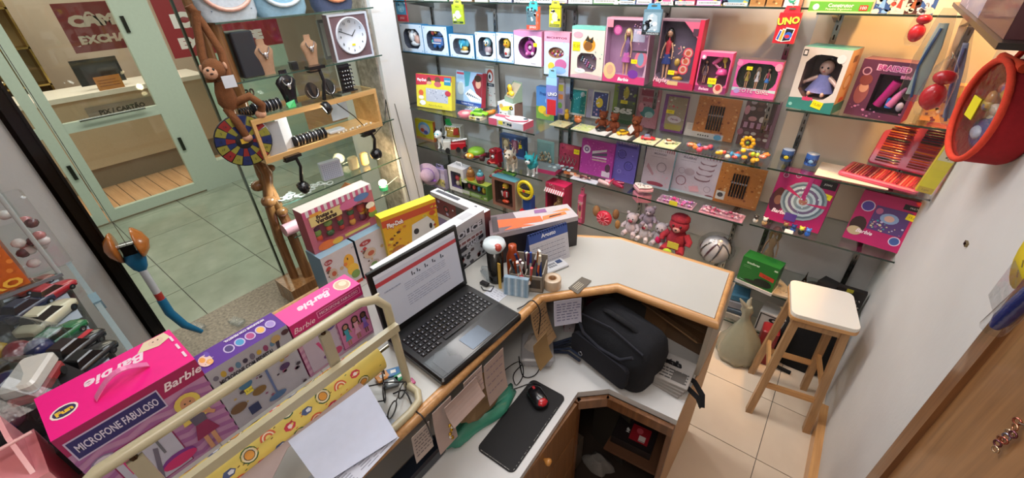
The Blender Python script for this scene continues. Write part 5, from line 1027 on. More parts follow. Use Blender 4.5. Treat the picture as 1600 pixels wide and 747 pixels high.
b = MB('plastic'); b.ball((w_*.5, .03, h_*.72), (.028, .022, .026), '#e2b82e'); b.ball((w_*.5, .03, h_*.42), (.03, .024, .035), '#b8242c'); b.tube([(w_*.5-.02, .015, h_*.38), (w_*.5-.024, .01, h_*.55)], .006, '#e8e0e0'); b.tube([(w_*.5+.02, .015, h_*.38), (w_*.5+.024, .01, h_*.55)], .006, '#e8e0e0')
b.ball((w_*.5, .025, h_*.18), (.035, .02, .016), '#e04a24'); b.ball((w_*.5, .005, h_*.7), (.01, .008, .006), '#e07a24'); b.obj('toy', r)
r = thing('flat_toy_box', 'green, red and blue flat box lying across the egg and chicken boxes', 'toy box', at(765, 283, 2.36, ZL4+.15), .0); b = MB(); b.box(0, 0, 0, .2, .12, .02, '#4a8a5a'); b.c[1] = C('#6fae4c'); b.obj('carton', r)
q = Print(.2, .12, 'top', .02); q.poly([(0, 0), (.25, 0), (.4, 1), (.1, 1)], '#c8404c').rect(.55, .1, .98, .6, '#5a9ab8').ell(.45, .5, .1, .12, '#e8e4dc').ell(.1, .3, .08, .12, '#e8e0e0').specks(6, ['#a8c84c', '#e8d83c'], .005, .012); q.out('print', r); r.rotation_euler = (rad(20), 0, 0)
r = thing('steering_wheel_toy', 'yellow toy steering wheel with black hub on a blue and red stand', 'toy', at(826, 335, 2.3, ZL4)); b = MB('plastic')
cz = PY(826, 299, 2.26).z-ZL4; b.tube([(.062*cos(2*pi*k/20), -.04, cz+.068*sin(2*pi*k/20)) for k in range(20)], .013, '#e6cf24', closed=True); b.obj('rim', r)
b = MB('plastic'); b.ball((0, -.035, cz), (.05, .02, .05), '#2c2a2a', n=12); b.box(-.05, -.055, cz-.012, .05, -.045, cz+.01, '#e6cf24', 'plastic'); b.ball((0, -.06, cz), (.012, .006, .012), '#d83a2c'); b.obj('hub', r)
b = MB('plastic'); b.rbox(-.04, -.03, .02, .04, .04, cz-.06, '#2a4f9c', .015); b.rbox(-.06, -.05, 0, .07, .06, .022, '#c8242c', .02); b.obj('stand', r)
p = place((852, 330), (888, 344), (848, 283), ZL4, 2.38); p = (V((p[0].x, 2.38, ZL4)), .17, p[2], -.05)
r, w_, h_ = winbox('dog_salon_box', 'hot pink box with striped awning and tan toy dog', 'toy box', p, .1, '#b8284c', (.1, .08, .92, .76), inner='#8a2038', topc='#d82a5c', rec=.8)
Print(w_, h_).rect(0, .78, 1, 1, '#c83a58').specks(20, ['#e8d0d4', '#a83048'], .003, .006, v0=.86, v1=.98).out('print', r)
b = MB()
for k in range(9): b.sheet([(w_*k/9, -.022, h_*.74), (w_*(k+.55)/9, -.022, h_*.74), (w_*(k+.55)/9, 0, h_*.84), (w_*k/9, 0, h_*.84)], .002, '#ece4e4')
b.obj('awning_stripe', r); b = MB(); b.sheet([(0, -.02, h_*.745), (w_, -.02, h_*.745), (w_, .002, h_*.84), (0, .002, h_*.84)], -.002, '#d83a5c'); b.obj('awning', r)
bear_ = bear('tan_toy_dog', 'tan toy dog', (0, 0, 0), 0, .12, '#c49a66', '#d8b484'); 
for c_ in list(bear_.children): c_.parent = r; c_.location = (w_*.62, .045, h_*.1)
bpy.data.objects.remove(bear_)
hang('pink_snack_pack', 'tall pink pack with oval picture hanging right of the dog salon box', (901, 350), (908, 352), (898, 293), 2.42, '#d8507a', '#e06a8c', lambda q, w_, h_: q.ell(.5, .5, .35, .3, '#c8a07a').ell(.5, .58, .3, .12, '#8a2a50').text('Gigi', .5, .78, .03, '#f0d0dc').specks(12, ['#e88aa8', '#b02a54'], .004, .008, v1=.35), d=.05, cat='toy', side='#c0446c')
# ================================================================ LOW SHELF, MIDDLE: plush and toys
def pl4(px, py, y=2.46): a = PY(px, py, y); return V((a.x, y, max(ZM4, a.z)))
r = thing('flower_fan_toy', 'clear pack with round red flower toy and brown ears', 'toy', pl4(943, 362)); b = MB('plastic'); b.lathe([(.055, 0), (.06, -.015), (.05, -.03), (.02, -.036), (.001, -.036)], (0, 0, .075), '#d8344a', n=18, ax='y'); b.obj('disc', r)
b = MB('plastic')
for k in range(10): b.tube([(.015*cos(k*.628), -.04, .075+.015*sin(k*.628)), (.048*cos(k*.628), -.034, .075+.048*sin(k*.628))], .004, '#e87a88', n=5)
b.obj('petal', r); b = MB('plush'); b.ball((-.075, .01, .1), (.03, .02, .045), '#a87a50'); b.ball((.075, .01, .12), (.025, .02, .04), '#9a6a44'); b.ball((.1, .0, .05), (.02, .015, .035), '#b8824a'); b.obj('ear', r)
g6 = 'white and pink plush toys on the low shelf'
for px, py, s, cl, mz, lab, bl_ in ((985, 365, .17, '#c8b8bc', '#a8485c', 'white plush toy with pink muzzle in the back of the low shelf', None), (1012, 352, .15, '#9a8a98', '#c8b8c4', 'grey lilac plush toy above the white ones', None), (1003, 385, .15, '#d8cccc', '#a83a54', 'white plush toy at the left of the pink bellied one', None), (1027, 392, .17, '#b8aeb4', '#8a8490', 'grey white plush toy with hot pink belly in clear bag', '#e82a6c')):
    bear('plush_toy', lab, pl4(px, py), 0, s, cl, mz, group=g6, belly=bl_)
bear('plush_doll', 'dark red plush doll with beanie and yellow price card', pl4(1052, 398, 2.45), 0, .26, '#a02c3a', '#c8928a', ears=False)
r = [o for o in COL.objects if o.get('label', '').startswith('dark red plush doll')][0]
b = MB('plush'); b.ball((0, .0, .235), (.062, .055, .035), '#8e2432', n=12); b.obj('beanie', r); b = MB(); b.box(-.03, -.085, .06, .04, -.082, .105, '#e2cf4c'); b.obj('price_card', r); b = MB(); b.ball((-.02, -.09, .03), (.03, .02, .02), '#a8c83c', 'plush'); b.obj('bow', r)
r = thing('ball_in_bag', 'black and white painted ball inside a clear bag at the end of the low shelf', 'ball', pl4(1112, 412, 2.46)); b = MB('plastic'); b.ball((0, 0, .09), .088, '#b8b6b8', n=20, m=14); bo = b.obj('ball', r)
b = MB('plastic')
for k in range(6): a0 = k*.9; b.tube([(.0905*cos(a0+t)*cos(.9*sin(3*t+k)), .0905*sin(a0+t)*cos(.9*sin(3*t+k)), .09+.0905*sin(.9*sin(3*t+k))) for t in [i*.16 for i in range(11)]], [.002+.004*sin(pi*i/10) for i in range(11)], ('#2a2224', '#5a3a44', '#3a3a40')[k % 3], n=5)
b.obj('painted_line', bo); b = MB('film'); b.ball((0, 0, .1), (.11, .1, .105), '#fff', n=14, m=9); b.obj('clear_bag', r)
# ================================================================ RIGHT UNIT
p = place((1232, 163), (1300, 179), (1247, 64), ZR1, 2.42); p = (V((p[0].x-.01, 2.44, ZR1)), .19, .27, rad(-14))
r, w_, h_ = winbox('baby_doll_box', 'white and teal box with baby doll in lilac dress and yellow tag', 'doll', p, .13, '#cfcac4', (.14, .2, .9, .9), side='#e0b078', topc='#4f9a90', inner='#5a4a4a', shape='oct', rec=.85)
q = Print(w_, h_); q.poly([(0, 0), (1, 0), (1, .2), (.7, .15), (.3, .2), (0, .18)], '#2f8078').text('nina', .42, .2, .026, '#d83a6c', bold=.08).rect(.02, .86, .12, .96, '#333').rect(.04, .88, .1, .94, '#ddd').circ(.84, .86, .018, '#d8d8d8').tag(.66, .12, w_=.045, h_=.032, rot=-.2).circ(.08, .07, .008, '#8ac8c0'); q.out('print', r)
q = Print(.13, h_, 'right', w_); q.rect(.0, 0, 1, .16, '#2f8078').ell(.5, .5, .3, .13, '#c0883c').ell(.5, .5, .24, .1, '#e0c09a').text('nina', .5, .22, .03, '#d8482c', bold=.08).rect(.35, .8, .7, .9, '#8a5a34'); q.out('side_print', r)
babydoll(r, w_*.5, .07, h_*.22, h_*.58)
p = (V((PY(1322, 165, 2.45).x, 2.45, ZR1)), .21, .235, rad(-16))
r, w_, h_ = winbox('hair_braider_box', 'purple Braided toy box with pink hair machine behind window', 'toy box', p, .09, '#5a2a44', (.36, .12, .95, .78), side='#c83a5c', topc='#7a3a4c', inner='#2a1a26', rec=.6)
q = Print(w_, h_); q.text('BRAIDED', .55, .885, .028, '#e8b0c8', bold=.1).text('BRAIDED', .55, .885, .027, '#a83a78', bold=.03).ell(.17, .42, .12, .2, '#8a4a48').ell(.18, .52, .08, .09, '#c08a70').ell(.17, .65, .11, .1, '#7a3a34').ring(.13, .8, .017, .005, '#b88a9c').specks(12, ['#8a5a78', '#c87aa0'], .003, .007, v1=.2).text('BRINQ', .82, .76, .016, '#c87aa0', bold=.05); q.out('print', r)
b = MB('plastic'); b.tube([(w_*.48, .03, h_*.22), (w_*.56, .03, h_*.42), (w_*.66, .03, h_*.66)], [.018, .016, .02], '#c8287a'); b.tube([(w_*.68, .03, h_*.24), (w_*.76, .03, h_*.42), (w_*.84, .03, h_*.58)], [.016, .014, .006], '#e078a8'); b.rbox(w_*.62, .02, h_*.2, w_*.74, .04, h_*.38, '#3a7ac8', .004); b.ball((w_*.86, .03, h_*.25), (.014, .01, .02), '#b8a8b8'); b.obj('braiding_machine', r)
p = (V((PY(1432, 195, 2.5).x, 2.5, ZR1)), .1, .15, 0)
pack('doll_accessory_box', 'small orange and cream toy box behind the hanging red plush', 'toy box', p, .06, '#d89a5c', lambda q: q.specks(26, ['#c8485c', '#e8d4b8', '#7a3a50', '#e8b83c'], .005, .012).rect(.1, .7, .9, .95, '#e8c05c'))
p = (V((PY(1490, 200, 2.44).x-.02, 2.46, ZR1)), .17, .19, rad(-10))
r, w_, h_ = winbox('small_doll_box', 'box with dark haired doll in white and navy, in the corner by the round bag', 'doll', p, .07, '#a8505c', (.08, .2, .94, .95), side='#c8403c', topc='#e0a0a8', inner='#7a3a30', rec=.85)
Print(w_, h_).rect(0, 0, 1, .2, '#d890a0').ell(.3, .14, .16, .12, '#c86a7a').specks(10, ['#f0d0d8', '#a8304c'], .004, .01, v1=.3).out('print', r); doll(r, w_*.55, .03, h_*.12, h_*.85, hair='#3a1a14', top='#c8c0cc', skirt='#2a2f5a', wide=1.2)
# R2
for px, lab, cl, ac in ((1226, 'small blue tin cup with yellow and black badge', '#3f5f96', '#2a2a20'), (1266, 'small blue cartoon tin cup beside the paper sheet', '#3a66b8', '#1c2c5a')):
    r = thing('tin_cup', lab, 'cup', at(px, 255, 2.56, ZR2)); b = MB('plastic'); b.lathe([(.034, 0), (.036, .004), (.036, .07), (.034, .074), (.03, .07), (.03, .06), (.001, .06)], (0, 0, 0), cl); b.obj('cup', r); r.scale = (.8, .8, .8)
    b = MB(); b.lathe([(.0363, .015), (.0368, .03), (.0363, .045)], (0, 0, 0), ac, 'plastic', n=14); b.ball((.0, -.036, .03), (.014, .004, .012), '#e8cf2c' if px < 1250 else '#7fb0e0'); b.obj('badge', r)
    b = MB(); b.lathe([(.0345, .0745), (.03, .077), (.001, .078)], (0, 0, 0), '#b8c4d8', 'plastic'); b.obj('lid', r)
r = thing('paper_sheet', 'white sheet of paper lying under the pink colouring case', 'paper', at(1342, 275, 2.52, ZR2), -.05); b = MB(); b.box(-.17, -.1, 0, .12, .1, .0015, '#e8d8c4', 'paper'); b.obj('sheet', r); q = Print(.29, .2, 'flat', .0015); q.mb.T = MX.Translation((-.17, -.1, 0)); q.lines(6, '#a89684', .15, .55, .15, .8, .0015, 3); q.out('pencil_print', r)
r = thing('colouring_case', 'open pink colouring case with rows of pencils, pens and crayons', 'art set', at(1375, 275, 2.44, ZR2+.002), rad(-14))
b = MB('plastic'); b.rbox(-.16, .0, 0, .15, .19, .022, '#d8506c', .012); b.obj('lower_tray', r)
lid = MB('plastic'); lid.rbox(-.13, .0, 0, .15, .24, .018, '#d85a7c', .012); lid = lid.obj('lid', r); lid.location = (.03, .19, .03); lid.rotation_euler = (rad(62), 0, 0)
for j in range(2):
    for k in range(17):
        b = MB('plastic'); cl = ('#8a3428', '#c8442c', '#e0682c', '#7a4020', '#e88a3c', '#a83a44', '#d8542c', '#2a3a2c', '#24406a', '#20284a', '#2a2226', '#4a2c5a', '#1c1c20')[k*13//17 if j else (k*7) % 8]
        x0, x1 = ((-.105, -.01), (.02, .125))[j]; y_ = .02+.012*k; b.tube([(x0, y_, .021), (x1-.012, y_, .021), (x1, y_, .021)], [.004, .004, .0012], cl, n=5); b.obj('pencil', lid)
for k in range(24):
    b = MB('plastic'); b.tube([(-.14+.0115*k, .015, .025), (-.14+.0115*k, .16, .025), (-.14+.0115*k, .17, .025)], [.004, .004, .001], ('#e8604c', '#f08a70', '#c8505c', '#8a3a34', '#f0a08a')[k % 5], n=5); b.obj('pencil', r)
hp_ = PY(1448, 260, 2.36)
r = thing('yellow_pencil_box', 'long narrow yellow box in clear sleeve hanging at the shelf end', 'pencil box', PY(1430, 298, 2.34)); b = MB(); b.box(-.0, 0, 0, .055, .03, .26, '#e3d31e'); b.obj('carton', r)
q = Print(.055, .26); q.rect(.05, .0, .95, .1, '#c8a82c').text('Lapis', .5, .05, .012, '#5a3a1c').rect(.05, .42, .95, .98, '#e2d8b4').rect(.05, .42, .95, .56, '#e8d430').ell(.5, .84, .3, .06, '#5a8aa8').specks(8, ['#5a4a3a', '#8a6a3a'], .003, .007, .15, .56, .85, .78).rect(.1, .93, .9, .98, '#e8d430'); q.out('print', r); b = MB(); b.box(-.008, -.008, -.03, .063, .036, .28, '#fff', 'film'); b.obj('clear_sleeve', r); r.rotation_euler = (0, rad(5), 0)
# R3
def art_neck(q):
    q.circ(.12, .86, .013, '#c8c0d0').circ(.12, .86, .011, '#8a2a5a').circ(.33, .9, .013, '#c8c0d0').circ(.33, .9, .011, '#8a2a5a').ell(.13, .38, .14, .22, '#4a2234').ell(.13, .5, .09, .13, '#5a2c24').ell(.14, .4, .07, .09, '#8a5a48').text('Barbie', .24, .2, .03, '#f6e0ea', bold=.03, shear=.3).rect(.72, .78, .98, .92, '#1c1820').text('JOIAS', .84, .85, .014, '#eee').tag(.86, .66, w_=.06, h_=.028, rot=-.12)
    for R_, cl in ((.105, '#8c9aa2'), (.094, '#5a6a76'), (.083, '#b6c2c8'), (.07, '#6a5a78'), (.056, '#b6c2c8'), (.044, '#7a8890'), (.03, '#b6c2c8'), (.02, '#a8705a')): q.circ(.56, .48, R_, cl, 20)
    q.poly([(.5, .5), (.53, 1), (.6, 1), (.58, .5)], '#a82a6a').poly([(.55, .45), (.95, .5), (.95, .44)], '#b8285f').poly([(.56, .5), (.2, .62), (.22, .7)], '#b8285f').rect(.35, .08, .56, .22, '#5a3a8a').specks(14, ['#e0e8ec', '#c8d4dc'], .002, .005, .4, .25, .8, .7)
p = place((1195, 332), (1292, 357), (1211, 252), ZR3, 2.5); p, rx = lean((V((p[0].x, 2.5, ZR3)), .27, .29, rad(-6)), .2)
pack('jewellery_kit_box', 'magenta Barbie kit with curved silver tray, on the left above figurines', 'toy box', p, .04, '#a8185c', art_neck, rx, side='#7a1040')
def art_mix(q):
    q.circ(.15, .72, .028, '#d8c8e0').circ(.15, .72, .024, '#54409a').circ(.7, .2, .023, '#d8c8e0').circ(.7, .2, .019, '#3f5a9a').ell(.13, .32, .12, .18, '#3a2220').ell(.12, .2, .11, .09, '#c8b08a').text('Barbie', .26, .22, .026, '#f6e0ea', bold=.03, shear=.3).rect(.26, .3, .76, .78, '#5a3a78').rect(.6, .82, .98, .92, '#141218').text('MULTIMANIA', .8, .87, .011, '#eee').poly([(.76, .94), (1, .94), (1, 1), (.7, 1)], '#d83a34').rect(.82, .2, 1, .8, '#332a5a').ell(.9, .62, .06, .09, '#c8906c').ell(.9, .36, .06, .07, '#1c1820').tag(.78, .7, w_=.05, h_=.03, rot=-.1).ell(.5, .58, .13, .1, '#8fa8d0').ell(.5, .58, .07, .06, '#e0b0a0').specks(30, ['#c8c0dc', '#3fa0a8', '#e8d0a0', '#a85a9c'], .003, .007, .28, .32, .74, .5).ell(.33, .68, .05, .06, '#b8608c')
p, rx = lean((V((PY(1314, 372, 2.52).x, 2.5, ZR3)), .28, .245, rad(-8)), .25)
pack('jewellery_kit_box', 'magenta Barbie kit with purple bead tray and yellow tag, right by the wall', 'toy box', p, .05, '#b81a62', art_mix, rx, side='#3a2a5a')
for px, py, cl, c2, lab in ((1180, 342, '#d8d0c4', '#3a3430', 'white and black figurine, leftmost of the tiny ones'), (1194, 345, '#c8a070', '#e8e0d4', 'brown and white tiny puppy figurine'), (1228, 348, '#2a2c34', '#8a6a44', 'dark tiny figurine behind blue ones'), (1240, 352, '#2458b0', '#1c3c80', 'blue tiny figurine beside the penguin'), (1253, 354, '#20282c', '#d8d44c', 'black and yellow tiny figurine'), (1262, 360, '#2a66c8', '#4a88e0', 'bright blue tiny figurine, rightmost')):
    r = thing('tiny_figurine', lab, 'figurine', at(px, py+4, 2.43, ZR3), group='tiny figurines under the necklace kit'); b = MB('plastic'); b.ball((0, 0, .014), (.014, .012, .016), cl); b.obj('body', r); b = MB('plastic'); b.ball((0, -.002, .036), .012, c2); b.ball((-.009, 0, .046), .005, c2, n=6, m=4); b.ball((.009, 0, .046), .005, c2, n=6, m=4); b.obj('head', r)
r = thing('name_card', 'small white folded card at the shelf edge below blue figurines', 'card', at(1231, 366, 2.41, ZR3)); b = MB(); b.loft([[(-.02, 0, 0), (.02, 0, 0), (.02, .02, 0), (-.02, .02, 0)], [(-.02, .009, .016), (.02, .009, .016), (.02, .011, .016), (-.02, .011, .016)]], '#eceae4', 'paper', smooth=False); b.obj('card', r)
# R4 and below
p = place((1158, 410), (1198, 438), (1164, 372), ZR4, 2.42); p = (V((PY(1158, 412, 2.42).x, 2.42, ZR4+.02)), .2, .17, rad(-9))
r, w_, h_ = pack('camera_box', 'green box with red stripe and dark camera print on a white foot', 'box', p, .09, '#1e6f2a', lambda q: q.text('intelbras', .32, .82, .02, '#cfe8cc', bold=.03).poly([(.55, .62), (.95, .55), (.95, .4), (.55, .46)], '#c03a24').text('kit 200', .75, .5, .014, '#3a0a08', rot=-.08).ell(.7, .22, .24, .16, '#16201a').ell(.5, .12, .3, .08, '#1c2c20').lines(2, '#8ac084', .08, .3, .6, .72, .002).rect(.88, .84, .97, .9, '#c8dcc4'), side='#16591f')
b = MB(); b.box(-.005, -.005, -.02, w_+.005, .095, 0, '#d0ccc8'); b.obj('foot', r)
r = thing('doll_bust', 'pale unboxed doll behind the green box', 'doll', at(1200, 400, 2.6, ZR4)); doll(r, 0, 0, 0, .34, skin='#a88a70', hair='#8a7450', top='#a08468', skirt='#94805f')
r = thing('eiffel_souvenir', 'small dark metal Eiffel tower souvenir', 'souvenir', at(1263, 425, 2.52, ZR4)); b = MB('metal')
for sx in (-1, 1):
    for sy in (-1, 1): b.tube([(sx*.03, sy*.03, 0), (sx*.014, sy*.014, .04), (sx*.005, sy*.005, .1)], [.005, .004, .003], '#4a4644', n=5)
b.cyl((0, 0, .09), (0, 0, .15), .006, '#4a4644', r2=.001); b.box(-.02, -.02, .036, .02, .02, .042, '#4a4644'); b.box(-.01, -.01, .07, .01, .01, .075, '#4a4644'); b.obj('tower', r)
r = thing('silver_trinket', 'silver trinket dish behind the red and white box', 'souvenir', at(1285, 428, 2.55, ZR4)); b = MB('metal'); b.lathe([(.035, 0), (.05, .03), (.055, .05), (.045, .045), (.001, .012)], (0, 0, 0), '#9a9894'); b.obj('dish', r); b = MB('metal'); [b.ball((.02*cos(k), .02*sin(k*1.7), .045), .014, '#b8b6b0', n=6, m=5) for k in range(5)]; b.obj('trinket', r)
p = (V((PY(1278, 440, 2.42).x, 2.42, ZR4)), .075, .085, rad(-18))
pack('mug_box', 'red topped white box with dark figures, on the low shelf behind the stool', 'box', p, .07, '#d0b8b4', lambda q: q.rect(0, .7, 1, 1, '#c02834').specks(16, ['#2a1a1c', '#8a2430', '#5a4a4a'], .005, .012, v1=.65).text('MUG', .5, .85, .014, '#f0e0e0'), side='#8a1c28')
r = thing('black_gift_box', 'black tilted box behind the red topped box', 'box', at(1300, 432, 2.55, ZR4), -.4); b = MB(); b.box(-.04, -.04, 0, .05, .04, .11, '#1c1a1c'); b.obj('carton', r)
r = thing('keychain_bundle', 'bundle of silver and black metal keychains on a dark card', 'keychains', at(1333, 452, 2.5, ZR4)); b = MB(); b.box(-.06, .02, 0, .07, .05, .12, '#1f1b1c'); b.box(-.02, .018, .1, .01, .02, .12, '#a8a02c'); b.obj('stand', r); R_ = random.Random(3); b = MB('metal')
for k in range(45): b.ball((R_.uniform(-.05, .05), R_.uniform(-.03, .015), R_.uniform(.01, .09)), (R_.uniform(.005, .013), .005, R_.uniform(.005, .012)), R_.choice(['#a8a29c', '#6a6460', '#c8c2ba', '#3a3634']), n=6, m=4)
stuff(b.obj('keychain', r))
r = thing('wooden_cat_board', 'small pale carved board lying at the edge of the low shelf', 'board', at(1225, 440, 2.46, ZR4+.001), .2); b = MB(); b.prism([(-.05, -.05), (.04, -.06), (.05, .03), (.02, .09), (.0, .12), (-.01, .08), (-.04, .04)], 0, .012, '#c8b8a0'); b.obj('board', r); q = Print(.09, .09, 'flat', .012); q.mb.T = MX.Translation((-.045, -.055, 0)); q.specks(18, ['#8a8a6a', '#a8a088', '#6a5a48'], .002, .004, .15, .15, .85, .85); q.out('print', r)
p = (V((PY(1192, 475, 2.42).x, 2.42, ZR5)), .15, .15, rad(-5))
pack('mug_carton', 'white carton with black T and cup logo on the bottom shelf', 'box', p, .12, '#b4b0ac', lambda q: q.ell(.6, .74, .22, .12, '#1c1c1c').ell(.6, .74, .1, .06, '#b4b0ac').rect(.53, .2, .65, .6, '#1c1c1c').rect(.4, .2, .8, .3, '#1c1c1c').rect(.03, .05, .08, .95, '#333').rect(.03, .9, .97, .95, '#333'))
for k, (x, z, w_, h_, cl, lab) in enumerate(((-.2, ZR5, .13, .05, '#9a958c', 'beige folded bag lowest in the stack left of the bottom shelf'), (-.2, ZR5+.0505, .12, .035, '#3c4f60', 'dark blue book in the stack left of the bottom shelf'), (-.2, ZR5+.086, .12, .06, '#8a8a90', 'grey paper bundle in the stack left of the bottom shelf'), (-.19, ZR5+.147, .11, .05, '#3f6f8a', 'blue folded pouch topmost in the stack left of the bottom shelf'))):
    r = thing('stacked_pack', lab, 'pack', (x, 2.42, z), .05*k); b = MB(); b.rbox(0, 0, 0, w_, .16, h_, cl, .015, 'cloth' if k in (0, 3) else 'card'); b.obj('pack', r)
r = thing('bead_bag', 'clear bag of cream trinkets lying behind the counter corner', 'pack', (-.15, 2.33, ZR4-.12)); r.location = at(1163, 430, 2.42, ZR4+.001); R_ = random.Random(9); b = MB()
for k in range(26): b.ball((R_.uniform(-.03, .03), R_.uniform(.0, .05), R_.uniform(.008, .03)), R_.uniform(.006, .012), R_.choice(['#c8b890', '#8a7a58', '#dcd4c0']), n=6, m=4)
stuff(b.obj('trinket', r)); b = MB('film'); b.ball((0, .025, .02), (.05, .04, .022), '#fff'); b.obj('clear_bag', r)
# black bag and red parcel below
r = thing('black_fabric_bag', 'large black fabric bag on the floor behind the stool', 'bag', (.27, 2.44, 0), 0); b = MB('cloth')
b.loft([[(x*s_+.0, y*s_*.6, z) for x, y in rrect(.3, .28, .1, 4)] for z, s_ in ((0, .86), (.05, 1), (.2, 1), (.33, .9), (.4, .6), (.42, .2))], '#0d0d10'); b.obj('body', r)
b = MB(); b.tube([(-.1, -.09, .3), (-.13, -.12, .15), (-.1, -.13, .02), (-.02, -.13, .01)], .012, '#121214', 'cloth'); b.obj('strap', r)
r = thing('red_parcel', 'red parcel between the plastic bag and black bag', 'parcel', (.08, 2.34, 0), .1); b = MB(); b.rbox(-.045, -.05, 0, .045, .05, .26, '#8a1c24', .015); b.obj('parcel', r)
r = thing('plastic_carrier_bag', 'grey green knotted plastic carrier bag on the floor beside counter', 'bag', (-.045, 2.26, 0), .2); r.scale = (.85, .85, .88); R_ = random.Random(2); b = MB('plastic'); n_ = 26; L = []
for z, rr, in ((0.0, .09), (.01, .125), (.06, .145), (.14, .135), (.22, .1), (.3, .06), (.36, .03), (.4, .026), (.44, .04), (.47, .03)):
    L.append([(rr*(1+.1*sin(5*t+z*9)+.05*sin(11*t+z*30))*cos(t)-.12*max(0, z-.2), rr*.85*(1+.08*sin(7*t+z*20))*sin(t), z) for t in [2*pi*k/n_ for k in range(n_)]])
b.loft(L, '#8f8f7c'); b.obj('bag', r); b = MB('plastic')
for q in (-1, 1): b.tube([(-.03, 0, .44), (-.05+q*.02, q*.02, .5), (-.06+q*.035, q*.02, .53)], [.02, .014, .004], '#98988a')
b.obj('knot_ear', r)
# ---- hanging packs in front of the right unit
def plushbag(name, lab, px, py, s, y):
    a = PY(px, py, y); r = thing(name, lab, 'toy', a); b = MB('plastic'); b.ball((0, 0, -.35*s), (.3*s, .22*s, .38*s), '#c2202a', n=14, m=9); b.obj('body', r); b = MB('plastic'); b.ball((.06*s, 0, .2*s), (.28*s, .2*s, .2*s), '#b81a26', n=12, m=8); b.obj('head', r)
    b = MB('film'); b.loft([[(x, y_, z*s) for x, y_ in rrect(w_*s, .5*s, .1*s, 3)] for z, w_ in ((-.85, .5), (-.6, .75), (0, .7), (.45, .5), (.75, .12))], '#fff'); b.obj('clear_bag', r)
    b = MB(); b.tube([(0, .05, .8*s), (0, 0, .78*s), (0, -.01, .7*s)], .002, '#c8c8c8', 'metal', 5); b.obj('hook', r); return r
plushbag('red_toy_in_bag', 'large shiny red toy in a clear bag hanging before the small doll box', 1467, 132, .118, 2.08)
plushbag('red_toy_in_bag', 'smaller shiny red toy in clear bag hanging just under the right top shelf', 1438, 38, .085, 2.36)
def longbag(lab, p0, p1, w0, y, c1, c2, nm='hanging_bag'):
    a, c = PY(*p0, y), PY(*p1, y); d = c-a; r = thing(nm, lab, 'toy bag', a); L = []; N = 9
    for k in range(N):
        t = k/(N-1); w_ = w0*(.3+.7*sin(pi*min(1, t*.62+.06)))*(1 if t < .95 else .45); q = d*t; L.append([(q.x+x*(1+.04*sin(k*2)), y_+q.y+.006*sin(k*1.7), q.z) for x, y_ in rrect(w_, w_*.3, w_*.14, 3)])
    b = MB('bag'); b.loft(L, '#fff'); b.obj('clear_bag', r)
    b = MB('card'); b.loft([[(x*.62+d.x*t, y_*.3, d.z*t) for x, y_ in rrect(w0*(.8 if t > .3 else .5), w0*.2, w0*.08, 2)] for t in (.15, .4, .7, .92)], c1); b.obj('contents', r)
    b = MB(); b.tube([(d.x*t-w0*.12+w0*.1*sin(t*8), -w0*.06, d.z*t) for t in (.2, .4, .6, .8, .95)], .005, c2, 'plastic', 6); b.obj('cord', r)
longbag('long blue and white toy bag hanging from the end of the right top shelf', (1486, 12), (1422, 158), .09, 2.22, '#a8b4ac', '#2a4a78')
longbag('slim lilac and white toy bag hanging beside the large red toy', (1516, 42), (1476, 196), .05, 2.16, '#a4a4ba', '#5a5a80')
# ================================================================ RIGHT WALL
# high shelf with burgundy box
sh = thing('wall_shelf', 'dark edged high shelf on the right wall over the round red bag', 'shelf', (.2, 1.25, 1.94)); b = MB(); b.box(0, 0, 0, .237, 1.02, .012, '#1c1512', 'enamel'); b.obj('board', sh)
p_ = (V((.215, 1.32, 1.9525)), .2, .2, 0)
r = thing('large_toy_box', 'burgundy and pink toy box with dark haired doll picture, up on the wall shelf', 'toy box', (.212, 1.3, 1.9525)); b = MB(); b.box(0, 0, 0, .22, .9, .25, '#4a1a22'); b.obj('carton', r)
q = Print(.9, .25, 'left'); q.rect(0, 0, 1, 1, '#5a2430').rect(.0, .0, .55, 1, '#a898a4').specks(40, ['#c8b8c8', '#8a6a88', '#d8c4d0', '#6a7ab0'], .008, .02, .0, .0, .55, 1).poly([(.2, .2), (.4, .15), (.36, 1), (.24, 1)], '#1c1418').specks(8, ['#d83a7a', '#e8a0b8'], .008, .015, .1, .1, .5, .5); q.out('print', r)
# round zip bag hanging on a strap
c0 = PX(1553, 176, .36)
r = thing('round_toy_bag', 'round red zipped toy bag with clear front and toys inside, hanging on the right wall', 'bag', (.36, c0.y, c0.z)); r.rotation_euler = (0, 0, rad(9))
RR = .145
b = MB('cloth'); b.lathe([(.001, .06), (RR*.97, .06), (RR, .05), (RR, -.02), (RR*.985, -.035)], (0, 0, 0), '#a01820', n=36, ax='x', cap=False); b.obj('side', r)
b = MB('cloth'); b.tube([(-.037, (RR-.004)*cos(2*pi*k/30), (RR-.004)*sin(2*pi*k/30)) for k in range(30)], .009, '#e2452c', n=7, closed=True); b.obj('piping', r)
b = MB('card'); b.lathe([(.001, .03), (RR*.92, .03)], (0, 0, 0), '#b8a67c', n=26, ax='x'); b.obj('backing', r); R_ = random.Random(11)
for k in range(22):
    t, q_ = R_.uniform(0, 6.28), R_.uniform(.02, RR*.72); b = MB('plastic'); b.ball((0, 0, 0), (.012, R_.uniform(.012, .03), R_.uniform(.01, .025)), R_.choice(['#d8c060', '#6f88b0', '#c89a58', '#b05a48', '#e6dcc8', '#8a6aa8']), n=8, m=5); o = b.obj('toy_piece', r); o.location = (.01, q_*cos(t), q_*sin(t))
b = MB('plastic'); b.ball((.0, -.0, -RR*.45), (.016, .075, .045), '#54508c'); b.ball((-.012, -.0, -RR*.42), (.012, .035, .02), '#c8c8d8'); b.obj('purple_toy', r)
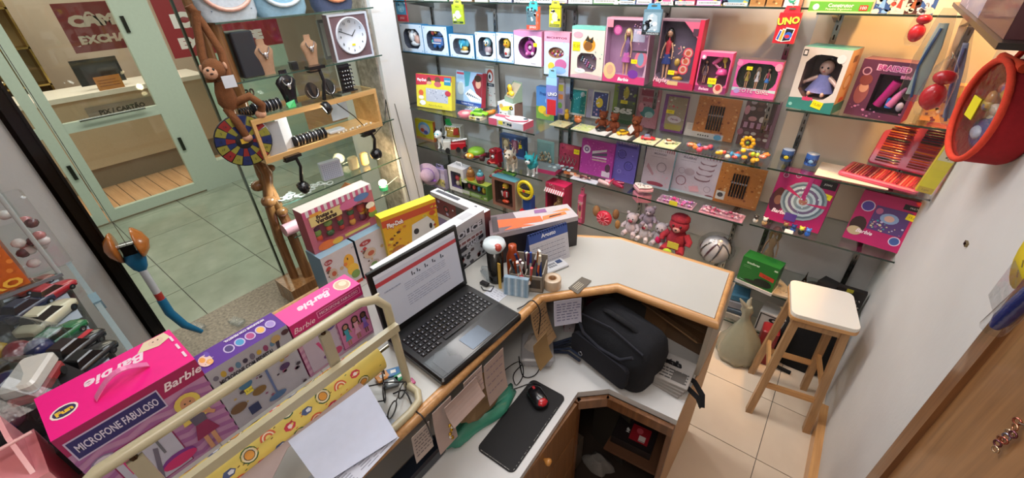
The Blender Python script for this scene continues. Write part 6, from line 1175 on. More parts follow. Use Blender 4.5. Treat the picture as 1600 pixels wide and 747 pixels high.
b = MB('film'); b.lathe([(.001, -.03), (RR*.95, -.033)], (0, 0, 0), '#fff', n=26, ax='x'); b.obj('clear_front', r)
b = MB(); b.box(-.036, .015, -.03, -.034, .075, .03, '#e6dc24'); b.obj('price_tag', r)
b = MB('cloth'); b.tube([(0, -.06, RR*.9), (.01, -.02, RR*1.5), (.03, 0, RR*1.9)], .008, '#d8381f'); b.tube([(0, .06, RR*.9), (.01, .02, RR*1.5), (.03, 0, RR*1.9)], .008, '#d8381f'); b.tube([(-.02, -.08, RR*.93), (-.02, .08, RR*.95)], .013, '#e24a28'); b.obj('strap', r)
b = MB(); b.cyl((.075, 0, RR*1.88), (.02, 0, RR*1.93), .004, '#888', 'metal', 6); b.obj('hook', r)
r = thing('wall_bracket', 'small dark metal bracket screwed on the white right wall', 'bracket', PX(1510, 381, .437)); b = MB(); b.box(-.004, -.012, -.006, .003, .012, .006, '#8a7a5a', 'metal'); b.cyl((-.006, 0, 0), (0, 0, 0), .004, '#2a2018', 'metal', 8); b.obj('plate', r)
c0 = PX(1612, 400, .41); r = thing('yellow_price_card', 'round yellow handwritten card hanging at the right edge above the blue toy', 'card', c0); b = MB(); b.lathe([(.001, 0), (.075, 0), (.075, .002), (.001, .002)], (0, 0, 0), '#ecd41c', 'paper', 20, 'x'); b.obj('card', r); b = MB(); b.box(-.008, -.06, -.13, -.007, .03, -.03, '#fff', 'film'); b.obj('clear_bag', r)
q = MB(); [q.tube([(-.0015, .02-.01*k, .01-.02*k), (-.0015, .035-.01*k, .02-.02*k)], .001, '#7a6a10', n=4) for k in range(4)]; q.obj('handwriting', r)
a, c = PX(1555, 510, .36), PX(1600, 470, .36); r = thing('blue_bubble_tube', 'dark blue cylindrical toy in clear wrap hanging over the door frame', 'toy', a); d_ = c-a; b = MB('plastic'); b.tube([(0, 0, 0), tuple(d_*.3), tuple(d_*3.2)], [.009, .014, .016], '#1c2f7a', n=14); b.obj('tube', r); b = MB('film'); b.tube([tuple(-d_*.1), tuple(d_*3.4)], .019, '#fff', n=10); b.obj('clear_wrap', r)
c0 = PX(1577, 680, .412); r = thing('charm_keychain', 'pink and gold charm keychain hanging on the wooden door', 'keychain', c0); r.scale = (.6,)*3; g_ = ['#c87a6a', '#d8a888', '#8a5a6a', '#e8d0b0', '#a8a8c0']; R_ = random.Random(6)
for k in range(9): b = MB('metal'); b.tube([(.01*cos(t), .009*sin(t), 0) for t in [2*pi*i/9 for i in range(9)]], .003, g_[k % 5], n=5, closed=True); o = b.obj('link', r); o.location = (-.004, R_.uniform(-.018, .018), .05-.014*k); o.rotation_euler = (0, rad(90), R_.random())
b = MB('metal'); b.cyl((-.005, 0, .055), (.008, 0, .055), .003, '#aaa', n=6); b.obj('nail', r)
# ================================================================ SHOP WINDOW DISPLAY
G7 = 'glass shelves in the shop window'
def yshelf(lab, z, x0=-2.98, x1=-2.69, y0=.99, y1=1.98):
    r = thing('glass_shelf', lab, 'shelf', (x0, y0, z-.008), group=G7)
    b = MB(); b.box(0, 0, 0, x1-x0-.003, y1-y0, .008, '#fff', 'glass'); b.obj('glass_pane', r)
    b = MB(); b.box(x1-x0-.003, 0, 0, x1-x0, y1-y0, .008, '#3a5248', 'plastic'); b.obj('polished_edge', r)
for z, l in ((1.912, 'window shelf carrying the round handled bags'), (1.616, 'window shelf carrying the wall clock and busts'), (.848, 'window shelf with the lamps and white trinkets'), (.6, 'lowest window shelf with toy house and pink tube'), (1.16, 'window shelf supporting the wooden case')): yshelf(l, z)
def atx(px, py, x, z=None): a = PX(px, py, x); return V((x, a.y, a.z if z is None else z))
for px, lab, c1, c2, w_ in ((355, 'white speckled round bag with peach handle on the top window shelf', '#c3cfd8', '#d8a898', .3), (440, 'pale blue round bag with white handle on the top window shelf', '#8fb6cc', '#d4e4ec', .3), (522, 'dark blue bag with orange handle on the top window shelf', '#4f5a78', '#d88a64', .27)):
    r = thing('handled_bag', lab, 'bag', atx(px, 20, -2.78, 1.9125), rad(90)); b = MB('cloth')
    b.loft([[(x*s_, y*s_*.9, z) for x, y in rrect(w_, .14, .06, 4)] for z, s_ in ((0, .9), (.03, 1), (.2, 1), (.26, .9))], c1); b.obj('body', r)
    b = MB('plastic'); b.tube([(w_*.42*cos(t), -.075, .15-.1*sin(t)) for t in [pi*k/12 for k in range(13)]], .011, c2); b.obj('handle', r)
    if px == 355: b = MB(); [b.ball((-.1+.05*(k % 5), -.072, .05+.06*(k//5)), (.004, .002, .004), '#5a6a80', n=5, m=3) for k in range(15)]; stuff(b.obj('speck', r))
# wall clock box
a, c, t = PX(528, 95, -2.69), PX(586, 85, -2.69), PX(510, 24, -2.69)
r = thing('wall_clock', 'square brown framed wall clock with white face and black numerals', 'clock', (-2.705, a.y, 1.617), rad(90)); w_ = c.y-a.y; h_ = t.z-1.617
b = MB(); b.box(0, 0, 0, w_, .05, h_, '#6a5258'); b.c[1] = C('#c8ccd4'); b.obj('case', r)
b = MB()
for x0, z0, x1, z1 in ((0, 0, w_, .012), (0, h_-.012, w_, h_), (0, .012, .012, h_-.012), (w_-.012, .012, w_, h_-.012)): b.box(x0, -.006, z0, x1, 0, z1, '#c6cad6')
b.obj('rim', r)
b = MB('plastic'); R0 = h_*.405; b.lathe([(R0, 0), (R0, -.01), (R0-.008, -.012), (R0-.008, -.006), (.001, -.006)], (w_/2, 0, h_*.52), '#d2d8e4', n=36, ax='y'); dl = b.obj('dial', r)
q = Print(w_, h_, off=.0085)
for k in range(12): t_ = k*pi/6; q.text(str(k or 12), .5+.3*sin(t_)*h_/w_, .52+.31*cos(t_), .021, '#2a2a30', bold=.02)
q.poly([(.495, .52), (.505, .53), (.2, .66), (.19, .645)], '#17171a').poly([(.49, .52), (.5, .5), (.62, .64), (.61, .65)], '#17171a').tag(.5, .33, w_=.026, h_=.012); q.out('clock_face', r)
# display busts and stands
def bust(lab, px, py, h_, col, x=-2.75, neck=True, chain='#d8d8dc', zz=1.617):
    r = thing('necklace_bust', lab, 'display bust', atx(px, py, x, zz), rad(90)); b = MB(); b.mat = 'cloth' if col != '#14141a' else 'plastic'
    b.loft([[(x_*w_*h_, y_*w_*h_*.35, z*h_) for x_, y_ in rrect(1, 1, .45, 3)] for z, w_ in ((0, .38), (.08, .36), (.45, .5), (.66, .62), (.76, .5), (.84, .24), (1, .24))], col); b.obj('bust', r)
    b = MB('metal'); b.tube([(.15*h_*cos(t), -.13*h_-.01*h_*sin(t), .78*h_+.2*h_*sin(t)) for t in [pi+pi*k/10 for k in range(11)]], .004*h_/.2, chain, n=6); b.ball((0, -.15*h_, .55*h_), (.012, .006, .018), chain); b.obj('necklace', r)
bust('kraft brown bust with silver pendant on the window shelf', 421, 113, .19, '#a88468')
bust('tall kraft brown bust with thin chain beside the clock', 490, 100, .18, '#a88468')
bust('black shiny bust with silver collar standing on the wooden case', 457, 163, .2, '#14141a', -2.7, chain='#e8eaf0', zz=1.4365)
for px, lab, s in ((491, 'small black U shaped necklace stand, left of the taller lamp arm', .1), (518, 'small black U shaped necklace stand, right of the lamp arm', .1)):
    r = thing('necklace_stand', lab, 'display stand', atx(px, 155, -2.68, 1.4365), rad(90)); b = MB('plastic'); b.prism([(.045*cos(t)*(1-.2*sin(t)), .0+.05*sin(t)) for t in [2*pi*k/16 for k in range(16)]], -.004, .004, '#17171b'); o = b.obj('panel', r); o.rotation_euler = (rad(75), 0, 0); o.location = (0, 0, .055)
    b = MB('metal'); b.tube([(.035*cos(t), -.012+.01*sin(t), .065+.05*sin(t)) for t in [pi+pi*k/10 for k in range(11)]], .003, '#e0e2e6', n=5); b.obj('necklace', r)
r = thing('earring_stand', 'black ladder earring stand at the right end of the wooden case', 'display stand', atx(545, 140, -2.68, 1.4365), rad(90)); b = MB('plastic'); b.box(-.04, 0, 0, .04, .02, .17, '#15151a'); b.box(-.07, -.03, 0, .05, .03, .006, '#15151a')
for k in range(6): b.box(-.05, -.02, .03+.025*k, .045, .0, .038+.025*k, '#1b1b20')
b.obj('stand', r); b = MB('metal'); [b.ball((-.03+.02*(k % 4), -.024, .03+.025*(k//4)), .005, '#d8dade', n=6, m=4) for k in range(20)]; stuff(b.obj('earring', r))
r = thing('dark_box', 'tall black box standing at the left of window shelf behind the monkey', 'box', (-2.86, 1.06, 1.617), 0); b = MB(); b.rbox(0, 0, 0, .12, .12, .24, '#22262e', .012); b.obj('carton', r)
r = thing('ring_box', 'tiny black ring box between the two kraft busts', 'box', atx(459, 104, -2.75, 1.617)); b = MB(); b.rbox(-.02, -.02, 0, .02, .02, .04, '#17171a', .004); b.obj('base', r); b = MB(); b.box(-.02, -.02, .041, .02, .02, .046, '#222'); b.obj('lid', r)
r = thing('photo_frame', 'grey rectangular frame behind the wall clock', 'frame', (-2.88, 1.66, 1.617), rad(90)); b = MB(); b.box(0, 0, 0, .13, .012, .24, '#7f8480', 'plastic'); b.obj('frame', r); Print(.13, .24).rect(.12, .08, .88, .92, '#b4bab2').out('print', r)
r = thing('green_leaf_ornament', 'bright green plastic ornament on the wooden case', 'ornament', atx(455, 165, -2.64, 1.437)); b = MB('plastic'); b.loft([[(-.02, -.025, 0), (.02, -.025, 0), (.02, .02, 0), (-.02, .02, 0)], [(-.004, -.01, .03), (.006, -.03, .03), (.01, .025, .04), (-.01, .02, .035)]], '#2fb86a', smooth=False); b.obj('leaf', r)
def roll(lab, c0, L, R_, n, nm='bracelet_roll'):
    r = thing(nm, lab, 'bracelets', c0, rad(90)); b = MB('cloth'); b.cyl((0, 0, R_), (L, 0, R_), R_*.86, '#1b1b20', n=18); b.obj('roll', r)
    for k in range(n): b = MB('metal'); x = L*(k+.7)/n; b.tube([(x, R_*cos(t), R_+R_*sin(t)) for t in [2*pi*i/16 for i in range(16)]], .0035, ('#c8ccd2', '#6a6e78')[k % 2], n=5, closed=True); b.obj('bracelet', r)
yb_ = PX(392, 185, -2.64).y
roll('black roll of silver bracelets on top of the wooden case', V((-2.66, PX(396, 170, -2.64).y, 1.4365)), .16, .033, 8)
r = thing('bracelet_row', 'row of black ribbed bracelets at the left end of the wooden case', 'bracelets', V((-2.68, .93, 1.4365)), rad(90)); b = MB('plastic')
for k in range(5): b.tube([(.02+.014*k, .02*cos(t), .024+.024*sin(t)) for t in [2*pi*i/12 for i in range(12)]], .005, '#18181c', n=5, closed=True)
b.obj('bracelet', r)
# wooden display case
ya, yb2 = PX(392, 190, -2.6).y, PX(587, 140, -2.6).y
r = thing('wooden_case', 'open fronted light wood display case with glass top in the shop window', 'display case', (-2.88, ya, 1.168)); W_, L_, H_ = .28, yb2-ya, .262
for nm, q in (('side_panel', (0, 0, 0, W_, .02, H_)), ('side_panel', (0, L_-.02, 0, W_, L_, H_)), ('bottom_panel', (0, .02, 0, W_, L_-.02, .018)), ('front_rail', (W_-.02, .02, H_-.03, W_, L_-.02, H_)), ('back_rail', (0, .02, H_-.03, .02, L_-.02, H_)), ('front_lip', (W_-.012, .02, .018, W_, L_-.02, .034))):
    b = MB(); b.box(*q, '#fff', 'wood_case'); b.obj(nm, r)
b = MB(); b.box(.0, .0, H_+.0005, W_, L_, H_+.005, '#fff', 'glass'); b.obj('glass_top', r)
zc = 1.168+.019
r = thing('white_card', 'white card leaning at the left inside the wooden case', 'card', (-2.66, ya+.06, zc), rad(60)); b = MB(); b.box(0, 0, 0, .1, .004, .2, '#c4c8cc'); b.obj('card', r)
r = thing('white_card', 'second narrower white card inside the wooden case, beside the bracelet roll', 'card', (-2.68, ya+.16, zc), rad(100)); b = MB(); b.box(0, 0, 0, .08, .004, .19, '#d4dae0'); b.obj('card', r)
roll('roll of silver and dark bracelets lying inside the wooden case', V((-2.68, PX(462, 222, -2.65).y, zc)), .22, .034, 10)
r = thing('white_tray', 'white tray beside the bracelet roll inside the case', 'tray', (-2.72, PX(520, 205, -2.65).y, zc), rad(90)); b = MB(); b.rbox(0, -.03, 0, .12, .04, .02, '#d8dce2', .01, 'plastic'); b.obj('tray', r)
r = thing('paper_card', 'light blue card hanging inside the case at the right', 'card', (-2.7, PX(518, 180, -2.7).y, zc+.08), rad(90)); b = MB(); b.box(0, 0, 0, .13, .003, .12, '#c2d0dc', 'paper'); b.obj('card', r)
for k in range(10): r = thing('seashell', 'small white shell ornament in the row inside the wooden case', 'shell', (-2.66+.012*(k % 2), PX(530, 200, -2.64).y+.028*k, zc), group='white shells inside the wooden case'); b = MB('plastic'); b.ball((0, 0, .009), (.011, .009, .009), '#e2dac8', n=7, m=5); b.ball((.004, .006, .014), .005, '#c8bca0', n=5, m=4); b.obj('shell', r)
# clip lamps
def cliplamp(lab, p0, p1, x, watt, col, rz_=0, mm='lamp_white', dirn=(-.3, -.6, -.7)):
    a, c = PX(*p0, x), PX(*p1, x); r = thing('clip_lamp', lab, 'lamp', a); d = c-a; b = MB('plastic'); b.box(-.03, -.05, -.012, .03, .05, .006, '#15151a'); b.box(-.02, -.05, -.028, .02, .02, -.02, '#15151a'); b.obj('clip', r)
    b = MB('plastic'); b.tube([(0, .02, 0), tuple(d*.35+V((.02, .02, 0))), tuple(d*.8)], [.011, .01, .013], '#17171b'); b.obj('arm', r)
    h = MB('plastic'); h.lathe([(.012, .03), (.03, .025), (.042, .0), (.043, -.02), (.038, -.02), (.034, -.008), (.001, -.004)], (0, 0, 0), '#15151a', n=18); o = h.obj('lamp_head', r); o.location = d; q = V(dirn).to_track_quat('-Z', 'Y').to_euler(); o.rotation_euler = q
    e = MB(); e.lathe([(.001, -.012), (.03, -.012), (.03, -.015), (.001, -.015)], (0, 0, 0), '#fff', mm, 14); e.obj('bulb', o)
    l = bpy.data.lights.new('clip_spot', 'SPOT'); l.energy = watt; l.color = col; l.spot_size = rad(110); l.spot_blend = .6; l.shadow_soft_size = .025
    lo = bpy.data.objects.new('clip_spot', l); COL.objects.link(lo); lo.location = c+V(dirn)*.03; lo.rotation_euler = q
cliplamp('black clip lamp whose head glows over the wooden case', (492, 104), (510, 168), -2.6, 5, (1, .95, .85), dirn=(-.2, -.8, -.35))
cliplamp('black clip lamp with warm light near the column', (574, 205), (588, 240), -2.62, 7, (1, .68, .32), mm='lamp_warm', dirn=(-.6, .3, -.5))
cliplamp('black clip lamp hanging over the white trinkets on the lower window shelf', (455, 243), (475, 292), -2.6, 6, (.9, 1, .95), dirn=(-.5, -.6, -.5))
zs = .8485
for px, py, cl, w_, h_, lab, wm in ((525, 287, '#c4cce0', .15, .13, 'white perforated box on the lower window shelf', 0), (557, 268, '#e8d8a8', .075, .1, 'white rounded box with the warm light put into its colour, left of the pair', 1), (574, 262, '#e8c88a', .06, .1, 'white rounded box with warm lamplight put into its colour, nearest the clip lamp', 1)):  # yellow of the two rounded boxes is lamplight put into their colour
    r = thing('display_box', lab, 'box', atx(px, py, -2.78, zs), rad(80)); b = MB('plastic'); b.rbox(-w_/2, 0, 0, w_/2, .05, h_, cl, .02 if wm else .006); b.obj('box', r)
    if not wm: q = MB(); [q.box(-w_*.42+.014*i, -.0008, .01+.014*j, -w_*.42+.014*i+.007, 0, .017+.014*j, '#8a98b8') for i in range(9) for j in range(8)]; stuff(q.obj('perforation', r))
R_ = random.Random(4)
for k in range(9):
    r = thing('white_trinket', 'white plastic trinket scattered on the lower window shelf', 'trinket', (-2.74+R_.uniform(-.06, .03), PX(440+10*k, 300, -2.72).y, zs), R_.random()*3, group='white trinkets on the lower window shelf'); b = MB('plastic'); b.tube([(.03*cos(t), .02*sin(t), .006) for t in [2*pi*i/12 for i in range(12)]], .005, '#d4e2e0', n=5, closed=True); b.box(-.01, .02, 0, .012, .05, .008, '#dce8e6'); b.obj('trinket', r)
zl = .6005
r = thing('pink_tube', 'pink perforated cylindrical box on the lowest window shelf', 'box', atx(455, 350, -2.75, zl), rad(90)); b = MB('plastic'); b.cyl((-.06, 0, .045), (.1, 0, .045), .044, '#dba8b4', n=20); b.obj('tube', r)
r = thing('orange_bottle', 'orange bottle lying behind the play kitchen box', 'bottle', atx(497, 330, -2.75, zl), rad(90)); b = MB('plastic'); b.tube([(-.05, 0, .025), (.08, 0, .025), (.1, 0, .025), (.12, 0, .025)], [.025, .025, .012, .012], '#c8602c', n=12); b.obj('bottle', r)
r = thing('toy_house', 'brown wooden toy house with pitched roof in the shop window', 'toy house', atx(555, 318, -2.78, zl), rad(80)); b = MB(); b.box(-.08, 0, 0, .08, .1, .06, '#8a5434', 'matte'); b.obj('wall', r)
for sx in (-1, 1): b = MB(); b.sheet([(0, -.02, .13), (sx*.11, -.02, .05), (sx*.11, .12, .05), (0, .12, .13)], .008, '#a5663a', 'matte'); b.obj('roof', r)
r = thing('night_light', 'small glowing yellow night lamp on green base by the column', 'lamp', atx(601, 300, -2.78, zl), 0); b = MB('plastic'); b.cyl((0, 0, 0), (0, 0, .03), .035, '#3fae7a', n=14); b.obj('base', r); b = MB(); b.ball((0, 0, .06), (.035, .035, .028), '#fff', 'lamp_warm'); b.obj('shade', r)
l = bpy.data.lights.new('night_point', 'POINT'); l.energy = 2.2; l.color = (1, .82, .5); l.shadow_soft_size = .04; lo = bpy.data.objects.new('night_point', l); COL.objects.link(lo); lo.location = (-2.7, r.location.y, .75)
r = thing('green_plant', 'bright green plastic foliage at the foot of the column', 'plant', atx(600, 358, -2.6, .3)); R_ = random.Random(8); b = MB('plastic'); b.cyl((0, 0, 0), (0, 0, .1), .04, '#2f7a44'); b.obj('pot', r)
b = MB('plastic')
for k in range(40): a_, t_ = R_.uniform(0, 6.28), R_.uniform(.02, .09); p_ = V((t_*cos(a_), t_*sin(a_), .1+R_.uniform(0, .12))); b.sheet([p_, p_+V((.02, .006, .01)), p_+V((.035, 0, .02)), p_+V((.015, -.01, .015))], .001, ('#2fae54', '#1f8a3c', '#49c86a')[k % 3])
stuff(b.obj('leaf', r)); b = MB(); b.box(-.1, -.1, -.3, .1, .1, 0, '#9a948a', 'matte'); b.obj('pedestal', r)
# pole with base, monkey and dart wheel
r = thing('wooden_pole_rack', 'twisted polished branch pole on a square wooden base in the shop window', 'pole', (-2.82, 1.0, .056)); b = MB(); b.box(-.13, -.15, 0, .11, .13, .15, '#fff', 'wood_pole'); b.obj('base', r)
def pole(pts, R0, nm='pole'):
    b = MB('wood_pole'); b.tube(pts, R0, '#fff', n=10); b.obj(nm, r)
pole([(.02, .03, .12), (.02, .02, .6), (.015, -.02, 1.0), (.02, .02, 1.5), (.03, .02, 2.0), (.02, .04, 2.8)], [.035, .034, .032, .036, .034, .03])
pole([(-.05, -.04, .12), (-.03, -.05, .5), (.03, -.05, .8), (.05, .0, 1.0), (.03, -.06, 1.3), (.04, -.06, 1.8), (-.01, -.04, 2.3), (.0, -.03, 2.8)], [.03, .032, .03, .036, .028, .03, .028, .026])
b = MB('wood_pole')
for x, y, z, q in ((.05, -.05, .82, .05), (.06, .0, .72, .04), (.0, -.06, .92, .045), (.05, .03, 1.02, .03)): b.ball((x, y, z), (q*.8, q, q*.8), '#fff', n=9, m=7)
b.obj('knot', r)
m0 = PX(360, 150, -2.6)
r = thing('plush_monkey', 'brown plush monkey with long arms hugging the branch pole, white tag on chest', 'plush toy', (-2.66, m0.y, m0.z), rad(80)); mc, fc = '#784a2a', '#c8977a'
b = MB('plush'); b.loft([[(rx_*cos(2*pi*k/12), -.0+rx_*.8*sin(2*pi*k/12), z) for k in range(12)] for z, rx_ in ((-.08, .03), (-.04, .05), (.02, .045), (.07, .03))], mc); bd = b.obj('body', r)
b = MB('plush'); b.ball((-.01, -.01, .13), (.055, .05, .055), mc); b.ball((-.035, -.045, .12), (.035, .025, .032), fc); b.ball((-.06, .0, .14), (.01, .018, .02), fc); b.ball((.045, -.01, .14), (.01, .018, .02), fc); hd = b.obj('head', r)
e = MB('plastic'); e.ball((-.045, -.062, .138), .007, '#191410'); e.ball((-.02, -.06, .138), .007, '#191410'); e.ball((-.035, -.072, .12), (.008, .005, .005), '#4a2a1c'); e.obj('face', hd)
for pts in ([(-.04, 0, .07), (-.03, .03, .2), (.0, .05, .33), (.02, .05, .4)], [(.04, 0, .06), (.06, .03, .2), (.03, .06, .34), (.0, .06, .42)]): b = MB('plush'); b.tube(pts, [.024, .02, .019, .022], mc); b.obj('arm', r)
for pts in ([(-.02, 0, -.07), (.0, -.04, -.15), (.02, -.02, -.24)], [(.03, 0, -.05), (.1, -.05, -.02), (.15, -.03, -.08), (.13, -.02, -.13)]): b = MB('plush'); b.tube(pts, .022, mc); b.ball(pts[-1], (.03, .03, .025), fc); b.obj('leg', r)
b = MB(); b.box(.0, -.062, .04, .06, -.058, .1, '#d4d8e0', 'paper'); b.obj('paper_tag', r)
cw = PX(386, 219, -2.63)
r = thing('dart_wheel', 'round velcro dart wheel in blue, yellow and red segments beside the wooden case', 'dart board', (-2.63, cw.y-.015, cw.z), rad(80)); RW = .145; b = MB(); b.lathe([(.001, .012), (RW, .012), (RW, 0), (.001, 0)], (0, 0, 0), '#1c1c24', n=30, ax='y'); b.obj('board', r)
q = MB('cloth'); k = 0
for R1, R2, pal in ((.045, .09, ('#222e60', '#8e2a28', '#222e60', '#8f8a38')), (.09, .14, ('#8e2a28', '#8f8a38', '#222e60', '#8f8a38'))):
    for i in range(16):
        a0, a1 = 2*pi*i/16+.02, 2*pi*(i+1)/16-.02; q.add([(R1*cos(a0), -.001, R1*sin(a0)), (R2*cos(a0), -.001, R2*sin(a0)), (R2*cos((a0+a1)/2), -.001, R2*sin((a0+a1)/2)), (R2*cos(a1), -.001, R2*sin(a1)), (R1*cos(a1), -.001, R1*sin(a1))], [(0, 1, 2, 3, 4)], pal[(i*3+k) % 4])
    k += 1
stuff(q.obj('segment', r)); b = MB(); b.box(-.018, -.004, -.014, .018, -.001, .014, '#e0b840'); b.obj('centre_patch', r)
pr = Print(.2, .2, off=.002)
for i in range(16): a_ = 2*pi*(i+.5)/16; pr.text(str(((i*7) % 20)+1), .115/.2*cos(a_), .115/.2*sin(a_), .018, '#17202c')
pr.out('numbers', r)
# skate-wheel toy hanging by the entrance pane
s0 = PX(200, 385, -2.88)
r = thing('hanging_wheel_toy', 'toy with two orange domed wheels and blue handle hanging by the dark pane', 'toy', (-2.9, s0.y, s0.z), rad(75))
for q in (-1, 1): b = MB('plastic'); b.lathe([(.001, q*.1), (.05, q*.085), (.085, q*.055), (.09, q*.045), (.03, q*.04)], (0, 0, 0), '#b0682c', n=18, ax='x'); b.obj('wheel', r)
b = MB('metal'); b.cyl((-.06, 0, 0), (.06, 0, 0), .012, '#b8b8bc'); b.box(-.03, -.03, -.05, .03, .03, .01, '#3a3a3e'); b.obj('axle', r)
b = MB('plastic'); b.loft([[(x, y, z) for x, y in rrect(w_, w_*.7, w_*.3, 3)] for z, w_ in ((-.04, .07), (-.09, .1), (-.15, .07), (-.18, .03))], '#1f6f9c'); b.obj('cap', r)
b = MB('plastic'); b.tube([(0, 0, -.17), (.0, 0, -.34)], .02, '#c8ccd0'); b.obj('white_grip', r); b = MB('plastic'); b.tube([(0, 0, -.34), (.0, 0, -.39)], .021, '#b83a34'); b.obj('red_grip', r)
b = MB('plastic'); b.tube([(0, 0, -.39), (.0, 0, -.5), (.03, 0, -.62), (.09, 0, -.72)], [.024, .026, .024, .014], '#2277a4'); b.obj('blue_grip', r); b = MB(); b.tube([(0, 0, .01), (0, -.0, 2.9-s0.z)], .0015, '#9a9a9a', 'metal', 4); b.obj('cord', r)
# power cables down the column
for lab, pts in (('black lamp cable running down the column edge', [(-2.63, 1.45, 1.62), (-2.62, 1.5, 1.4), (-2.64, 1.62, 1.28), (-2.66, 1.75, 1.1), (-2.7, 1.9, 1.15), (-2.735, 1.97, 1.3), (-2.74, 1.98, 1.0), (-2.74, 2.02, .5), (-2.74, 2.05, .08)]), ('white cable drooping down the white column to the boxes', [(-2.78, 1.84, .62), (-2.74, 1.95, .68), (-2.74, 2.0, .6), (-2.735, 2.03, .3), (-2.73, 2.04, .05)]), ('thin grey cable on the white column face', [(-2.742, 2.05, 1.25), (-2.742, 2.1, .8), (-2.742, 2.13, .5), (-2.742, 2.15, .05)])):
    b = MB(); b.tube(pts, .0035, '#17171a' if 'black' in lab else ('#c8c4b4' if 'white cable' in lab else '#77756f'), 'plastic', 5); tag(b.obj('power_cable', None), lab, 'cable')
# ================================================================ CORRIDOR SIGNS
def signX(name, lab, x, y0, z0, y1, z1, col, fn=None):
    r = thing(name, lab, 'sign', (x, y0, z0), rad(90)); b = MB(); b.box(0, 0, 0, y1-y0, .003, z1-z0, col); b.obj('panel', r)
    if fn: q = Print(y1-y0, z1-z0); fn(q); q.out('lettering', r)
sy0, sy1 = oy(240, 30).y+.03, 2.75; sb, st_ = oy(275, 110).z, oy(243, 22).z
signX('exchange_sign', 'dark red vinyl sign reading CÂMBIO EXCHANGE on the fixed pane', XO+.002, 1.585, 1.42, 2.75, 1.96, '#8a2026', lambda q: q.text('CÂMBIO', .48, .66, .17, '#d8cfc8', bold=.09, width=.78).rect(.09, .5, .16, .74, '#dcd8d4').text('EXCHANGE', .45, .24, .125, '#d8cfc8', bold=.08, width=.74))
signX('exchange_details', 'pale green vinyl panel with phone number under the red sign', XO+.002, 1.75, .32, 2.75, 1.415, '#a8bfaa', lambda q: q.text('CASA DE', .3, .86, .1, '#2a2420', bold=.06).text('CÂMBIO', .27, .72, .08, '#2a2420', bold=.03).text('(21) 30', .32, .57, .11, '#2a2420', bold=.05).text('www.cambio.com', .42, .42, .06, '#2a2420'))
signX('reflected_sign', 'smaller panel imitating the reflection of the dark red sign reading CÂMBIO EXCHANGE hanging inside the office window', -6.45, .98, 1.5, 1.78, 1.95, '#7a2226', lambda q: q.text('CÂMBIO', .5, .66, .13, '#c8b8ac', bold=.08, width=.84).text('EXCHANGE', .5, .25, .1, '#c8b8ac', bold=.06, width=.8))  # flat panel stands in for the sign's reflection in the glass
signX('pix_notice', 'small notice reading PIX on the office counter front', -6.79, .85, .78, 1.5, .92, '#9a8f86', lambda q: q.text('PIX / CARTÃO', .5, .5, .07, '#3a342e', bold=.05))
for y_, z_, lab in ((1.05, 1.12, 'orange note standing on the office counter near the dark monitor'), (-.55, 1.12, 'orange note standing at the far left of the office counter')): signX('orange_note', lab, -6.75, y_, z_-.045, y_+.24, z_+.1, '#c8823a', lambda q: q.lines(3, '#8a4a1c', .1, .9, .2, .8, .008))
r = thing('office_monitor', 'dark monitor on the exchange office counter', 'monitor', (-6.95, .95, 1.0701)); b = MB(); b.box(0, 0, .05, .03, .42, .32, '#26282c', 'plastic'); b.obj('screen', r); b = MB(); b.box(-.02, .13, 0, .08, .28, .012, '#222', 'plastic'); b.box(0, .19, .01, .02, .22, .08, '#222', 'plastic'); b.obj('stand', r)
r = thing('glass_vitrine', 'gold framed vitrine with sparkling glassware behind office counter', 'cabinet', (-7.9, .1, 0)); b = MB(); b.box(0, 0, 0, .03, .7, 2.2, '#7a6a48', 'matte'); b.obj('back', r)
for z in (1.1, 1.5, 1.9): b = MB(); b.box(0, 0, z, .3, .7, z+.02, '#b89a5a', 'metal'); b.obj('shelf', r)
for y in (0, .68): b = MB(); b.box(0, y, 0, .3, y+.02, 2.2, '#b89a5a', 'metal'); b.obj('post', r)
b = MB('metal'); R_ = random.Random(1); [b.ball((.15+R_.uniform(-.1, .1), R_.uniform(.05, .6), 1.17), .03, '#d8d0b8', n=6, m=5) for k in range(20)]; stuff(b.obj('glassware', r))
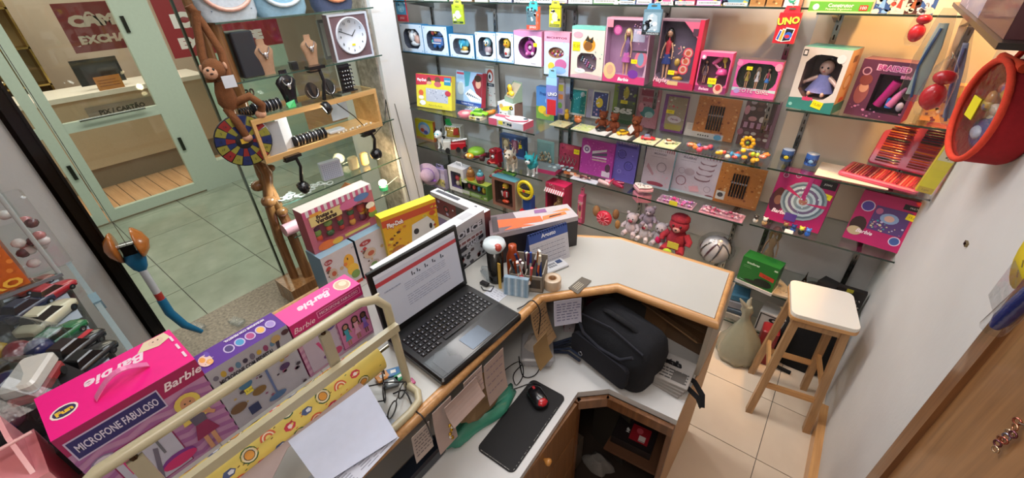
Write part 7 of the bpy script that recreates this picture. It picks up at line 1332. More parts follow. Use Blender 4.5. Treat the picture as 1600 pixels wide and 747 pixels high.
# ================================================================ BOXES ON THE COUNTER
def boxX(name, lab, tl, tr, x, d, col, side, topc, cat='toy box', z0=ZC, h=None, group=None):
    a, c = PX(*tl, x), PX(*tr, x); h_ = h or (a.z+c.z)/2-z0
    return carton(name, lab, cat, (V((x, a.y, z0)), c.y-a.y, h_, rad(90)), d, col, side, topc, group)
def zig(q, u0, v0, u1, v1, n, c1, m_=6):
    for k in range(n):
        v = v0+(v1-v0)*k/n; t = (v1-v0)/n*.45; q.k += 1
        pts = [(u0+(u1-u0)*i/m_, v+(.5 if i % 2 else 0)*(v1-v0)/n) for i in range(m_+1)]
        q.mb.add([q.P(u*q.w, w_*q.h) for u, w_ in pts]+[q.P(u*q.w, (w_+t)*q.h) for u, w_ in pts], [(i, i+1, m_+2+i, m_+1+i) for i in range(m_)], c1)
def girl(q, u, v, s, hair, top, bot, skin='#c8906c'):
    a = s*q.h/q.w
    q.poly([(u-.1*a, v+.75*s), (u+.1*a, v+.75*s), (u+.14*a, v+.5*s), (u-.14*a, v+.5*s)], hair).rect(u-.06*a, v, u-.015*a, v+.3*s, skin).rect(u+.015*a, v, u+.06*a, v+.3*s, skin).poly([(u-.12*a, v+.22*s), (u+.12*a, v+.22*s), (u+.05*a, v+.45*s), (u-.05*a, v+.45*s)], bot).poly([(u-.06*a, v+.43*s), (u+.06*a, v+.43*s), (u+.08*a, v+.66*s), (u-.08*a, v+.66*s)], top).ell(u, v+.78*s, .12*a, .13*s, hair).ell(u, v+.77*s, .07*a, .09*s, skin).poly([(u+.07*a, v+.62*s), (u+.17*a, v+.48*s), (u+.14*a, v+.45*s), (u+.05*a, v+.56*s)], skin).ell(u-.025*a, v+.785*s, .009*a, .009*s, '#222').ell(u+.025*a, v+.785*s, .009*a, .009*s, '#222')
XB = -1.05
# large pink microphone box
r, w_, h_ = boxX('microphone_box', 'large hot pink Barbie microphone box with carry handle, nearest the camera', (78, 690), (305, 562), XB, .17, '#b583ae', '#e0147a', '#f5148a')
q = Print(w_, h_); q.rect(0, .8, 1, 1, '#a01858'); zig(q, .0, .02, 1, .78, 7, '#9f5f9a'); q.rect(.03, .72, .66, .93, '#c4b4d4').rect(.04, .735, .65, .915, '#2c2468').text('MICROFONE FABULOSO', .345, .825, .03, '#d8d0e8', bold=.02, width=.56).text('Barbie', .85, .9, .031, '#f4e0ec', bold=.02, shear=.35)
q.rect(.14, .04, .58, .62, '#8a1a56').rect(.15, .05, .57, .61, '#b9b8cc').circ(.13, .56, .026, '#8a7aa0').circ(.13, .56, .022, '#d0c4d8').text('♪', .13, .56, .03, '#3a2440').rect(.2, .3, .26, .5, '#c82a78').poly([(.18, .46), (.28, .46), (.26, .54), (.2, .54)], '#d83a88').rect(.4, .5, .5, .56, '#3a2a78').rect(.44, .3, .46, .5, '#6a6a74').ell(.5, .15, .14, .08, '#7a2a8a').ell(.5, .13, .14, .06, '#c8246c').poly([(.3, .05), (.34, .05), (.43, .4), (.4, .42)], '#6a6478')
girl(q, .78, .02, .8, '#d8c05c', '#5a5268', '#8a1c50'); q.out('print', r)
q = Print(w_, .17, 'top', h_); q.text('Barbie', .52, .7, .045, '#f8dcea', bold=.03, shear=.3, rot=pi).ell(.13, .42, .09, .13, '#f4e8e0').ell(.13, .42, .075, .1, '#2a2a5a').text('Fun', .13, .42, .02, '#e8c03c', bold=.06, rot=.1).poly([(.7, .8), (.78, .98), (.95, .98), (.97, .8), (.86, .72)], '#e8d8b4').ell(.86, .86, .06, .1, '#e8c8b0').ell(.84, .88, .008, .012, '#4a2a20').ell(.88, .88, .008, .012, '#4a2a20')
for k in range(3): q.rect(.955, .15+.25*k, .975, .3+.25*k, '#f4d8e6')
q.out('top_print', r)
b = MB('plastic'); b.loft([[(w_*(.32+.4*t), .04+.02*t-.0+dy, h_+.002+.03*sin(pi*t)+dz) for dy, dz in ((0, 0), (.018, 0), (.018, .003), (0, .003))] for t in [k/12 for k in range(13)]], '#e87ab0', smooth=False); b.obj('carry_handle', r)
# purple bolofofos box
r, w_, h_ = boxX('microphone_box', 'white and purple microphone box with cartoon creatures, between two pink boxes', (316, 583), (448, 510), XB, .085, '#a9a6b4', '#8a88a0', '#5a2a94')
q = Print(w_, h_); cl5 = ('#6a6478', '#b8983c', '#8a3a64', '#5a7a9a', '#3a3048')
for k in range(9): q.ell(.08+.085*k, .86, .03, .035+.012*(k % 2), cl5[k % 5])
q.text('MICROFONE COM PEDESTAL', .42, .77, .02, '#2a2430', bold=.04, width=.66).circ(.82, .9, .013, '#b89a6a').poly([(.79, .72), (.82, .72), (.85, .86), (.8, .86)], '#3a3040').ell(.95, .92, .05, .04, '#4a2a34').rect(.55, .1, .58, .6, '#5a6a9a').ell(.56, .1, .12, .05, '#4a6a98').ell(.3, .55, .08, .06, '#3f6f94').ell(.85, .62, .06, .06, '#a8643c').ell(.4, .35, .09, .06, '#7a5a2a').ell(.78, .45, .07, .05, '#4a2a5a').ell(.12, .3, .1, .07, '#6a4a2c').specks(20, ['#3a2a3a', '#b89a4a', '#8a4a6a'], .003, .008, v1=.7).rect(.2, .08, .33, .22, '#1f2a5a').tag(.3, .45, w_=.02, h_=.02, col='#e8d84a'); q.out('print', r)
q = Print(w_, .085, 'top', h_)
for k, cl in enumerate(('#4a3a78', '#4a9ac8', '#b04a88', '#e8b45a', '#a890d0')): q.ell(.36+.13*k, .45, .06, .22, '#c8b8e0').ell(.36+.13*k, .45, .045, .17, cl)
q.text('MICROFONE COM PEDESTAL', .62, .84, .012, '#e4dcf0', bold=.06, rot=pi, width=.5).ell(.1, .5, .07, .3, '#e8d0c0').ell(.08, .6, .03, .14, '#e8a84a').ell(.13, .35, .035, .14, '#e8b46a').ell(.15, .75, .03, .14, '#6a4ab0').specks(8, ['#2a2040', '#f0e8f0'], .001, .002, .03, .2, .18, .8, 2); q.out('top_print', r)
# second pink box
r, w_, h_ = boxX('microphone_box', 'narrower pink Barbie microphone box with three princess dolls, beside the laptop', (452, 512), (562, 442), XB, .085, '#c79ab6', '#c8387c', '#f050a0')
q = Print(w_, h_); zig(q, 0, 0, 1, .8, 7, '#b27a9f'); q.rect(0, .8, 1, 1, '#c81f6e').text('Barbie', .16, .88, .026, '#f4dce8', shear=.35).rect(.34, .86, .97, .97, '#f090c0').rect(.35, .87, .96, .96, '#b8246c').text('MICROFONE FABULOSO', .655, .915, .014, '#f4dce8', width=.56).rect(.52, .05, 1, .6, '#8a2a64').rect(.53, .06, .99, .59, '#d27aa8').rect(.05, .05, .5, .7, '#b9a9bc').poly([(.2, .5), (.24, .5), (.32, .2), (.28, .2)], '#c8407a').ell(.32, .18, .09, .05, '#6a3a78').circ(.44, .15, .014, '#c03a6c').ring(.44, .66, .02, .003, '#5a3a88').circ(.44, .66, .017, '#5a4a98').poly([(.6, .66), (.66, .66), (.75, .8), (.72, .82)], '#4a3a44')
girl(q, .62, .08, .48, '#2a1a18', '#3a9ab0', '#3a9ab0', '#b8806a'); girl(q, .77, .1, .5, '#3a2018', '#e8a0b8', '#e0a0c0', '#a8705a'); girl(q, .9, .12, .46, '#1c1416', '#8a6ac0', '#7a4ab0', '#6a4434'); q.out('print', r)
q = Print(w_, .085, 'top', h_); q.text('Barbie', .44, .5, .04, '#f8dcea', bold=.04, shear=.3, rot=pi).ell(.84, .5, .11, .36, '#f0e0c8').ell(.84, .5, .09, .3, '#d8b89a').ell(.86, .55, .05, .16, '#f0dcc0').ring(.65, .7, .01, .002, '#f4c8dc'); q.out('top_print', r)
# duck dough boxes, play kitchen and clay box
def duckart(q):
    q.rect(0, 0, 1, .08, '#c8342c').ell(.74, .62, .16, .18, '#e8a82c').ell(.8, .4, .18, .14, '#e8b83c').ell(.84, .26, .14, .1, '#7a9a4a').ell(.72, .7, .02, .03, '#3a2a1c').ell(.62, .6, .06, .04, '#e0782c').ell(.18, .84, .12, .06, '#a83a3a').text('Kids', .18, .84, .014, '#f0e0e0').specks(14, ['#c8a87a', '#b83a34', '#8ab04a', '#6a4a3a'], .005, .012, .06, .15, .5, .72).ell(.22, .55, .13, .12, '#c8b098').ell(.24, .54, .07, .06, '#b85a3a').ell(.25, .25, .12, .1, '#b8a8a0').ell(.25, .25, .07, .05, '#6a8a4a').text('+3', .94, .9, .012, '#445')
r1 = boxX('dough_set_box', 'white dough set box with orange duck, left one below the play kitchen', (500, 406), (553, 386), -1.33, .1, '#cfc6c4', '#5a7a8a', '#8fb4c8', h=.185); q = Print(r1[1], r1[2]); duckart(q); q.out('print', r1[0])
r1 = boxX('dough_set_box', 'white dough set box with orange duck, right one next to the laptop screen', (556, 384), (628, 352), -1.33, .1, '#cfc6c4', '#2c3440', '#8fb4c8', h=.185); q = Print(r1[1], r1[2]); duckart(q); q.out('print', r1[0])
a, c, t = PX(495, 405, -1.37), PX(597, 367, -1.37), PX(468, 335, -1.37); zk = ZC+.1855
r, w_, h_ = winbox('play_kitchen_box', 'pink striped play food box with fruit and vegetables behind window, on the dough boxes', 'toy box', (V((-1.37, a.y-.0, zk)), c.y-a.y, t.z-zk, rad(90)), .06, '#b86474', (.08, .16, .94, .66), side='#8a2a34', topc='#e0d4c8', inner='#a8465a', rec=.6)
q = Print(w_, h_); q.rect(0, .86, 1, 1, '#e0d8d8')
for k in range(12): q.rect(k/12, .84, (k+.5)/12, 1, '#c85a84')
q.rect(.06, .62, .5, .84, '#dcc882').text('Frutas e', .27, .78, .02, '#3a2018', bold=.07).text('Verduras', .28, .69, .022, '#3a2018', bold=.07).rect(.08, .83, .24, .9, '#e0a03c').ell(.62, .76, .14, .1, '#d06a94').ell(.82, .8, .12, .08, '#5a7ab0').ell(.18, .1, .12, .1, '#e0702c').ell(.34, .08, .08, .07, '#e0b03c').rect(.45, .06, .85, .13, '#d8c05c').ell(.92, .52, .07, .08, '#e8e0d8').ell(.93, .3, .07, .09, '#7a9a4a').ell(.93, .4, .06, .06, '#d8583c'); q.out('print', r)
R_ = random.Random(12)
for k in range(20): b = MB('plastic'); s = R_.uniform(.012, .02); b.ball((0, 0, 0), (s, s*.6, s*R_.uniform(.7, 1.2)), ('#e05a2c', '#3f6a34', '#c8342c', '#e0a83c', '#6a2a4a', '#8ab04a')[k % 6], n=9, m=6); b.cyl((0, 0, s*.6), (0, 0, s*1.3), .003, '#3a6a2a', n=5); o = b.obj('toy_food', r); o.location = (w_*(.15+.17*(k % 5)), .025, h_*(.24+.12*(k//5)))
a, c = PZ(594, 342, 1.285), PZ(680, 310, 1.285); d_ = c-a; rz_ = math.atan2(d_.y, d_.x); a.z = ZC
r, w_, h_ = carton('modelling_clay_box', 'yellow Play-Doh box with white dog shaped toy, standing behind the laptop', 'toy box', (a, d_.length, .235, rz_), .05, '#dfa81c', '#c8b01c', '#efe11c')
q = Print(w_, h_); q.rect(0, .8, 1, .93, '#c8502c').text('Play-Doh', .22, .8, .03, '#b8301c', bold=.12, width=.3).text('Play-Doh', .22, .8, .028, '#f4f0e8', bold=.04, width=.28).poly([(.42, .15), (.88, .2), (.92, .55), (.8, .72), (.5, .66)], '#d8d4cc').ell(.56, .5, .05, .06, '#2a2420').ell(.84, .5, .03, .06, '#2a2420').ell(.72, .3, .05, .04, '#2a2420').specks(26, ['#e8c83c', '#8a4a1c', '#c87a2c', '#5a3418'], .004, .011, .04, .05, .42, .7, 3).specks(14, ['#b86a1c', '#f0d040', '#a83a24'], .004, .01, .88, .1, .99, .9, 5).ell(.2, .25, .14, .12, '#b8702c').ell(.36, .12, .1, .08, '#4a2c1c').ell(.9, .75, .06, .05, '#c8502c').tag(.75, .75, w_=.02, h_=.012, col='#d8c04c'); q.out('print', r)
# board game box behind the laptop screen
a, c = PX(600, 425, -1.04), PX(756, 328, -1.04)
r, w_, h_ = carton('board_game_box', 'white and black board game box standing right behind laptop screen', 'game box', (V((-1.04, .6, ZC)), c.y-.6, c.z-ZC, rad(90)), .06, '#b4b6bc', '#6a6468', '#dde0e4')
q = Print(w_, h_); q.poly([(.55, .66), (.97, .72), (.97, .84), (.55, .8)], '#2a2a34').text('POLICE', .8, .765, .036, '#c8cad4', bold=.05, width=.32).rect(.55, .52, .97, .62, '#cacad2').lines(1, '#8a5a5c', .56, .96, .53, .61, .012, 2).poly([(.6, .36), (.97, .44), (.97, .52), (.6, .48)], '#2a2a34').text('GAME', .84, .45, .028, '#c8cad4', bold=.05).specks(34, ['#1f1f26', '#5a4a4a', '#c8c4c4', '#8a3a3a', '#3a3a44'], .008, .018, .55, .05, .97, .38, 7).rect(.5, 0, 1, .03, '#444'); q.out('print', r)
Print(w_, .06, 'top', h_).rect(.78, .2, .9, .8, '#b8bac0').rect(.02, .1, .98, .14, '#a8aab0').out('top_print', r)
# stack of long boxes further back
a, c = PZ(672, 299, 1.25), PZ(735, 326, 1.25); d_ = c-a; a.z = ZC
r, w_, h_ = carton('toy_tool_box', 'flat white box with maroon circle print standing behind the yellow clay box', 'toy box', (a, .34, .2, math.atan2(d_.y, d_.x)), .045, '#c8cad2', '#5a2a30', '#d8dade')
Print(w_, h_).rect(0, .5, .5, .9, '#6a2a30').circ(.3, .7, .018, '#2a1a1c').circ(.3, .7, .01, '#a8484a').rect(0, .1, .6, .4, '#7a6a98').rect(.5, .1, 1, .9, '#3a3c44').specks(8, ['#d8dae0', '#a89ac0'], .005, .01).out('print', r)
Print(w_, .05, 'top', h_).rect(.05, .3, .5, .7, '#4a4c54').circ(.8, .5, .008, '#4a4c54').specks(5, ['#5aa06a', '#333'], .002, .005).out('top_print', r)
zt = 1.2; P4 = [PZ(x, y, zt)+V((-.03, .04, 0)) for x, y in ((765, 379), (906, 347), (888, 327), (762, 347))]
r = thing('dark_crate', 'dark crate standing behind the pen holder under the orange toy box', 'crate', (0, 0, 0)); b = MB(); o_ = [(p.x, p.y) for p in P4]; b.prism(o_, ZC, zt-.022, '#231d1e'); b.obj('crate', r); r.location = (0, 0, 0)
r = thing('orange_track_box', 'flat white box with orange toy car track print on top of the dark crate', 'toy box', (0, 0, 0)); b = MB(); b.prism(o_, zt-.0215, zt, '#b8b0b2'); b.obj('carton', r)
q = MB(); A, B_, C_, D_ = P4
def bl(u, v, e=.0008): p = A*(1-u)*(1-v)+B_*u*(1-v)+C_*u*v+D_*(1-u)*v; return (p.x, p.y, zt+e)
for poly, cl, e in (([(0, 0), (.35, 0), (.3, 1), (0, 1)], '#6a5a5e', .0004), ([(.05, .3), (.6, .15), (.6, .5), (.1, .7)], '#e8622c', .0008), ([(.15, .1), (.5, .05), (.3, .3)], '#e8622c', .001), ([(.6, .2), (.9, .3), (.9, .5), (.62, .45)], '#f07a3c', .0008), ([(.68, .28), (.84, .34), (.84, .4), (.7, .38)], '#2a1e1e', .0012), ([(.75, .6), (.97, .5), (.95, .7)], '#f08a4c', .001), ([(.03, .1), (.1, .1), (.1, .9), (.03, .9)], '#3a3034', .001), ([(.55, .7), (.7, .66), (.7, .9), (.56, .92)], '#8a5a8a', .001)): q.add([bl(u, v, e) for u, v in poly], [tuple(range(len(poly)))], cl)
q.obj('print', r)
# ================================================================ LAPTOP
lp = thing('laptop', 'open black laptop showing a document, worn shiny palm rest', 'laptop', (-.683, .503, ZC), rad(87)); LW, LD = .372, .285
b = MB('enamel'); b.rbox(0, 0, .004, LW, LD, .03, '#0b0c0e', .012); b.obj('base', lp)
b = MB('plastic'); b.box(.012, .012, .0302, LW-.012, .1, .0308, '#101216'); b.obj('palm_rest', lp)
b = MB('metal'); b.rbox(.145, .018, .0308, .235, .085, .0318, '#4a5058', .004); b.obj('touchpad', lp)
b = MB('plastic'); b.prism([(.0, .0), (.07, .0), (.075, .03), (.05, .05), (.06, .08), (.03, .095), (.0, .07)], .031, .0313, '#2a2c32'); b.T = None; o = b.obj('worn_patch', lp); o.location = (.03, .01, 0)
key = None
for j in range(6):
    for i in range(16):
        if j == 0 and 4 <= i <= 8: continue
        if key is None: b = MB('plastic'); b.loft([[(x, y, 0) for x, y in ((.0005, .0005), (.0185, .0005), (.0185, .0165), (.0005, .0165))], [(x, y, .0035) for x, y in ((.003, .003), (.016, .003), (.016, .0145), (.003, .0145))]], '#15161a', smooth=False); b.add([(.006, .006, .0037), (.0095, .006, .0037), (.0095, .011, .0037), (.006, .011, .0037)], [(0, 1, 2, 3)], '#9a9ca2'); key = b.obj('key', lp); k_ = key
        else: k_ = key.copy(); COL.objects.link(k_); k_.parent = lp
        k_.location = (.024+.0203*i, .118+.0195*j, .0302)
b = MB('plastic'); b.tube([(.02, .126, .032), (.12, .126, .032)], .0001, '#111'); 
b = MB('plastic'); b.box(.12, .1185, .0305, .21, .135, .034, '#15161a'); b.obj('space_bar', lp)
sc = MB('enamel'); sc.rbox(0, 0, 0, LW, .012, .256, '#0b0c0e', .004); sc = sc.obj('screen_lid', lp); sc.location = (0, LD-.012, .03); sc.rotation_euler = (rad(-6), 0, 0)
q = Print(LW, .256, mat='screen'); q.rect(.045, .09, .955, .93, '#a9acb8').rect(.045, .76, .955, .82, '#a03a40').rect(.045, .88, .955, .93, '#b8bac4')
for k, u in enumerate((.4, .46, .55, .64, .74)): q.rect(u, .66+.01*(k % 2), u+.012, .72, '#3a3c48').rect(u+.02, .66, u+.035, .685, '#3a3c48')
q.lines(4, '#7c7f90', .3, .78, .5, .62, .0018, 2).lines(5, '#6a6d80', .3, .8, .26, .44, .0018, 5).lines(1, '#7c7f90', .1, .3, .6, .7, .004); q.out('display', sc)
# ================================================================ SMALL THINGS ON THE COUNTER
g = thing('desk_calendar', 'desk calendar with blue Agosto header standing on the counter', 'calendar', (0, 0, 0)); a, c = PZ(832, 424, ZC), PZ(899, 398, ZC); d_ = c-a; g.location = (a.x, a.y, ZC); g.rotation_euler = (0, 0, math.atan2(d_.y, d_.x)); cw_ = .19; ch = .155
b = MB(); b.loft([[(0, 0, 0), (cw_, 0, 0), (cw_, .07, 0), (0, .07, 0)], [(0, .033, ch), (cw_, .033, ch), (cw_, .037, ch), (0, .037, ch)]], '#2a3f7a', smooth=False); b.obj('easel', g)
q = Print(cw_, ch*1.02); q.rect(0, 0, 1, .74, '#c8c9d2').rect(0, .74, 1, .98, '#2f4f9c').text('Agosto', .5, .86, .024, '#e8ecf6', bold=.03)
for k in range(6): q.rect(.04, .06+.12*k, .96, .064+.12*k, '#9a9cae')
for k in range(8): q.rect(.04+.1314*k, .06, .043+.1314*k, .66, '#9a9cae')
q.lines(5, '#5a5c78', .06, .9, .08, .66, .002, 7); o = q.out('calendar_page', g); o.rotation_euler = (rad(-11.5), 0, 0)
b = MB('metal'); [b.tube([(.01+.0115*k, .026, ch-.006), (.01+.0115*k, .03, ch+.006), (.01+.0115*k, .042, ch)], .0013, '#1f2a50', n=4) for k in range(16)]; stuff(b.obj('wire_binding', g))
r = thing('pocket_calculator', 'small white calculator lying in front of the calendar', 'calculator', PZ(846, 434, ZC), math.atan2(d_.y, d_.x)); b = MB('plastic'); b.rbox(0, 0, 0, .14, .06, .012, '#c4c8cc', .008); b.obj('case', r); b = MB(); b.box(.01, .02, .0122, .045, .05, .014, '#2a3230', 'plastic'); b.box(.1, .03, .0122, .125, .05, .014, '#3a4a70', 'plastic'); b.obj('display', r)
for k in range(8): b = MB(); b.box(.055+.01*(k % 4), .02+.015*(k//4), .0122, .062+.01*(k % 4), .029+.015*(k//4), .0145, '#8a8e94', 'plastic'); b.obj('key', r)
r = thing('tape_roll', 'roll of cream adhesive tape standing flat near the counter edge', 'tape', PZ(863, 448, ZC)); b = MB('plastic'); b.lathe([(.016, 0), (.033, 0), (.034, .002), (.034, .042), (.033, .044), (.016, .044), (.016, 0)], (0, 0, 0), '#cdb9a0', n=24, cap=False); b.obj('roll', r); b = MB(); b.lathe([(.0158, .001), (.0158, .043), (.013, .043), (.013, .001)], (0, 0, 0), '#8a6038', n=20, cap=False); b.obj('core', r)
r = thing('business_card', 'grey brown business card lying over the wooden counter edge', 'card', (0, 0, ZC+.0005)); P_ = [PZ(x, y, ZC) for x, y in ((888, 451), (903, 461), (924, 440), (909, 434))]; b = MB(); b.prism([(p.x, p.y) for p in P_], 0.003, .0045, '#5c554a'); b.obj('card', r)
q = MB(); p0, p1, p3 = P_[0], P_[1], P_[3]
for k in range(4): a_ = p0+(p3-p0)*.15+(p1-p0)*(.2+.15*k); c_ = a_+(p3-p0)*.5; n_ = (p1-p0)*.04; q.add([(a_.x, a_.y, .0048), (c_.x, c_.y, .0048), (c_.x+n_.x, c_.y+n_.y, .0048), (a_.x+n_.x, a_.y+n_.y, .0048)], [(0, 1, 2, 3)], '#c8c0a8')
q.obj('print', r)
# pen organiser
po = PZ(800, 455, ZC); r = thing('pen_organiser', 'cardboard pen organiser with open compartments on the counter', 'organiser', (-.805, .985, ZC), rad(24)); b = MB('matte')
for q_ in ((0, 0, 0, .13, .004, .075), (0, .1, 0, .13, .104, .11), (0, 0, 0, .004, .104, .09), (.126, 0, 0, .13, .104, .09), (.06, 0, 0, .064, .104, .08), (0, 0, 0, .13, .104, .004)): b.box(*q_, '#8f887c')
b.obj('box', r); b = MB(); b.box(.05, -.001, .02, .12, 0, .06, '#3a3430'); b.obj('dark_panel', r)
cols = ['#e8e8e4', '#2a4fa0', '#17171b', '#c8302c', '#d8d0b8', '#1f2a5a', '#e8e4dc', '#5a1c30', '#c8c8c8', '#30343a', '#8a5a2c', '#d86a3c']; R_ = random.Random(21)
for k in range(16):
    p = thing('pen', cols[k % 12].replace('#', '') and (('%s pen with a contrasting cap standing among the pens in the organiser' if k < 12 else 'second %s pen in the organiser, at the back') % ('white', 'blue', 'black', 'red', 'cream', 'navy', 'pale', 'maroon', 'silver', 'grey', 'brown', 'orange')[k % 12]), 'pen', (-.795+R_.uniform(-.0, .07), 1.02+R_.uniform(-.01, .08), ZC+.012), 0, 'pens in the organiser', rx=R_.uniform(-.25, .25), ry=R_.uniform(-.3, .3)); b = MB('plastic'); b.tube([(0, 0, 0), (0, 0, .12), (0, 0, .125)], [.0045, .0045, .002], cols[k % 12], n=7); b.obj('barrel', p); b = MB('plastic'); b.tube([(0, 0, .085), (0, 0, .13)], .0055, cols[(k+5) % 12], n=7); b.obj('cap', p)
r = thing('tall_cup', 'tall black cup holding a yellow pencil, left of the pen organiser', 'cup', (-.885, 1.0, ZC)); b = MB('plastic'); b.lathe([(.03, 0), (.033, .15), (.029, .15), (.027, .01), (.001, .01)], (0, 0, 0), '#15130f'); b.obj('cup', r); b = MB('plastic'); b.lathe([(.034, .148), (.046, .168), (.04, .185), (.001, .19)], (0, 0, 0), '#d0dce0'); b.ball((.03, -.015, .175), .016, '#b8483c'); b.obj('paper_lid', r)
r = thing('yellow_ruler', 'yellow wooden ruler standing against the black cup', 'ruler', (-.845, .965, ZC)); b = MB(); b.box(0, 0, 0, .012, .004, .12, '#d8b04c', 'matte'); b.obj('ruler', r)
r = thing('orange_figure_bottle', 'small orange brown bottle between cup and pens', 'bottle', (-.845, 1.06, ZC)); b = MB('plastic'); b.lathe([(.024, 0), (.026, .1), (.016, .13), (.016, .15), (.001, .15)], (0, 0, 0), '#a8441c'); b.obj('bottle', r)
a = PZ(787, 460, ZC); r = thing('mask_pack', 'pack of light blue folded masks leaning on the organiser front', 'pack', (a.x, a.y, ZC), math.atan2(PZ(824, 466, ZC).y-a.y, PZ(824, 466, ZC).x-a.x)); b = MB('cloth'); b.box(0, 0, 0, .095, .02, .078, '#9fb8cc')
for k in range(7): b.box(.005+.013*k, -.002, .002, .012+.013*k, 0, .076, '#c4d6e2' if k % 2 else '#86a4bc', 'cloth')
b.obj('pack', r); r.rotation_euler = (rad(-8), 0, r.rotation_euler[2])
r = thing('red_marker_cap', 'red and white rubber stamp lying in the front compartment', 'stamp', (-.765, 1.0, ZC+.06)); b = MB('plastic'); b.ball((0, 0, 0), (.022, .018, .016), '#c02a34'); b.ball((.03, .0, -.004), (.018, .014, .01), '#d8d0c8'); b.obj('stamp', r)
def sheetZ(name, lab, px, z, col, cat='paper', lines=0, lc='#889', t=.0012, xs=None):
    P_ = [PZ(x, y, z) for x, y in px]; c_ = sum(P_, V())/len(P_); r = thing(name, lab, cat, c_); b = MB(); b.sheet([p-c_ for p in P_], t if (P_[1]-P_[0]).cross(P_[2]-P_[0]).z > 0 else -t, col, 'paper'); b.obj('sheet', r)
    if lines:
        q = MB('paper'); R_ = random.Random(len(lab)); A, B_, C_, D_ = [p-c_ for p in P_[:4]]
        for k in range(lines):
            v = .08+.84*(k+.5)/lines; u = .08; 
            while u < .9:
                e = min(.92, u+R_.uniform(.05, .2)); f = lambda u_, v_: tuple(A*(1-u_)*(1-v_)+B_*u_*(1-v_)+C_*u_*v_+D_*(1-u_)*v_+V((0, 0, t+.0004))); q.add([f(u, v), f(e, v), f(e, v+.03), f(u, v+.03)], [(0, 1, 2, 3)], lc); u = e+R_.uniform(.02, .2)
        q.obj('handwriting', r)
    return r
sheetZ('note_paper', 'small white printed slip near the black adapter on the counter', [(752, 462), (776, 475), (793, 461), (770, 448)], ZC+.0003, '#c9ccd4', lines=5)
r = thing('usb_adapter', 'tiny black adapter with cable between laptop and pen organiser', 'adapter', PZ(757, 445, ZC)); b = MB('plastic'); b.rbox(-.018, -.01, 0, .02, .01, .012, '#17171a', .003); b.obj('adapter', r); b = MB(); b.tube([(.02, 0, .006), (.04, .01, .004), (.05, -.02, .004), (.02, -.03, .004), (.0, -.02, .004)], .002, '#2a2c30', 'plastic', 5); b.obj('cable', r)
r = thing('clear_wrap', 'crumpled clear plastic wrap beside the black cup', 'wrapper', PZ(768, 432, ZC)); R_ = random.Random(5); b = MB('bag'); b.loft([[(rr*(1+.3*sin(k*2.1+z*60))*cos(2*pi*k/14), rr*.6*(1+.3*cos(k*1.7))*sin(2*pi*k/14), z) for k in range(14)] for z, rr in ((.001, .05), (.02, .055), (.035, .03), (.045, .01))], '#fff', smooth=False); b.obj('wrap', r)
# ================================================================ WRAPPING PAPER ROLL AND ITS CREAM FRAME
r = thing('paper_roll_dispenser', 'cream enamelled tube frame of a gift wrap dispenser on the counter', 'dispenser', (0, 0, 0)); XF = -.78; RT = .0115; EC = '#b9b193'
a, c, d0 = PX(140, 747, XF), PX(556, 476, XF), PX(640, 590, XF); zt = (c.z+PX(400, 578, XF).z)/2; ye = PX(612, 510, XF).y; y0_ = -.19
b = MB('enamel'); b.tube([(XF, y0_, ZC+.012), (XF, y0_, zt-.06), (XF, y0_+.02, zt-.02), (XF, y0_+.06, zt), (XF, ye-.07, zt), (XF, ye-.025, zt-.02), (XF, ye, zt-.06), (XF, ye+.005, ZC+.012)], RT, EC, n=12); b.obj('upright_frame', r)
xb = -.695; b = MB('enamel'); b.tube([(XF, ye-.0, ZC+.012), (XF+.05, ye+.0, ZC+.012), (xb-.008, ye-.02, ZC+.012), (xb, ye-.06, ZC+.012), (xb, y0_+.06, ZC+.012), (xb-.02, y0_, ZC+.012), (XF, y0_, ZC+.012)], RT, EC, n=12); b.obj('base_loop', r)
zr = PX(470, 622, XF+.02).z; b = MB('enamel'); b.box(XF+.012, y0_, zr-.012, XF+.028, ye+.005, zr+.012, EC); b.obj('cutter_bar', r)
b = MB('enamel'); zw = PX(470, 541, XF).z; b.tube([(XF-.004, y0_, zw), (XF-.004, ye-.01, zw)], .004, '#c4bca6', n=8); b.obj('thin_rod', r)
for px in ((505, 520), (195, 700)): p = PX(px[0], px[1], XF); b = MB('enamel'); b.box(XF-.004, p.y-.012, zr-.0, XF+.008, p.y+.012, zt-.02, '#aaa28a'); b.tube([(XF, p.y, zw-.012), (XF, p.y, zt+.006)], .006, '#5a4434', 'metal', 6); b.obj('bracket', r)
zc_ = 1.195; b = MB('metal'); b.cyl((XF-.047, y0_, zc_), (XF-.047, ye, zc_), .006, '#8a8678'); b.obj('axle', r)
rr = thing('gift_wrap_roll', 'roll of yellow gift wrap with rainbows and suns on the dispenser', 'paper roll', (XF-.047, -.16, zc_)); LR = .56; RR = .047
b = MB('card'); b.cyl((0, 0, 0), (0, LR, 0), RR, '#e0c862', n=28); b.obj('paper', rr); R_ = random.Random(31)
def onroll(y, t, pts, col, e):
    q_ = [(cos(t+v/RR)*(RR+e), y+u, sin(t+v/RR)*(RR+e)) for u, v in pts]; qq.add(q_, [tuple(range(len(q_)))], col)
qq = MB('card')
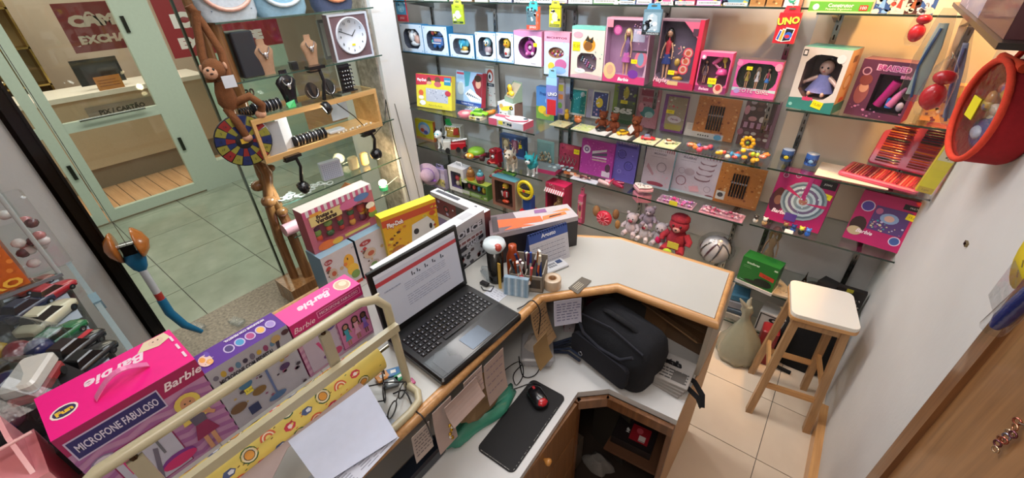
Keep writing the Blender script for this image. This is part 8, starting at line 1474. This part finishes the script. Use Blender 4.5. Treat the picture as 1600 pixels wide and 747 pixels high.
for i in range(11):
    for j in range(5):
        y, t = .025+.045*i+.01*(j % 2), -.9+.75*j+.1*(i % 3); k = (i+2*j) % 4
        if y > LR-.02: continue
        if k == 0:
            for R1, cl, e in ((.018, '#2a5a34', .0004), (.015, '#e8dcb8', .0007), (.011, '#3a3030', .001), (.0095, '#e09a3c', .0013)): onroll(y, t, [(R1*cos(2*pi*m_/12), R1*sin(2*pi*m_/12)) for m_ in range(12)], cl, e)
        elif k == 1:
            for R1, cl, e in ((.017, '#d8603c', .0004), (.013, '#f0e0c0', .0007), (.01, '#d8603c', .001), (.006, '#e8d070', .0013)): onroll(y, t, [(R1*cos(pi*m_/8), R1*sin(pi*m_/8)) for m_ in range(9)], cl, e)
        elif k == 2: onroll(y, t, [(.014*cos(2*pi*m_/7), .01*sin(2*pi*m_/7)) for m_ in range(7)], '#c83a48', .0004); onroll(y, t, [(.006*cos(2*pi*m_/5), .005*sin(2*pi*m_/5)) for m_ in range(5)], '#f0d8d8', .0008)
        else: onroll(y, t, [(.014*cos(2*pi*m_/6), .009*sin(2*pi*m_/6)) for m_ in range(6)], '#4a5a84', .0004); onroll(y+.004, t, [(.007*cos(2*pi*m_/5), .005*sin(2*pi*m_/5)) for m_ in range(5)], '#d8dce8', .0008)
for k in range(90): y, t = R_.uniform(.01, LR-.01), R_.uniform(-1, 3); onroll(y, t, [(0, 0), (.005, .001), (.005, .003), (0, .002)], R_.choice(['#c8502c', '#3a6a3c', '#5a3a24']), .0003)
stuff(qq.obj('printed_pattern', rr)); b = MB(); b.cyl((0, LR, 0), (0, LR+.002, 0), .02, '#8a6a44', n=14); b.obj('core', rr)
# tray with glasses and cards inside the base loop
r = thing('pen_tray', 'pale plastic tray holding glasses and cards beside the dispenser', 'tray', (0, 0, 0)); b = MB('plastic'); b.box(-.765, .1, ZC+.0005, -.712, .345, ZC+.006, '#aab4c0'); b.obj('tray', r)
def glasses(lab, px, z, rz, sz=1):
    a = PZ(*px, z); r = thing('eyeglasses', lab, 'glasses', a, rz); r.scale = (sz,)*3; b = MB('plastic')
    for q in (-1, 1): b.tube([(q*.033+.026*cos(t), .004, .02+.019*sin(t)) for t in [2*pi*k/16 for k in range(16)]], .0022, '#141416', n=6, closed=True)
    b.tube([(-.008, .004, .024), (0, .003, .028), (.008, .004, .024)], .002, '#141416', n=5); b.obj('frame', r)
    for q in (-1, 1): t_ = MB('plastic'); t_.tube([(q*.059, .006, .024), (q*.05, .06, .02), (q*.03, .12, .01)], .0022, '#141416', n=5); t_.obj('temple', r); l_ = MB(); l_.add([(q*.033+.025*cos(2*pi*k/14), .004, .02+.018*sin(2*pi*k/14)) for k in range(14)], [tuple(range(14))], '#fff', 'film'); l_.obj('lens', r)
glasses('black rimmed glasses lying open in the tray, closer to the counter edge', (625, 632), ZC+.007, 2.0)
glasses('second black rimmed glasses with silver hinges, further back in the tray', (604, 608), ZC+.007, 2.5)
for px, cl, lab, s in (((598, 590), '#c8822c', 'orange snack packet in the glasses tray', .02), ((615, 583), '#3a70a0', 'blue packet in the glasses tray', .02), ((625, 590), '#2a8a5c', 'green card in the glasses tray', .016), ((640, 600), '#a83a6c', 'magenta card in the glasses tray', .016), ((612, 600), '#3a4040', 'dark pouch in the glasses tray', .022)):
    a = PZ(*px, ZC+.007); r = thing('small_packet', lab, 'packet', a, 1.0+px[0] % 3*.4); b = MB(); b.rbox(-s, -s*.8, 0, s, s*.8, .008, cl, .004); b.obj('packet', r); q = Print(2*s, 1.6*s, 'flat', .008); q.mb.T = MX.Translation((-s, -.8*s, 0)); q.rect(.3, .3, .7, .7, '#d8dcd8'); q.out('print', r)
sheetZ('paper_sheet', 'large blank white sheet lying over the dispenser and counter edge', [(450, 690), (574, 600), (622, 683), (501, 760)], 1.2, '#b9bfd2', lines=0)
sheetZ('paper_sheet', 'white sheet with a small drawing and printed dots, under the blank one', [(495, 752), (590, 668), (624, 684), (540, 775)], 1.19, '#c4c8d6', lines=9, lc='#8a8c9c')
sheetZ('paper_bag', 'flattened pinkish paper bag lying between gift wrap roll and white sheet', [(350, 747), (560, 597), (573, 606), (450, 700), (420, 760)], 1.1985, '#9c8a86')
# cables
def spline(P):
    P = [V(p) for p in P]; Q = [P[0]*2-P[1]]+P+[P[-1]*2-P[-2]]; out = []
    for i in range(1, len(Q)-2):
        for k in range(6):
            t = k/6; out.append(.5*(2*Q[i]+(Q[i+1]-Q[i-1])*t+(2*Q[i-1]-5*Q[i]+4*Q[i+1]-Q[i+2])*t*t+(3*Q[i]-Q[i-1]-3*Q[i+1]+Q[i+2])*t**3))
    return out+[P[-1]]
def cable(lab, pts, rr=.003, col='#15151a'): b = MB(); b.tube(spline(pts), rr*.8, col, 'plastic', 6); return tag(b.obj('cable', None), lab, 'cable')
cable('black cable running from the roll dispenser over the counter edge', [(-.79, .4, ZC+.004), (-.76, .42, ZC+.02), (-.72, .41, ZC+.004), (-.69, .4, ZC+.005), (-.668, .4, ZC+.004), (-.65, .4, ZC-.02), (-.648, .405, ZC-.1)])
cable('black laptop charging cable hooking over the counter edge', [(-.71, .905, ZC+.006), (-.7, .93, ZC+.008), (-.685, .96, ZC+.02), (-.66, .965, ZC+.004), (-.645, .96, ZC-.04), (-.65, .95, ZC-.15)])
# ================================================================ NOTES TAPED BELOW THE EDGE
def note(lab, x, y0, y1, z1, z0, tilt, col, lines=5, skew=0, lc='#6a6a88'):
    r = thing('taped_note', lab, 'note', (x, y0, z1), rad(90)); b = MB('paper'); w_, h_ = y1-y0, z1-z0; N = 6; L = []
    for k in range(N+1): t = k/N; L.append([(skew*t*w_, -tilt*t*t, -h_*t), (w_+skew*t*w_, -tilt*t*t, -h_*t), (w_+skew*t*w_, -tilt*t*t+.0012, -h_*t), (skew*t*w_, -tilt*t*t+.0012, -h_*t)])
    b.loft(L, col, smooth=False); b.obj('sheet', r); q = MB('paper'); R_ = random.Random(int(y0*999))
    for k in range(lines):
        t = .15+.75*k/lines; yy = -tilt*t*t-.001; u = .1+skew*t
        while u < .85+skew*t: e = u+R_.uniform(.06, .2); q.add([(u*w_, yy, -h_*t), (e*w_, yy, -h_*t), (e*w_, yy-.0003, -h_*(t+.03)), (u*w_, yy-.0003, -h_*(t+.03))], [(0, 3, 2, 1)], lc); u = e+.05
    q.obj('handwriting', r); return r
xe = -.652
note('small white note with handwriting at the left, below the white sheet', xe, .345, .41, 1.03, .93, .01, '#b0a49c', 6, -.15, '#4a4450')
note('pinkish note with a small gold charm, second from the left', xe, .425, .5, 1.045, .88, .02, '#b39f98', 0, -.2)
note('large pinkish folded paper note in the middle of the counter edge', xe+.012, .46, .6, 1.04, .97, .03, '#a8938c', 0)
note('pink note hanging below the front corner of the laptop, left one', xe, .555, .64, 1.045, .95, .01, '#b8a49c', 4, -.1, '#8a7a88')
note('pink note hanging below the laptop touchpad, longer one', xe+.003, .645, .745, 1.035, .86, .02, '#ad9a92', 4, -.1, '#8a7a88')
r = thing('gold_charm', 'small gold and white charm clipped on the pinkish note', 'charm', (xe+.03, .455, .98)); b = MB('metal'); [b.ball((0, .006*sin(k*1.3), -.012*k), (.005, .006, .007), ('#d8b04c', '#e8e4dc', '#c8a030')[k % 3], n=7, m=5) for k in range(6)]; b.obj('charm', r)
note('brown kraft note with dense handwriting near the inner corner', -.667, .93, 1.03, 1.035, .86, .05, '#9a7c58', 9, .05, '#4a3c34')
note('small tan paper square taped over the lower part of the kraft note', -.6, .85, .935, .98, .87, .03, '#8a7048', 0)
r = note('white note with blue handwriting hanging at the inner corner', -.645, 1.02, 1.13, 1.03, .92, .02, '#b4b4c4', 7, 0, '#54547a'); r.rotation_euler = (0, 0, rad(48)); r.location = (-.638, 1.04, 1.03)
# ================================================================ ON THE DESK
mp = [(832, 593), (881, 620), (805, 741), (744, 704)]; P_ = [PZ(x, y, ZD) for x, y in mp]; c_ = sum(P_, V())/4
r = thing('mouse_mat', 'black mouse mat with rounded corners and white wear along its edges', 'mouse mat', c_, rad(2)); b = MB('matte'); w_, h_ = .15, .345; b.loft([[(x, y, z) for x, y in rrect(w_, h_, .02, 5)] for z in (.0004, .0035)], '#0e0e11', smooth=False); b.obj('mat', r)
R_ = random.Random(14); b = MB(); [b.box(w_/2-.006, y_, .0035, w_/2-.006+R_.uniform(.0005, .002), y_+R_.uniform(.002, .008), .0038, '#a8a8a4', 'paper') for y_ in [-.16+.007*k for k in range(40)] if R_.random() < .6]; [b.box(x_, -h_/2+.005, .0035, x_+R_.uniform(.002, .006), -h_/2+.0065, .0038, '#a8a8a4', 'paper') for x_ in [-.06+.006*k for k in range(20)]]; stuff(b.obj('edge_wear', r))
a = PZ(840, 624, ZD+.004); r = thing('computer_mouse', 'black computer mouse with red panel on the mat', 'mouse', a, rad(65)); b = MB('plastic'); b.loft([[(x*s_, y*s_, z) for x, y in rrect(.062, .1, .028, 5)] for z, s_ in ((0, .95), (.01, 1), (.022, .95), (.03, .75), (.035, .4), (.036, .05))], '#16161a'); b.obj('body', r); b = MB('plastic'); b.ball((0, -.028, .021), (.024, .022, .013), '#b81c28'); b.obj('palm_panel', r); b = MB('plastic'); b.cyl((-.004, .03, .03), (.004, .03, .03), .008, '#c0202c'); b.obj('scroll_wheel', r)
a2 = PZ(825, 610, ZD); cable('black mouse cable winding back across the desk', [(a.x-.02, a.y+.05, ZD+.012), (-.62, .86, ZD+.004), (-.66, .8, ZD+.004), (-.7, .78, ZD+.004), (-.74, .84, ZD+.004), (-.72, .92, ZD+.004), (-.67, .88, ZD+.004), (-.66, .82, ZD+.006), (-.7, .86, ZD+.008), (-.69, .97, ZD+.008), (-.66, 1.0, ZD+.02)], .0025)
cable('loose black cable loop on the desk near the paper tray', [(-.72, .98, ZD+.03), (-.68, .93, ZD+.004), (-.64, .95, ZD+.004), (-.63, .9, ZD+.004), (-.66, .87, ZD+.004), (-.7, .9, ZD+.006), (-.73, .93, ZD+.02)], .003)
# black shoulder bag
r = thing('shoulder_bag', 'black nylon shoulder bag with front pocket and trailing strap on the desk', 'bag', (-.415, 1.165, ZD+.004), rad(-14)); r.scale = (1, 1, .84); b = MB('cloth'); N = 30; L = []
for z, sx, sy, oy_ in ((0, .96, .9, 0), (.01, 1, 1, 0), (.06, 1.02, 1.05, 0), (.14, 1, 1, .01), (.2, .95, .86, .02), (.235, .86, .6, .03), (.25, .7, .34, .035), (.256, .4, .14, .035)): L.append([(x*sx*(1+.015*sin(9*x/.1+z*30)), y*sy+oy_+.004*sin(x*40+z*50), z) for x, y in rrect(.35, .19, .05, 6)])
b.loft(L, '#121319'); b.obj('body', r)
b = MB('cloth'); b.loft([[(x, -.1+dy+.012*z, z0+z) for x, z in rrect(.27, .13, .03, 4)] for z0, dy in ((.09, .0), (.09, -.012), (.09, -.02))], '#171821', smooth=True); b.obj('front_pocket', r)
b = MB('cloth'); b.tube([(-.13, -.09, .2), (-.09, -.105, .17), (0, -.11, .155), (.09, -.105, .17), (.13, -.09, .21)], .007, '#1c1e28'); b.tube([(-.15, -.07, .22), (0, -.05, .235), (.15, -.06, .22)], .004, '#22232c'); b.obj('zip', r)
b = MB('cloth'); b.tube([(-.08, .0, .24), (-.05, -.01, .262), (.05, -.01, .262), (.08, .0, .24)], .011, '#101116'); b.obj('carry_handle', r)
sp = [(1040, 560), (1035, 575), (1040, 590), (1052, 600), (1075, 607), (1090, 622), (1096, 637)]; sp2 = [(1096, 637), (1097, 618), (1085, 597), (1060, 580), (1040, 570)]
b = MB('cloth'); inv = (MX.Translation(r.location) @ MX.Rotation(rad(-14), 4, 'Z') @ MX.Diagonal((1, 1, .84, 1))); iv = inv.inverted()
def strap(pts, zs_):
    Q = [iv @ PZ(x, y, z) for (x, y), z in zip(pts, zs_)]; L = []
    for i, p in enumerate(Q): t = (Q[min(i+1, len(Q)-1)]-Q[max(i-1, 0)]).normalized(); s_ = t.cross(V((0, 0, 1))).normalized()*.011; L.append([tuple(p-s_), tuple(p+s_), tuple(p+s_+V((0, 0, .003))), tuple(p-s_+V((0, 0, .003)))])
    b.loft(L, '#111217', smooth=False)
strap(sp, [ZD+.03, ZD+.004, ZD+.004, ZD+.006, ZD+.01, ZD-.0, ZD-.03]); strap(sp2, [ZD-.03, ZD+.0, ZD+.012, ZD+.01, ZD+.05]); b.obj('shoulder_strap', r)
r = thing('blue_strap', 'dark blue cords and strap bundle spilling left of the black bag', 'strap', PZ(862, 553, ZD), 0); b = MB('cloth')
for k in range(5): e = iv; b.tube([(-.06-.004*k, -.05+.004*k, .004), (-.0, .0+.008*k, .012+.006*k), (.06, .03+.012*k, .02+.012*k), (.12, .02+.01*k, .02+.015*k)], .006, ('#1a2336', '#222d44', '#121826')[k % 3], n=6)
b.obj('strap', r); b = MB('metal'); [b.tube([(.115+.008*cos(t), .03+.012*k, .05+.012*k+.01*sin(t)) for t in [2*pi*i/8 for i in range(8)]], .0018, '#c0c2c8', n=4, closed=True) for k in range(3)]; b.obj('buckle', r)
# green plastic bag and brown paper
a = PZ(735, 650, ZD+.02); r = thing('green_plastic_bag', 'crumpled translucent sea green plastic bag on the desk under the notes', 'bag', (-.68, .64, ZD)); b = MB('plastic'); L = []
for z, s_ in ((.001, .9), (.012, 1), (.03, .8), (.04, .4)): L.append([(.05*s_*cos(t)*(1+.15*sin(5*t))+.018*sin(2*sin(t)), .17*s_*sin(t)*(1+.06*sin(7*t+z*80)), z+.004*sin(4*t)) for t in [2*pi*k/30 for k in range(30)]])
b.loft(L, '#3f8f78'); b.obj('bag', r)
r = thing('brown_paper_bundle', 'crumpled light brown paper bundle between the notes and green bag', 'paper', (-.69, .66, ZD+.045)); b = MB('paper'); b.loft([[(.045*s_*cos(t)*(1+.1*sin(6*t)), .11*s_*sin(t)*(1+.05*sin(9*t+z*60)), z) for t in [2*pi*k/26 for k in range(26)]] for z, s_ in ((0, .8), (.03, 1), (.08, .9), (.12, .5))], '#8f7452', smooth=False); b.obj('paper', r)
r = thing('dark_blue_folder', 'dark blue glossy folder edge on the desk at the left under the counter', 'folder', (-.72, .3, ZD)); b = MB('plastic'); b.rbox(-.03, -.1, 0, .03, .18, .05, '#17202e', .015); b.obj('folder', r)
r = thing('grey_paper_tray', 'grey plastic tray with crumpled papers below the kraft notes', 'tray', (-.7, 1.0, ZD+.001), rad(35)); b = MB('bag'); b.rbox(-.05, -.08, 0, .07, .06, .05, '#a8a8ac', .012, 'plastic', top=-.1); b.obj('tray', r); b = MB('paper'); b.loft([[(.04*s_*cos(t)*(1+.2*sin(4*t)), .05*s_*sin(t), .05+z) for t in [2*pi*k/16 for k in range(16)]] for z, s_ in ((0, 1), (.02, .8), (.035, .3))], '#b8b0aa', smooth=False); b.obj('paper', r)
# things at the back of the desk
def deskbox(name, lab, x, y, w_, d, h_, rz, col, side=None, topc=None, art=None, z=ZD+.0005, cat='box'):
    r, w_, h_ = carton(name, lab, cat, (V((x, y, z)), w_, h_, rz), d, col, side, topc)
    if art: q = Print(w_, h_); art(q); q.out('print', r)
    return r
deskbox('red_white_box', 'tall narrow red and white lettered box at the back left of the desk', -.66, 1.17, .05, .03, .19, rad(38), '#b0484e', '#8a2a34', art=lambda q: q.rect(0, 0, 1, .35, '#c0b4b8').specks(12, ['#7a1c28', '#d8c8cc'], .002, .005, v1=.35).text('PRO', .5, .7, .014, '#e0c8cc'))
deskbox('maroon_carton', 'dark maroon tall carton behind the white note', -.62, 1.28, .07, .05, .25, rad(38), '#4a1c26', art=lambda q: q.lines(6, '#8a4a54', .1, .9, .3, .95, .003))
deskbox('grey_carton', 'dark grey carton in the shadow at the back of the desk', -.55, 1.36, .16, .08, .2, rad(20), '#3a3838')
deskbox('cardboard_piece', 'folded brown cardboard leaning behind the bag', -.42, 1.42, .3, .02, .2, rad(-4), '#7a5a3c'); 
r = thing('cardboard_sheet', 'long tan cardboard flap lying slanted over the back right of desk', 'cardboard', (-.3, 1.36, ZD+.12), rad(-20), rx=rad(-35)); b = MB('paper'); b.box(-.15, 0, 0, .15, .09, .006, '#8a6848'); b.obj('flap', r); b = MB('paper'); b.add([(-.15, 0, .006), (.15, 0, .006), (.13, -.05, .03), (-.13, -.05, .03)], [(0, 1, 2, 3), (3, 2, 1, 0)], '#9a7854'); b.obj('folded_edge', r)
deskbox('cardboard_box', 'flattened brown cardboard box at the right end of the desk', -.3, 1.4, .16, .1, .12, rad(-8), '#6a4f36', topc='#84664a')
for k in range(4): r = thing('newspaper', ('topmost','second','third','lowest')[3-k]+' folded newspaper in the pile at the right end of the desk', 'newspaper', (-.24+.004*k, 1.18, ZD+.0006+.0135*k), .05*k-.1); b = MB('paper'); b.rbox(-.06, -.05, 0, .1, .09, .013, '#9a9590', .004); b.obj('paper', r); q = Print(.16, .14, 'flat', .013); q.mb.T = MX.Translation((-.06, -.05, 0)); q.text('atala', .5, .7, .035, '#17171a', bold=.1).lines(4, '#3a3838', .06, .94, .08, .5, .006, k).rect(.6, .1, .9, .45, '#55504c'); q.out('print', r)
r = thing('small_cup', 'small beige glass cup at the right rear corner of the desk', 'cup', (-.17, 1.42, ZD)); b = MB('plastic'); b.lathe([(.02, 0), (.028, .08), (.025, .08), (.018, .005), (.001, .005)], (0, 0, 0), '#a8927a'); b.obj('cup', r)
# inside the open cabinet
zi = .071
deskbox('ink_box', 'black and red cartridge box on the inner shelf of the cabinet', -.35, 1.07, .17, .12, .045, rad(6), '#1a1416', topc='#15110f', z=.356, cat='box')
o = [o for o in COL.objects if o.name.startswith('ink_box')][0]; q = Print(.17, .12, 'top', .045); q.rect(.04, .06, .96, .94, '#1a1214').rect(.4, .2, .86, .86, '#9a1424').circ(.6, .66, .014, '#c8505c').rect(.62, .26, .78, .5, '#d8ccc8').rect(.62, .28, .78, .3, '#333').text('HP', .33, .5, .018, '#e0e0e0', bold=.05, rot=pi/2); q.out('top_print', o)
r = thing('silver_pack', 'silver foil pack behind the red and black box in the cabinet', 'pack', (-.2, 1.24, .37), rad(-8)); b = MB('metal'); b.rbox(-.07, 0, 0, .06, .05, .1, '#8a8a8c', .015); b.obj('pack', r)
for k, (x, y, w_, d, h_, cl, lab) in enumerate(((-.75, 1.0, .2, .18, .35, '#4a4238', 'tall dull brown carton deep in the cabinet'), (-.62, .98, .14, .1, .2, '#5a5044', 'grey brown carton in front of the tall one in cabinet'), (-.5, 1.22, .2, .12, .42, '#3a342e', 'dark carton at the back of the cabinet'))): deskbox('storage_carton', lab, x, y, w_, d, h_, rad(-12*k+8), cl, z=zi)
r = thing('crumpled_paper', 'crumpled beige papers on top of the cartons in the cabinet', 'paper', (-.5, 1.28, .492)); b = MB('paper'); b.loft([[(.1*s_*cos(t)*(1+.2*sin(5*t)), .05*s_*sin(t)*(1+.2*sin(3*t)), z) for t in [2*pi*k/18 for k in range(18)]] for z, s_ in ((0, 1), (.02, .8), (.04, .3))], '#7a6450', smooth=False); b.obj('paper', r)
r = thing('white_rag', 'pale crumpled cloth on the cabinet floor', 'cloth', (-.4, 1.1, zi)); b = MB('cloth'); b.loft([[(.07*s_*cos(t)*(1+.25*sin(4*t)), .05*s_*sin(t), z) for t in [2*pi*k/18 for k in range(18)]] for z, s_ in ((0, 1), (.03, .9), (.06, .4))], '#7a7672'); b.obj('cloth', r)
# ================================================================ TOY CARS AT THE LEFT
ZS = 1.22
sh = thing('glass_shelf', 'glass shelf with die cast toy cars at the left edge of the picture', 'shelf', (-2.13, -.75, ZS-.008), group='glass shelves at the left'); b = MB(); b.box(0, 0, 0, .96, .73, .008, '#fff', 'glass'); b.obj('glass_pane', sh); b = MB('plastic'); b.box(0, .73, -.012, .96, .745, .012, '#8a9a9c'); b.box(.33, .728, -.016, .4, .75, .018, '#7a98a4'); b.obj('edge_rail', sh)
b = MB(); b.box(.0, .02, -.1, .95, .7, -.012, '#2c2a2a', 'matte'); b.obj('drawer_body', sh)
for k in range(2):
    r = thing('striped_mat', ('left' if k == 0 else 'right')+' black and white comb patterned display card under the toy cars', 'card', (-2.02+.38*k, -.2, ZS+.0005), rad(0)); b = MB(); b.box(0, 0, 0, .33, .14, .002, '#a4b0bc', 'paper'); b.obj('card', r); b = MB()
    for j in range(9): b.add([(.02+.034*j, -.0, .0024), (.04+.034*j, -.0, .0024), (.034+.034*j, .08, .0024), (.026+.034*j, .08, .0024)], [(0, 1, 2, 3)], '#15161a')
    b.obj('comb_print', r)
b = MB(); b.box(-2.12, -.72, ZS+.0001, -1.2, -.21, ZS+.0004, '#26242a', 'matte'); tag(b.obj('shelf_liner'), 'dark liner sheet under the toy cars', 'liner')
for px, rz_, L_, col, cab, rf, lab in (((78, 452), .5, .16, '#b01f2c', '#1c1214', None, 'metallic red toy car, farthest back on the shelf'), ((72, 492), .75, .2, '#cfcaac', '#2a2822', None, 'cream white toy beetle car with dark sunroof'), ((38, 478), .6, .18, '#1c2440', '#0e1220', None, 'dark blue toy pick-up behind the cream car'), ((88, 522), .55, .17, '#17693a', '#0c2a1a', None, 'metallic green toy car with white plate'), ((112, 542), .6, .19, '#141417', '#0a0a0c', '#2a1a1c', 'black toy car with red stripe and number seven'), ((135, 558), .6, .17, '#121214', '#0a0a0c', None, 'second black toy car partly behind the pink box'), ((48, 440), .5, .14, '#8a3424', '#3a1a12', None, 'orange striped toy car at the far edge')):
    a = PZ(*px, ZS+.03); toycar('die_cast_car', lab, (a.x, a.y, ZS+.0025), rz_+rad(90), L_*.82, col, cab, rf, stripe='#c8303c' if 'seven' in lab else None)
a = PZ(50, 590, ZS+.1); r = thing('toy_van', 'white and red toy van with black windows standing on a box', 'toy vehicle', (a.x, a.y, ZS+.0605), rad(150)); r.scale = (.72,)*3; b = MB('plastic'); b.rbox(-.08, -.045, .01, .08, .045, .045, '#9a1f24', .015); b.rbox(-.08, -.046, .0455, .08, .046, .09, '#cdccc4', .018); b.obj('body', r)
for k in range(4): b = MB(); b.box(-.06+.03*k, .0455, .05, -.042+.03*k, .048, .068, '#17171a', 'plastic'); b.obj('window', r)
b = MB(); b.box(.0795, -.03, .055, .082, .03, .075, '#17171a', 'plastic'); b.obj('windscreen', r)
for x in (-.05, .05):
    for y in (-1, 1): b = MB(); b.cyl((x, y*.035, .015), (x, y*.048, .015), .015, '#1a1a1a', n=12); b.obj('wheel', r)
r = thing('black_carton', 'dark carton under the white and red toy van', 'box', (a.x-.08, a.y-.08, ZS+.001), .3); b = MB(); b.box(0, 0, 0, .16, .12, .058, '#1c191c'); b.obj('carton', r)
a = PZ(-6, 640, ZS+.05); r = thing('clear_toy_pack', 'clear bag of dark blue and maroon toys at the lower left edge', 'toy', (a.x, a.y, ZS+.001)); R_ = random.Random(17)
for k in range(14): b = MB('plastic'); b.ball((0, 0, 0), (R_.uniform(.02, .04), R_.uniform(.02, .035), R_.uniform(.015, .03)), ('#1c2450', '#4a1a28', '#2a2226', '#6a5a34', '#5a3040')[k % 5], n=9, m=6); o = b.obj('toy_piece', r); o.location = (R_.uniform(-.08, .08), R_.uniform(-.08, .08), R_.uniform(.03, .1))
b = MB('bag'); b.loft([[(x, y, z) for x, y in rrect(.24*s_, .22*s_, .05, 3)] for z, s_ in ((.0, 1), (.08, 1.02), (.14, .6))], '#fff', smooth=False); b.obj('clear_bag', r)
a = PZ(15, 555, ZS+.03); r = thing('ball_pack', 'green backed pack with red and yellow balls at the left edge', 'toy', (a.x, a.y, ZS+.001), .4); b = MB(); b.box(-.12, -.1, 0, .1, .1, .01, '#2c3a2a'); b.obj('card', r)
for k, cl in enumerate(('#a8343c', '#c8a02c', '#8a2430', '#2a2f5a')): b = MB('plastic'); b.ball((-.07+.05*k, -.03+.02*k, .04), .032, cl); b.obj('ball', r)
b = MB('bag'); b.rbox(-.12, -.1, .0105, .1, .1, .08, '#fff', .03, 'bag'); b.obj('clear_cover', r)
# upper acrylic shelf with orange box
ZU = 1.47
sh = thing('glass_shelf', 'upper acrylic shelf carrying the orange box at the left edge', 'shelf', (-2.1, -.75, ZU-.008), group='glass shelves at the left'); xe2 = PZ(60, 440, ZU).x; yu = PZ(93, 421, ZU).y; sh.location = (xe2-.5, yu-.7, ZU-.008); b = MB(); b.box(0, 0, 0, .5, .7, .008, '#fff', 'glass'); b.obj('glass_pane', sh); b = MB(); b.box(.5, 0, 0, .504, .7, .008, '#6a7a7c', 'plastic'); b.obj('polished_edge', sh)
b = MB(); b.box(-.0, .7, .008, .5, .704, .34, '#fff', 'glass'); b.obj('side_pane', sh)
for x in (.0, .49): b = MB(); b.cyl((x+.003, .695, .0), (x+.003, .695, .34), .005, '#a8b0b0', 'plastic'); b.obj('corner_post', sh)
a, c = PX(0, 470, xe2-.01), PX(47, 440, xe2-.01); r, w_, h_ = carton('orange_car_box', 'orange dotted box with yellow lettering on the upper acrylic shelf', 'toy box', (V((xe2-.01, c.y-.3, ZU)), .3, .17, rad(90)), .12, '#c8641c', '#a8481c', '#d8742c'); q = Print(w_, h_); [q.circ(.05+.075*i+.035*(j % 2), .3+.13*j, .006, '#dd8430', 7) for i in range(13) for j in range(6)]; q.text('CARRO', .73, .12, .03, '#e8b83c', bold=.04, width=.5); q.out('print', r)
r = thing('silver_toy_pack', 'clear pack of pink and silver trinkets beside the orange box', 'toy', (xe2-.06, c.y+.03, ZU+.0005)); R_ = random.Random(19)
for k in range(12): b = MB('plastic'); b.ball((0, 0, 0), (.014, .014, .012), ('#b87a78', '#c8c4c0', '#5a3034', '#d8d0cc')[k % 4], n=8, m=5); o = b.obj('toy_piece', r); o.location = (R_.uniform(-.04, .02), R_.uniform(-.02, .05), R_.uniform(.012, .16))
b = MB('film'); b.rbox(-.06, -.03, 0, .03, .06, .2, '#fff', .01, 'film'); b.obj('clear_box', r)
# pink rack and bag at the very corner
a = PZ(55, 700, 1.32); r = thing('pink_toy_shelf', 'pale pink toy rack with upright dividers and thin rod, lower left corner', 'toy', (-1.05, -.42, ZC)); b = MB('plastic'); hz = .27; b.box(-.16, 0, 0, -.0, .2, hz-.05, '#e79aa2'); b.obj('body', r)
for y in (.03, .1, .175): b = MB('plastic'); b.loft([[(-.17, y, hz-.08), (.01, y, hz-.08), (.01, y+.008, hz-.08), (-.17, y+.008, hz-.08)], [(-.15, y, hz+.03), (-.09, y, hz+.01), (-.09, y+.008, hz+.01), (-.15, y+.008, hz+.03)]], '#e8a4a8', smooth=False); b.obj('divider', r)
b = MB('plastic'); b.cyl((-.08, -.02, hz), (-.08, .21, hz), .004, '#e8b0b0'); b.obj('rod', r)
# small clear things on the kerb
for px, lab in (((310, 513), 'clear plastic door stop on the granite kerb beside the dark pane'), ((372, 505), 'clear suction cup on the granite kerb')): p = PZ(*px, .06); r = thing('clear_clip', lab, 'clip', p, .3); b = MB('bag'); b.rbox(-.06, -.03, 0, .05, .03, .03, '#fff', .012, 'bag'); b.obj('clip', r)
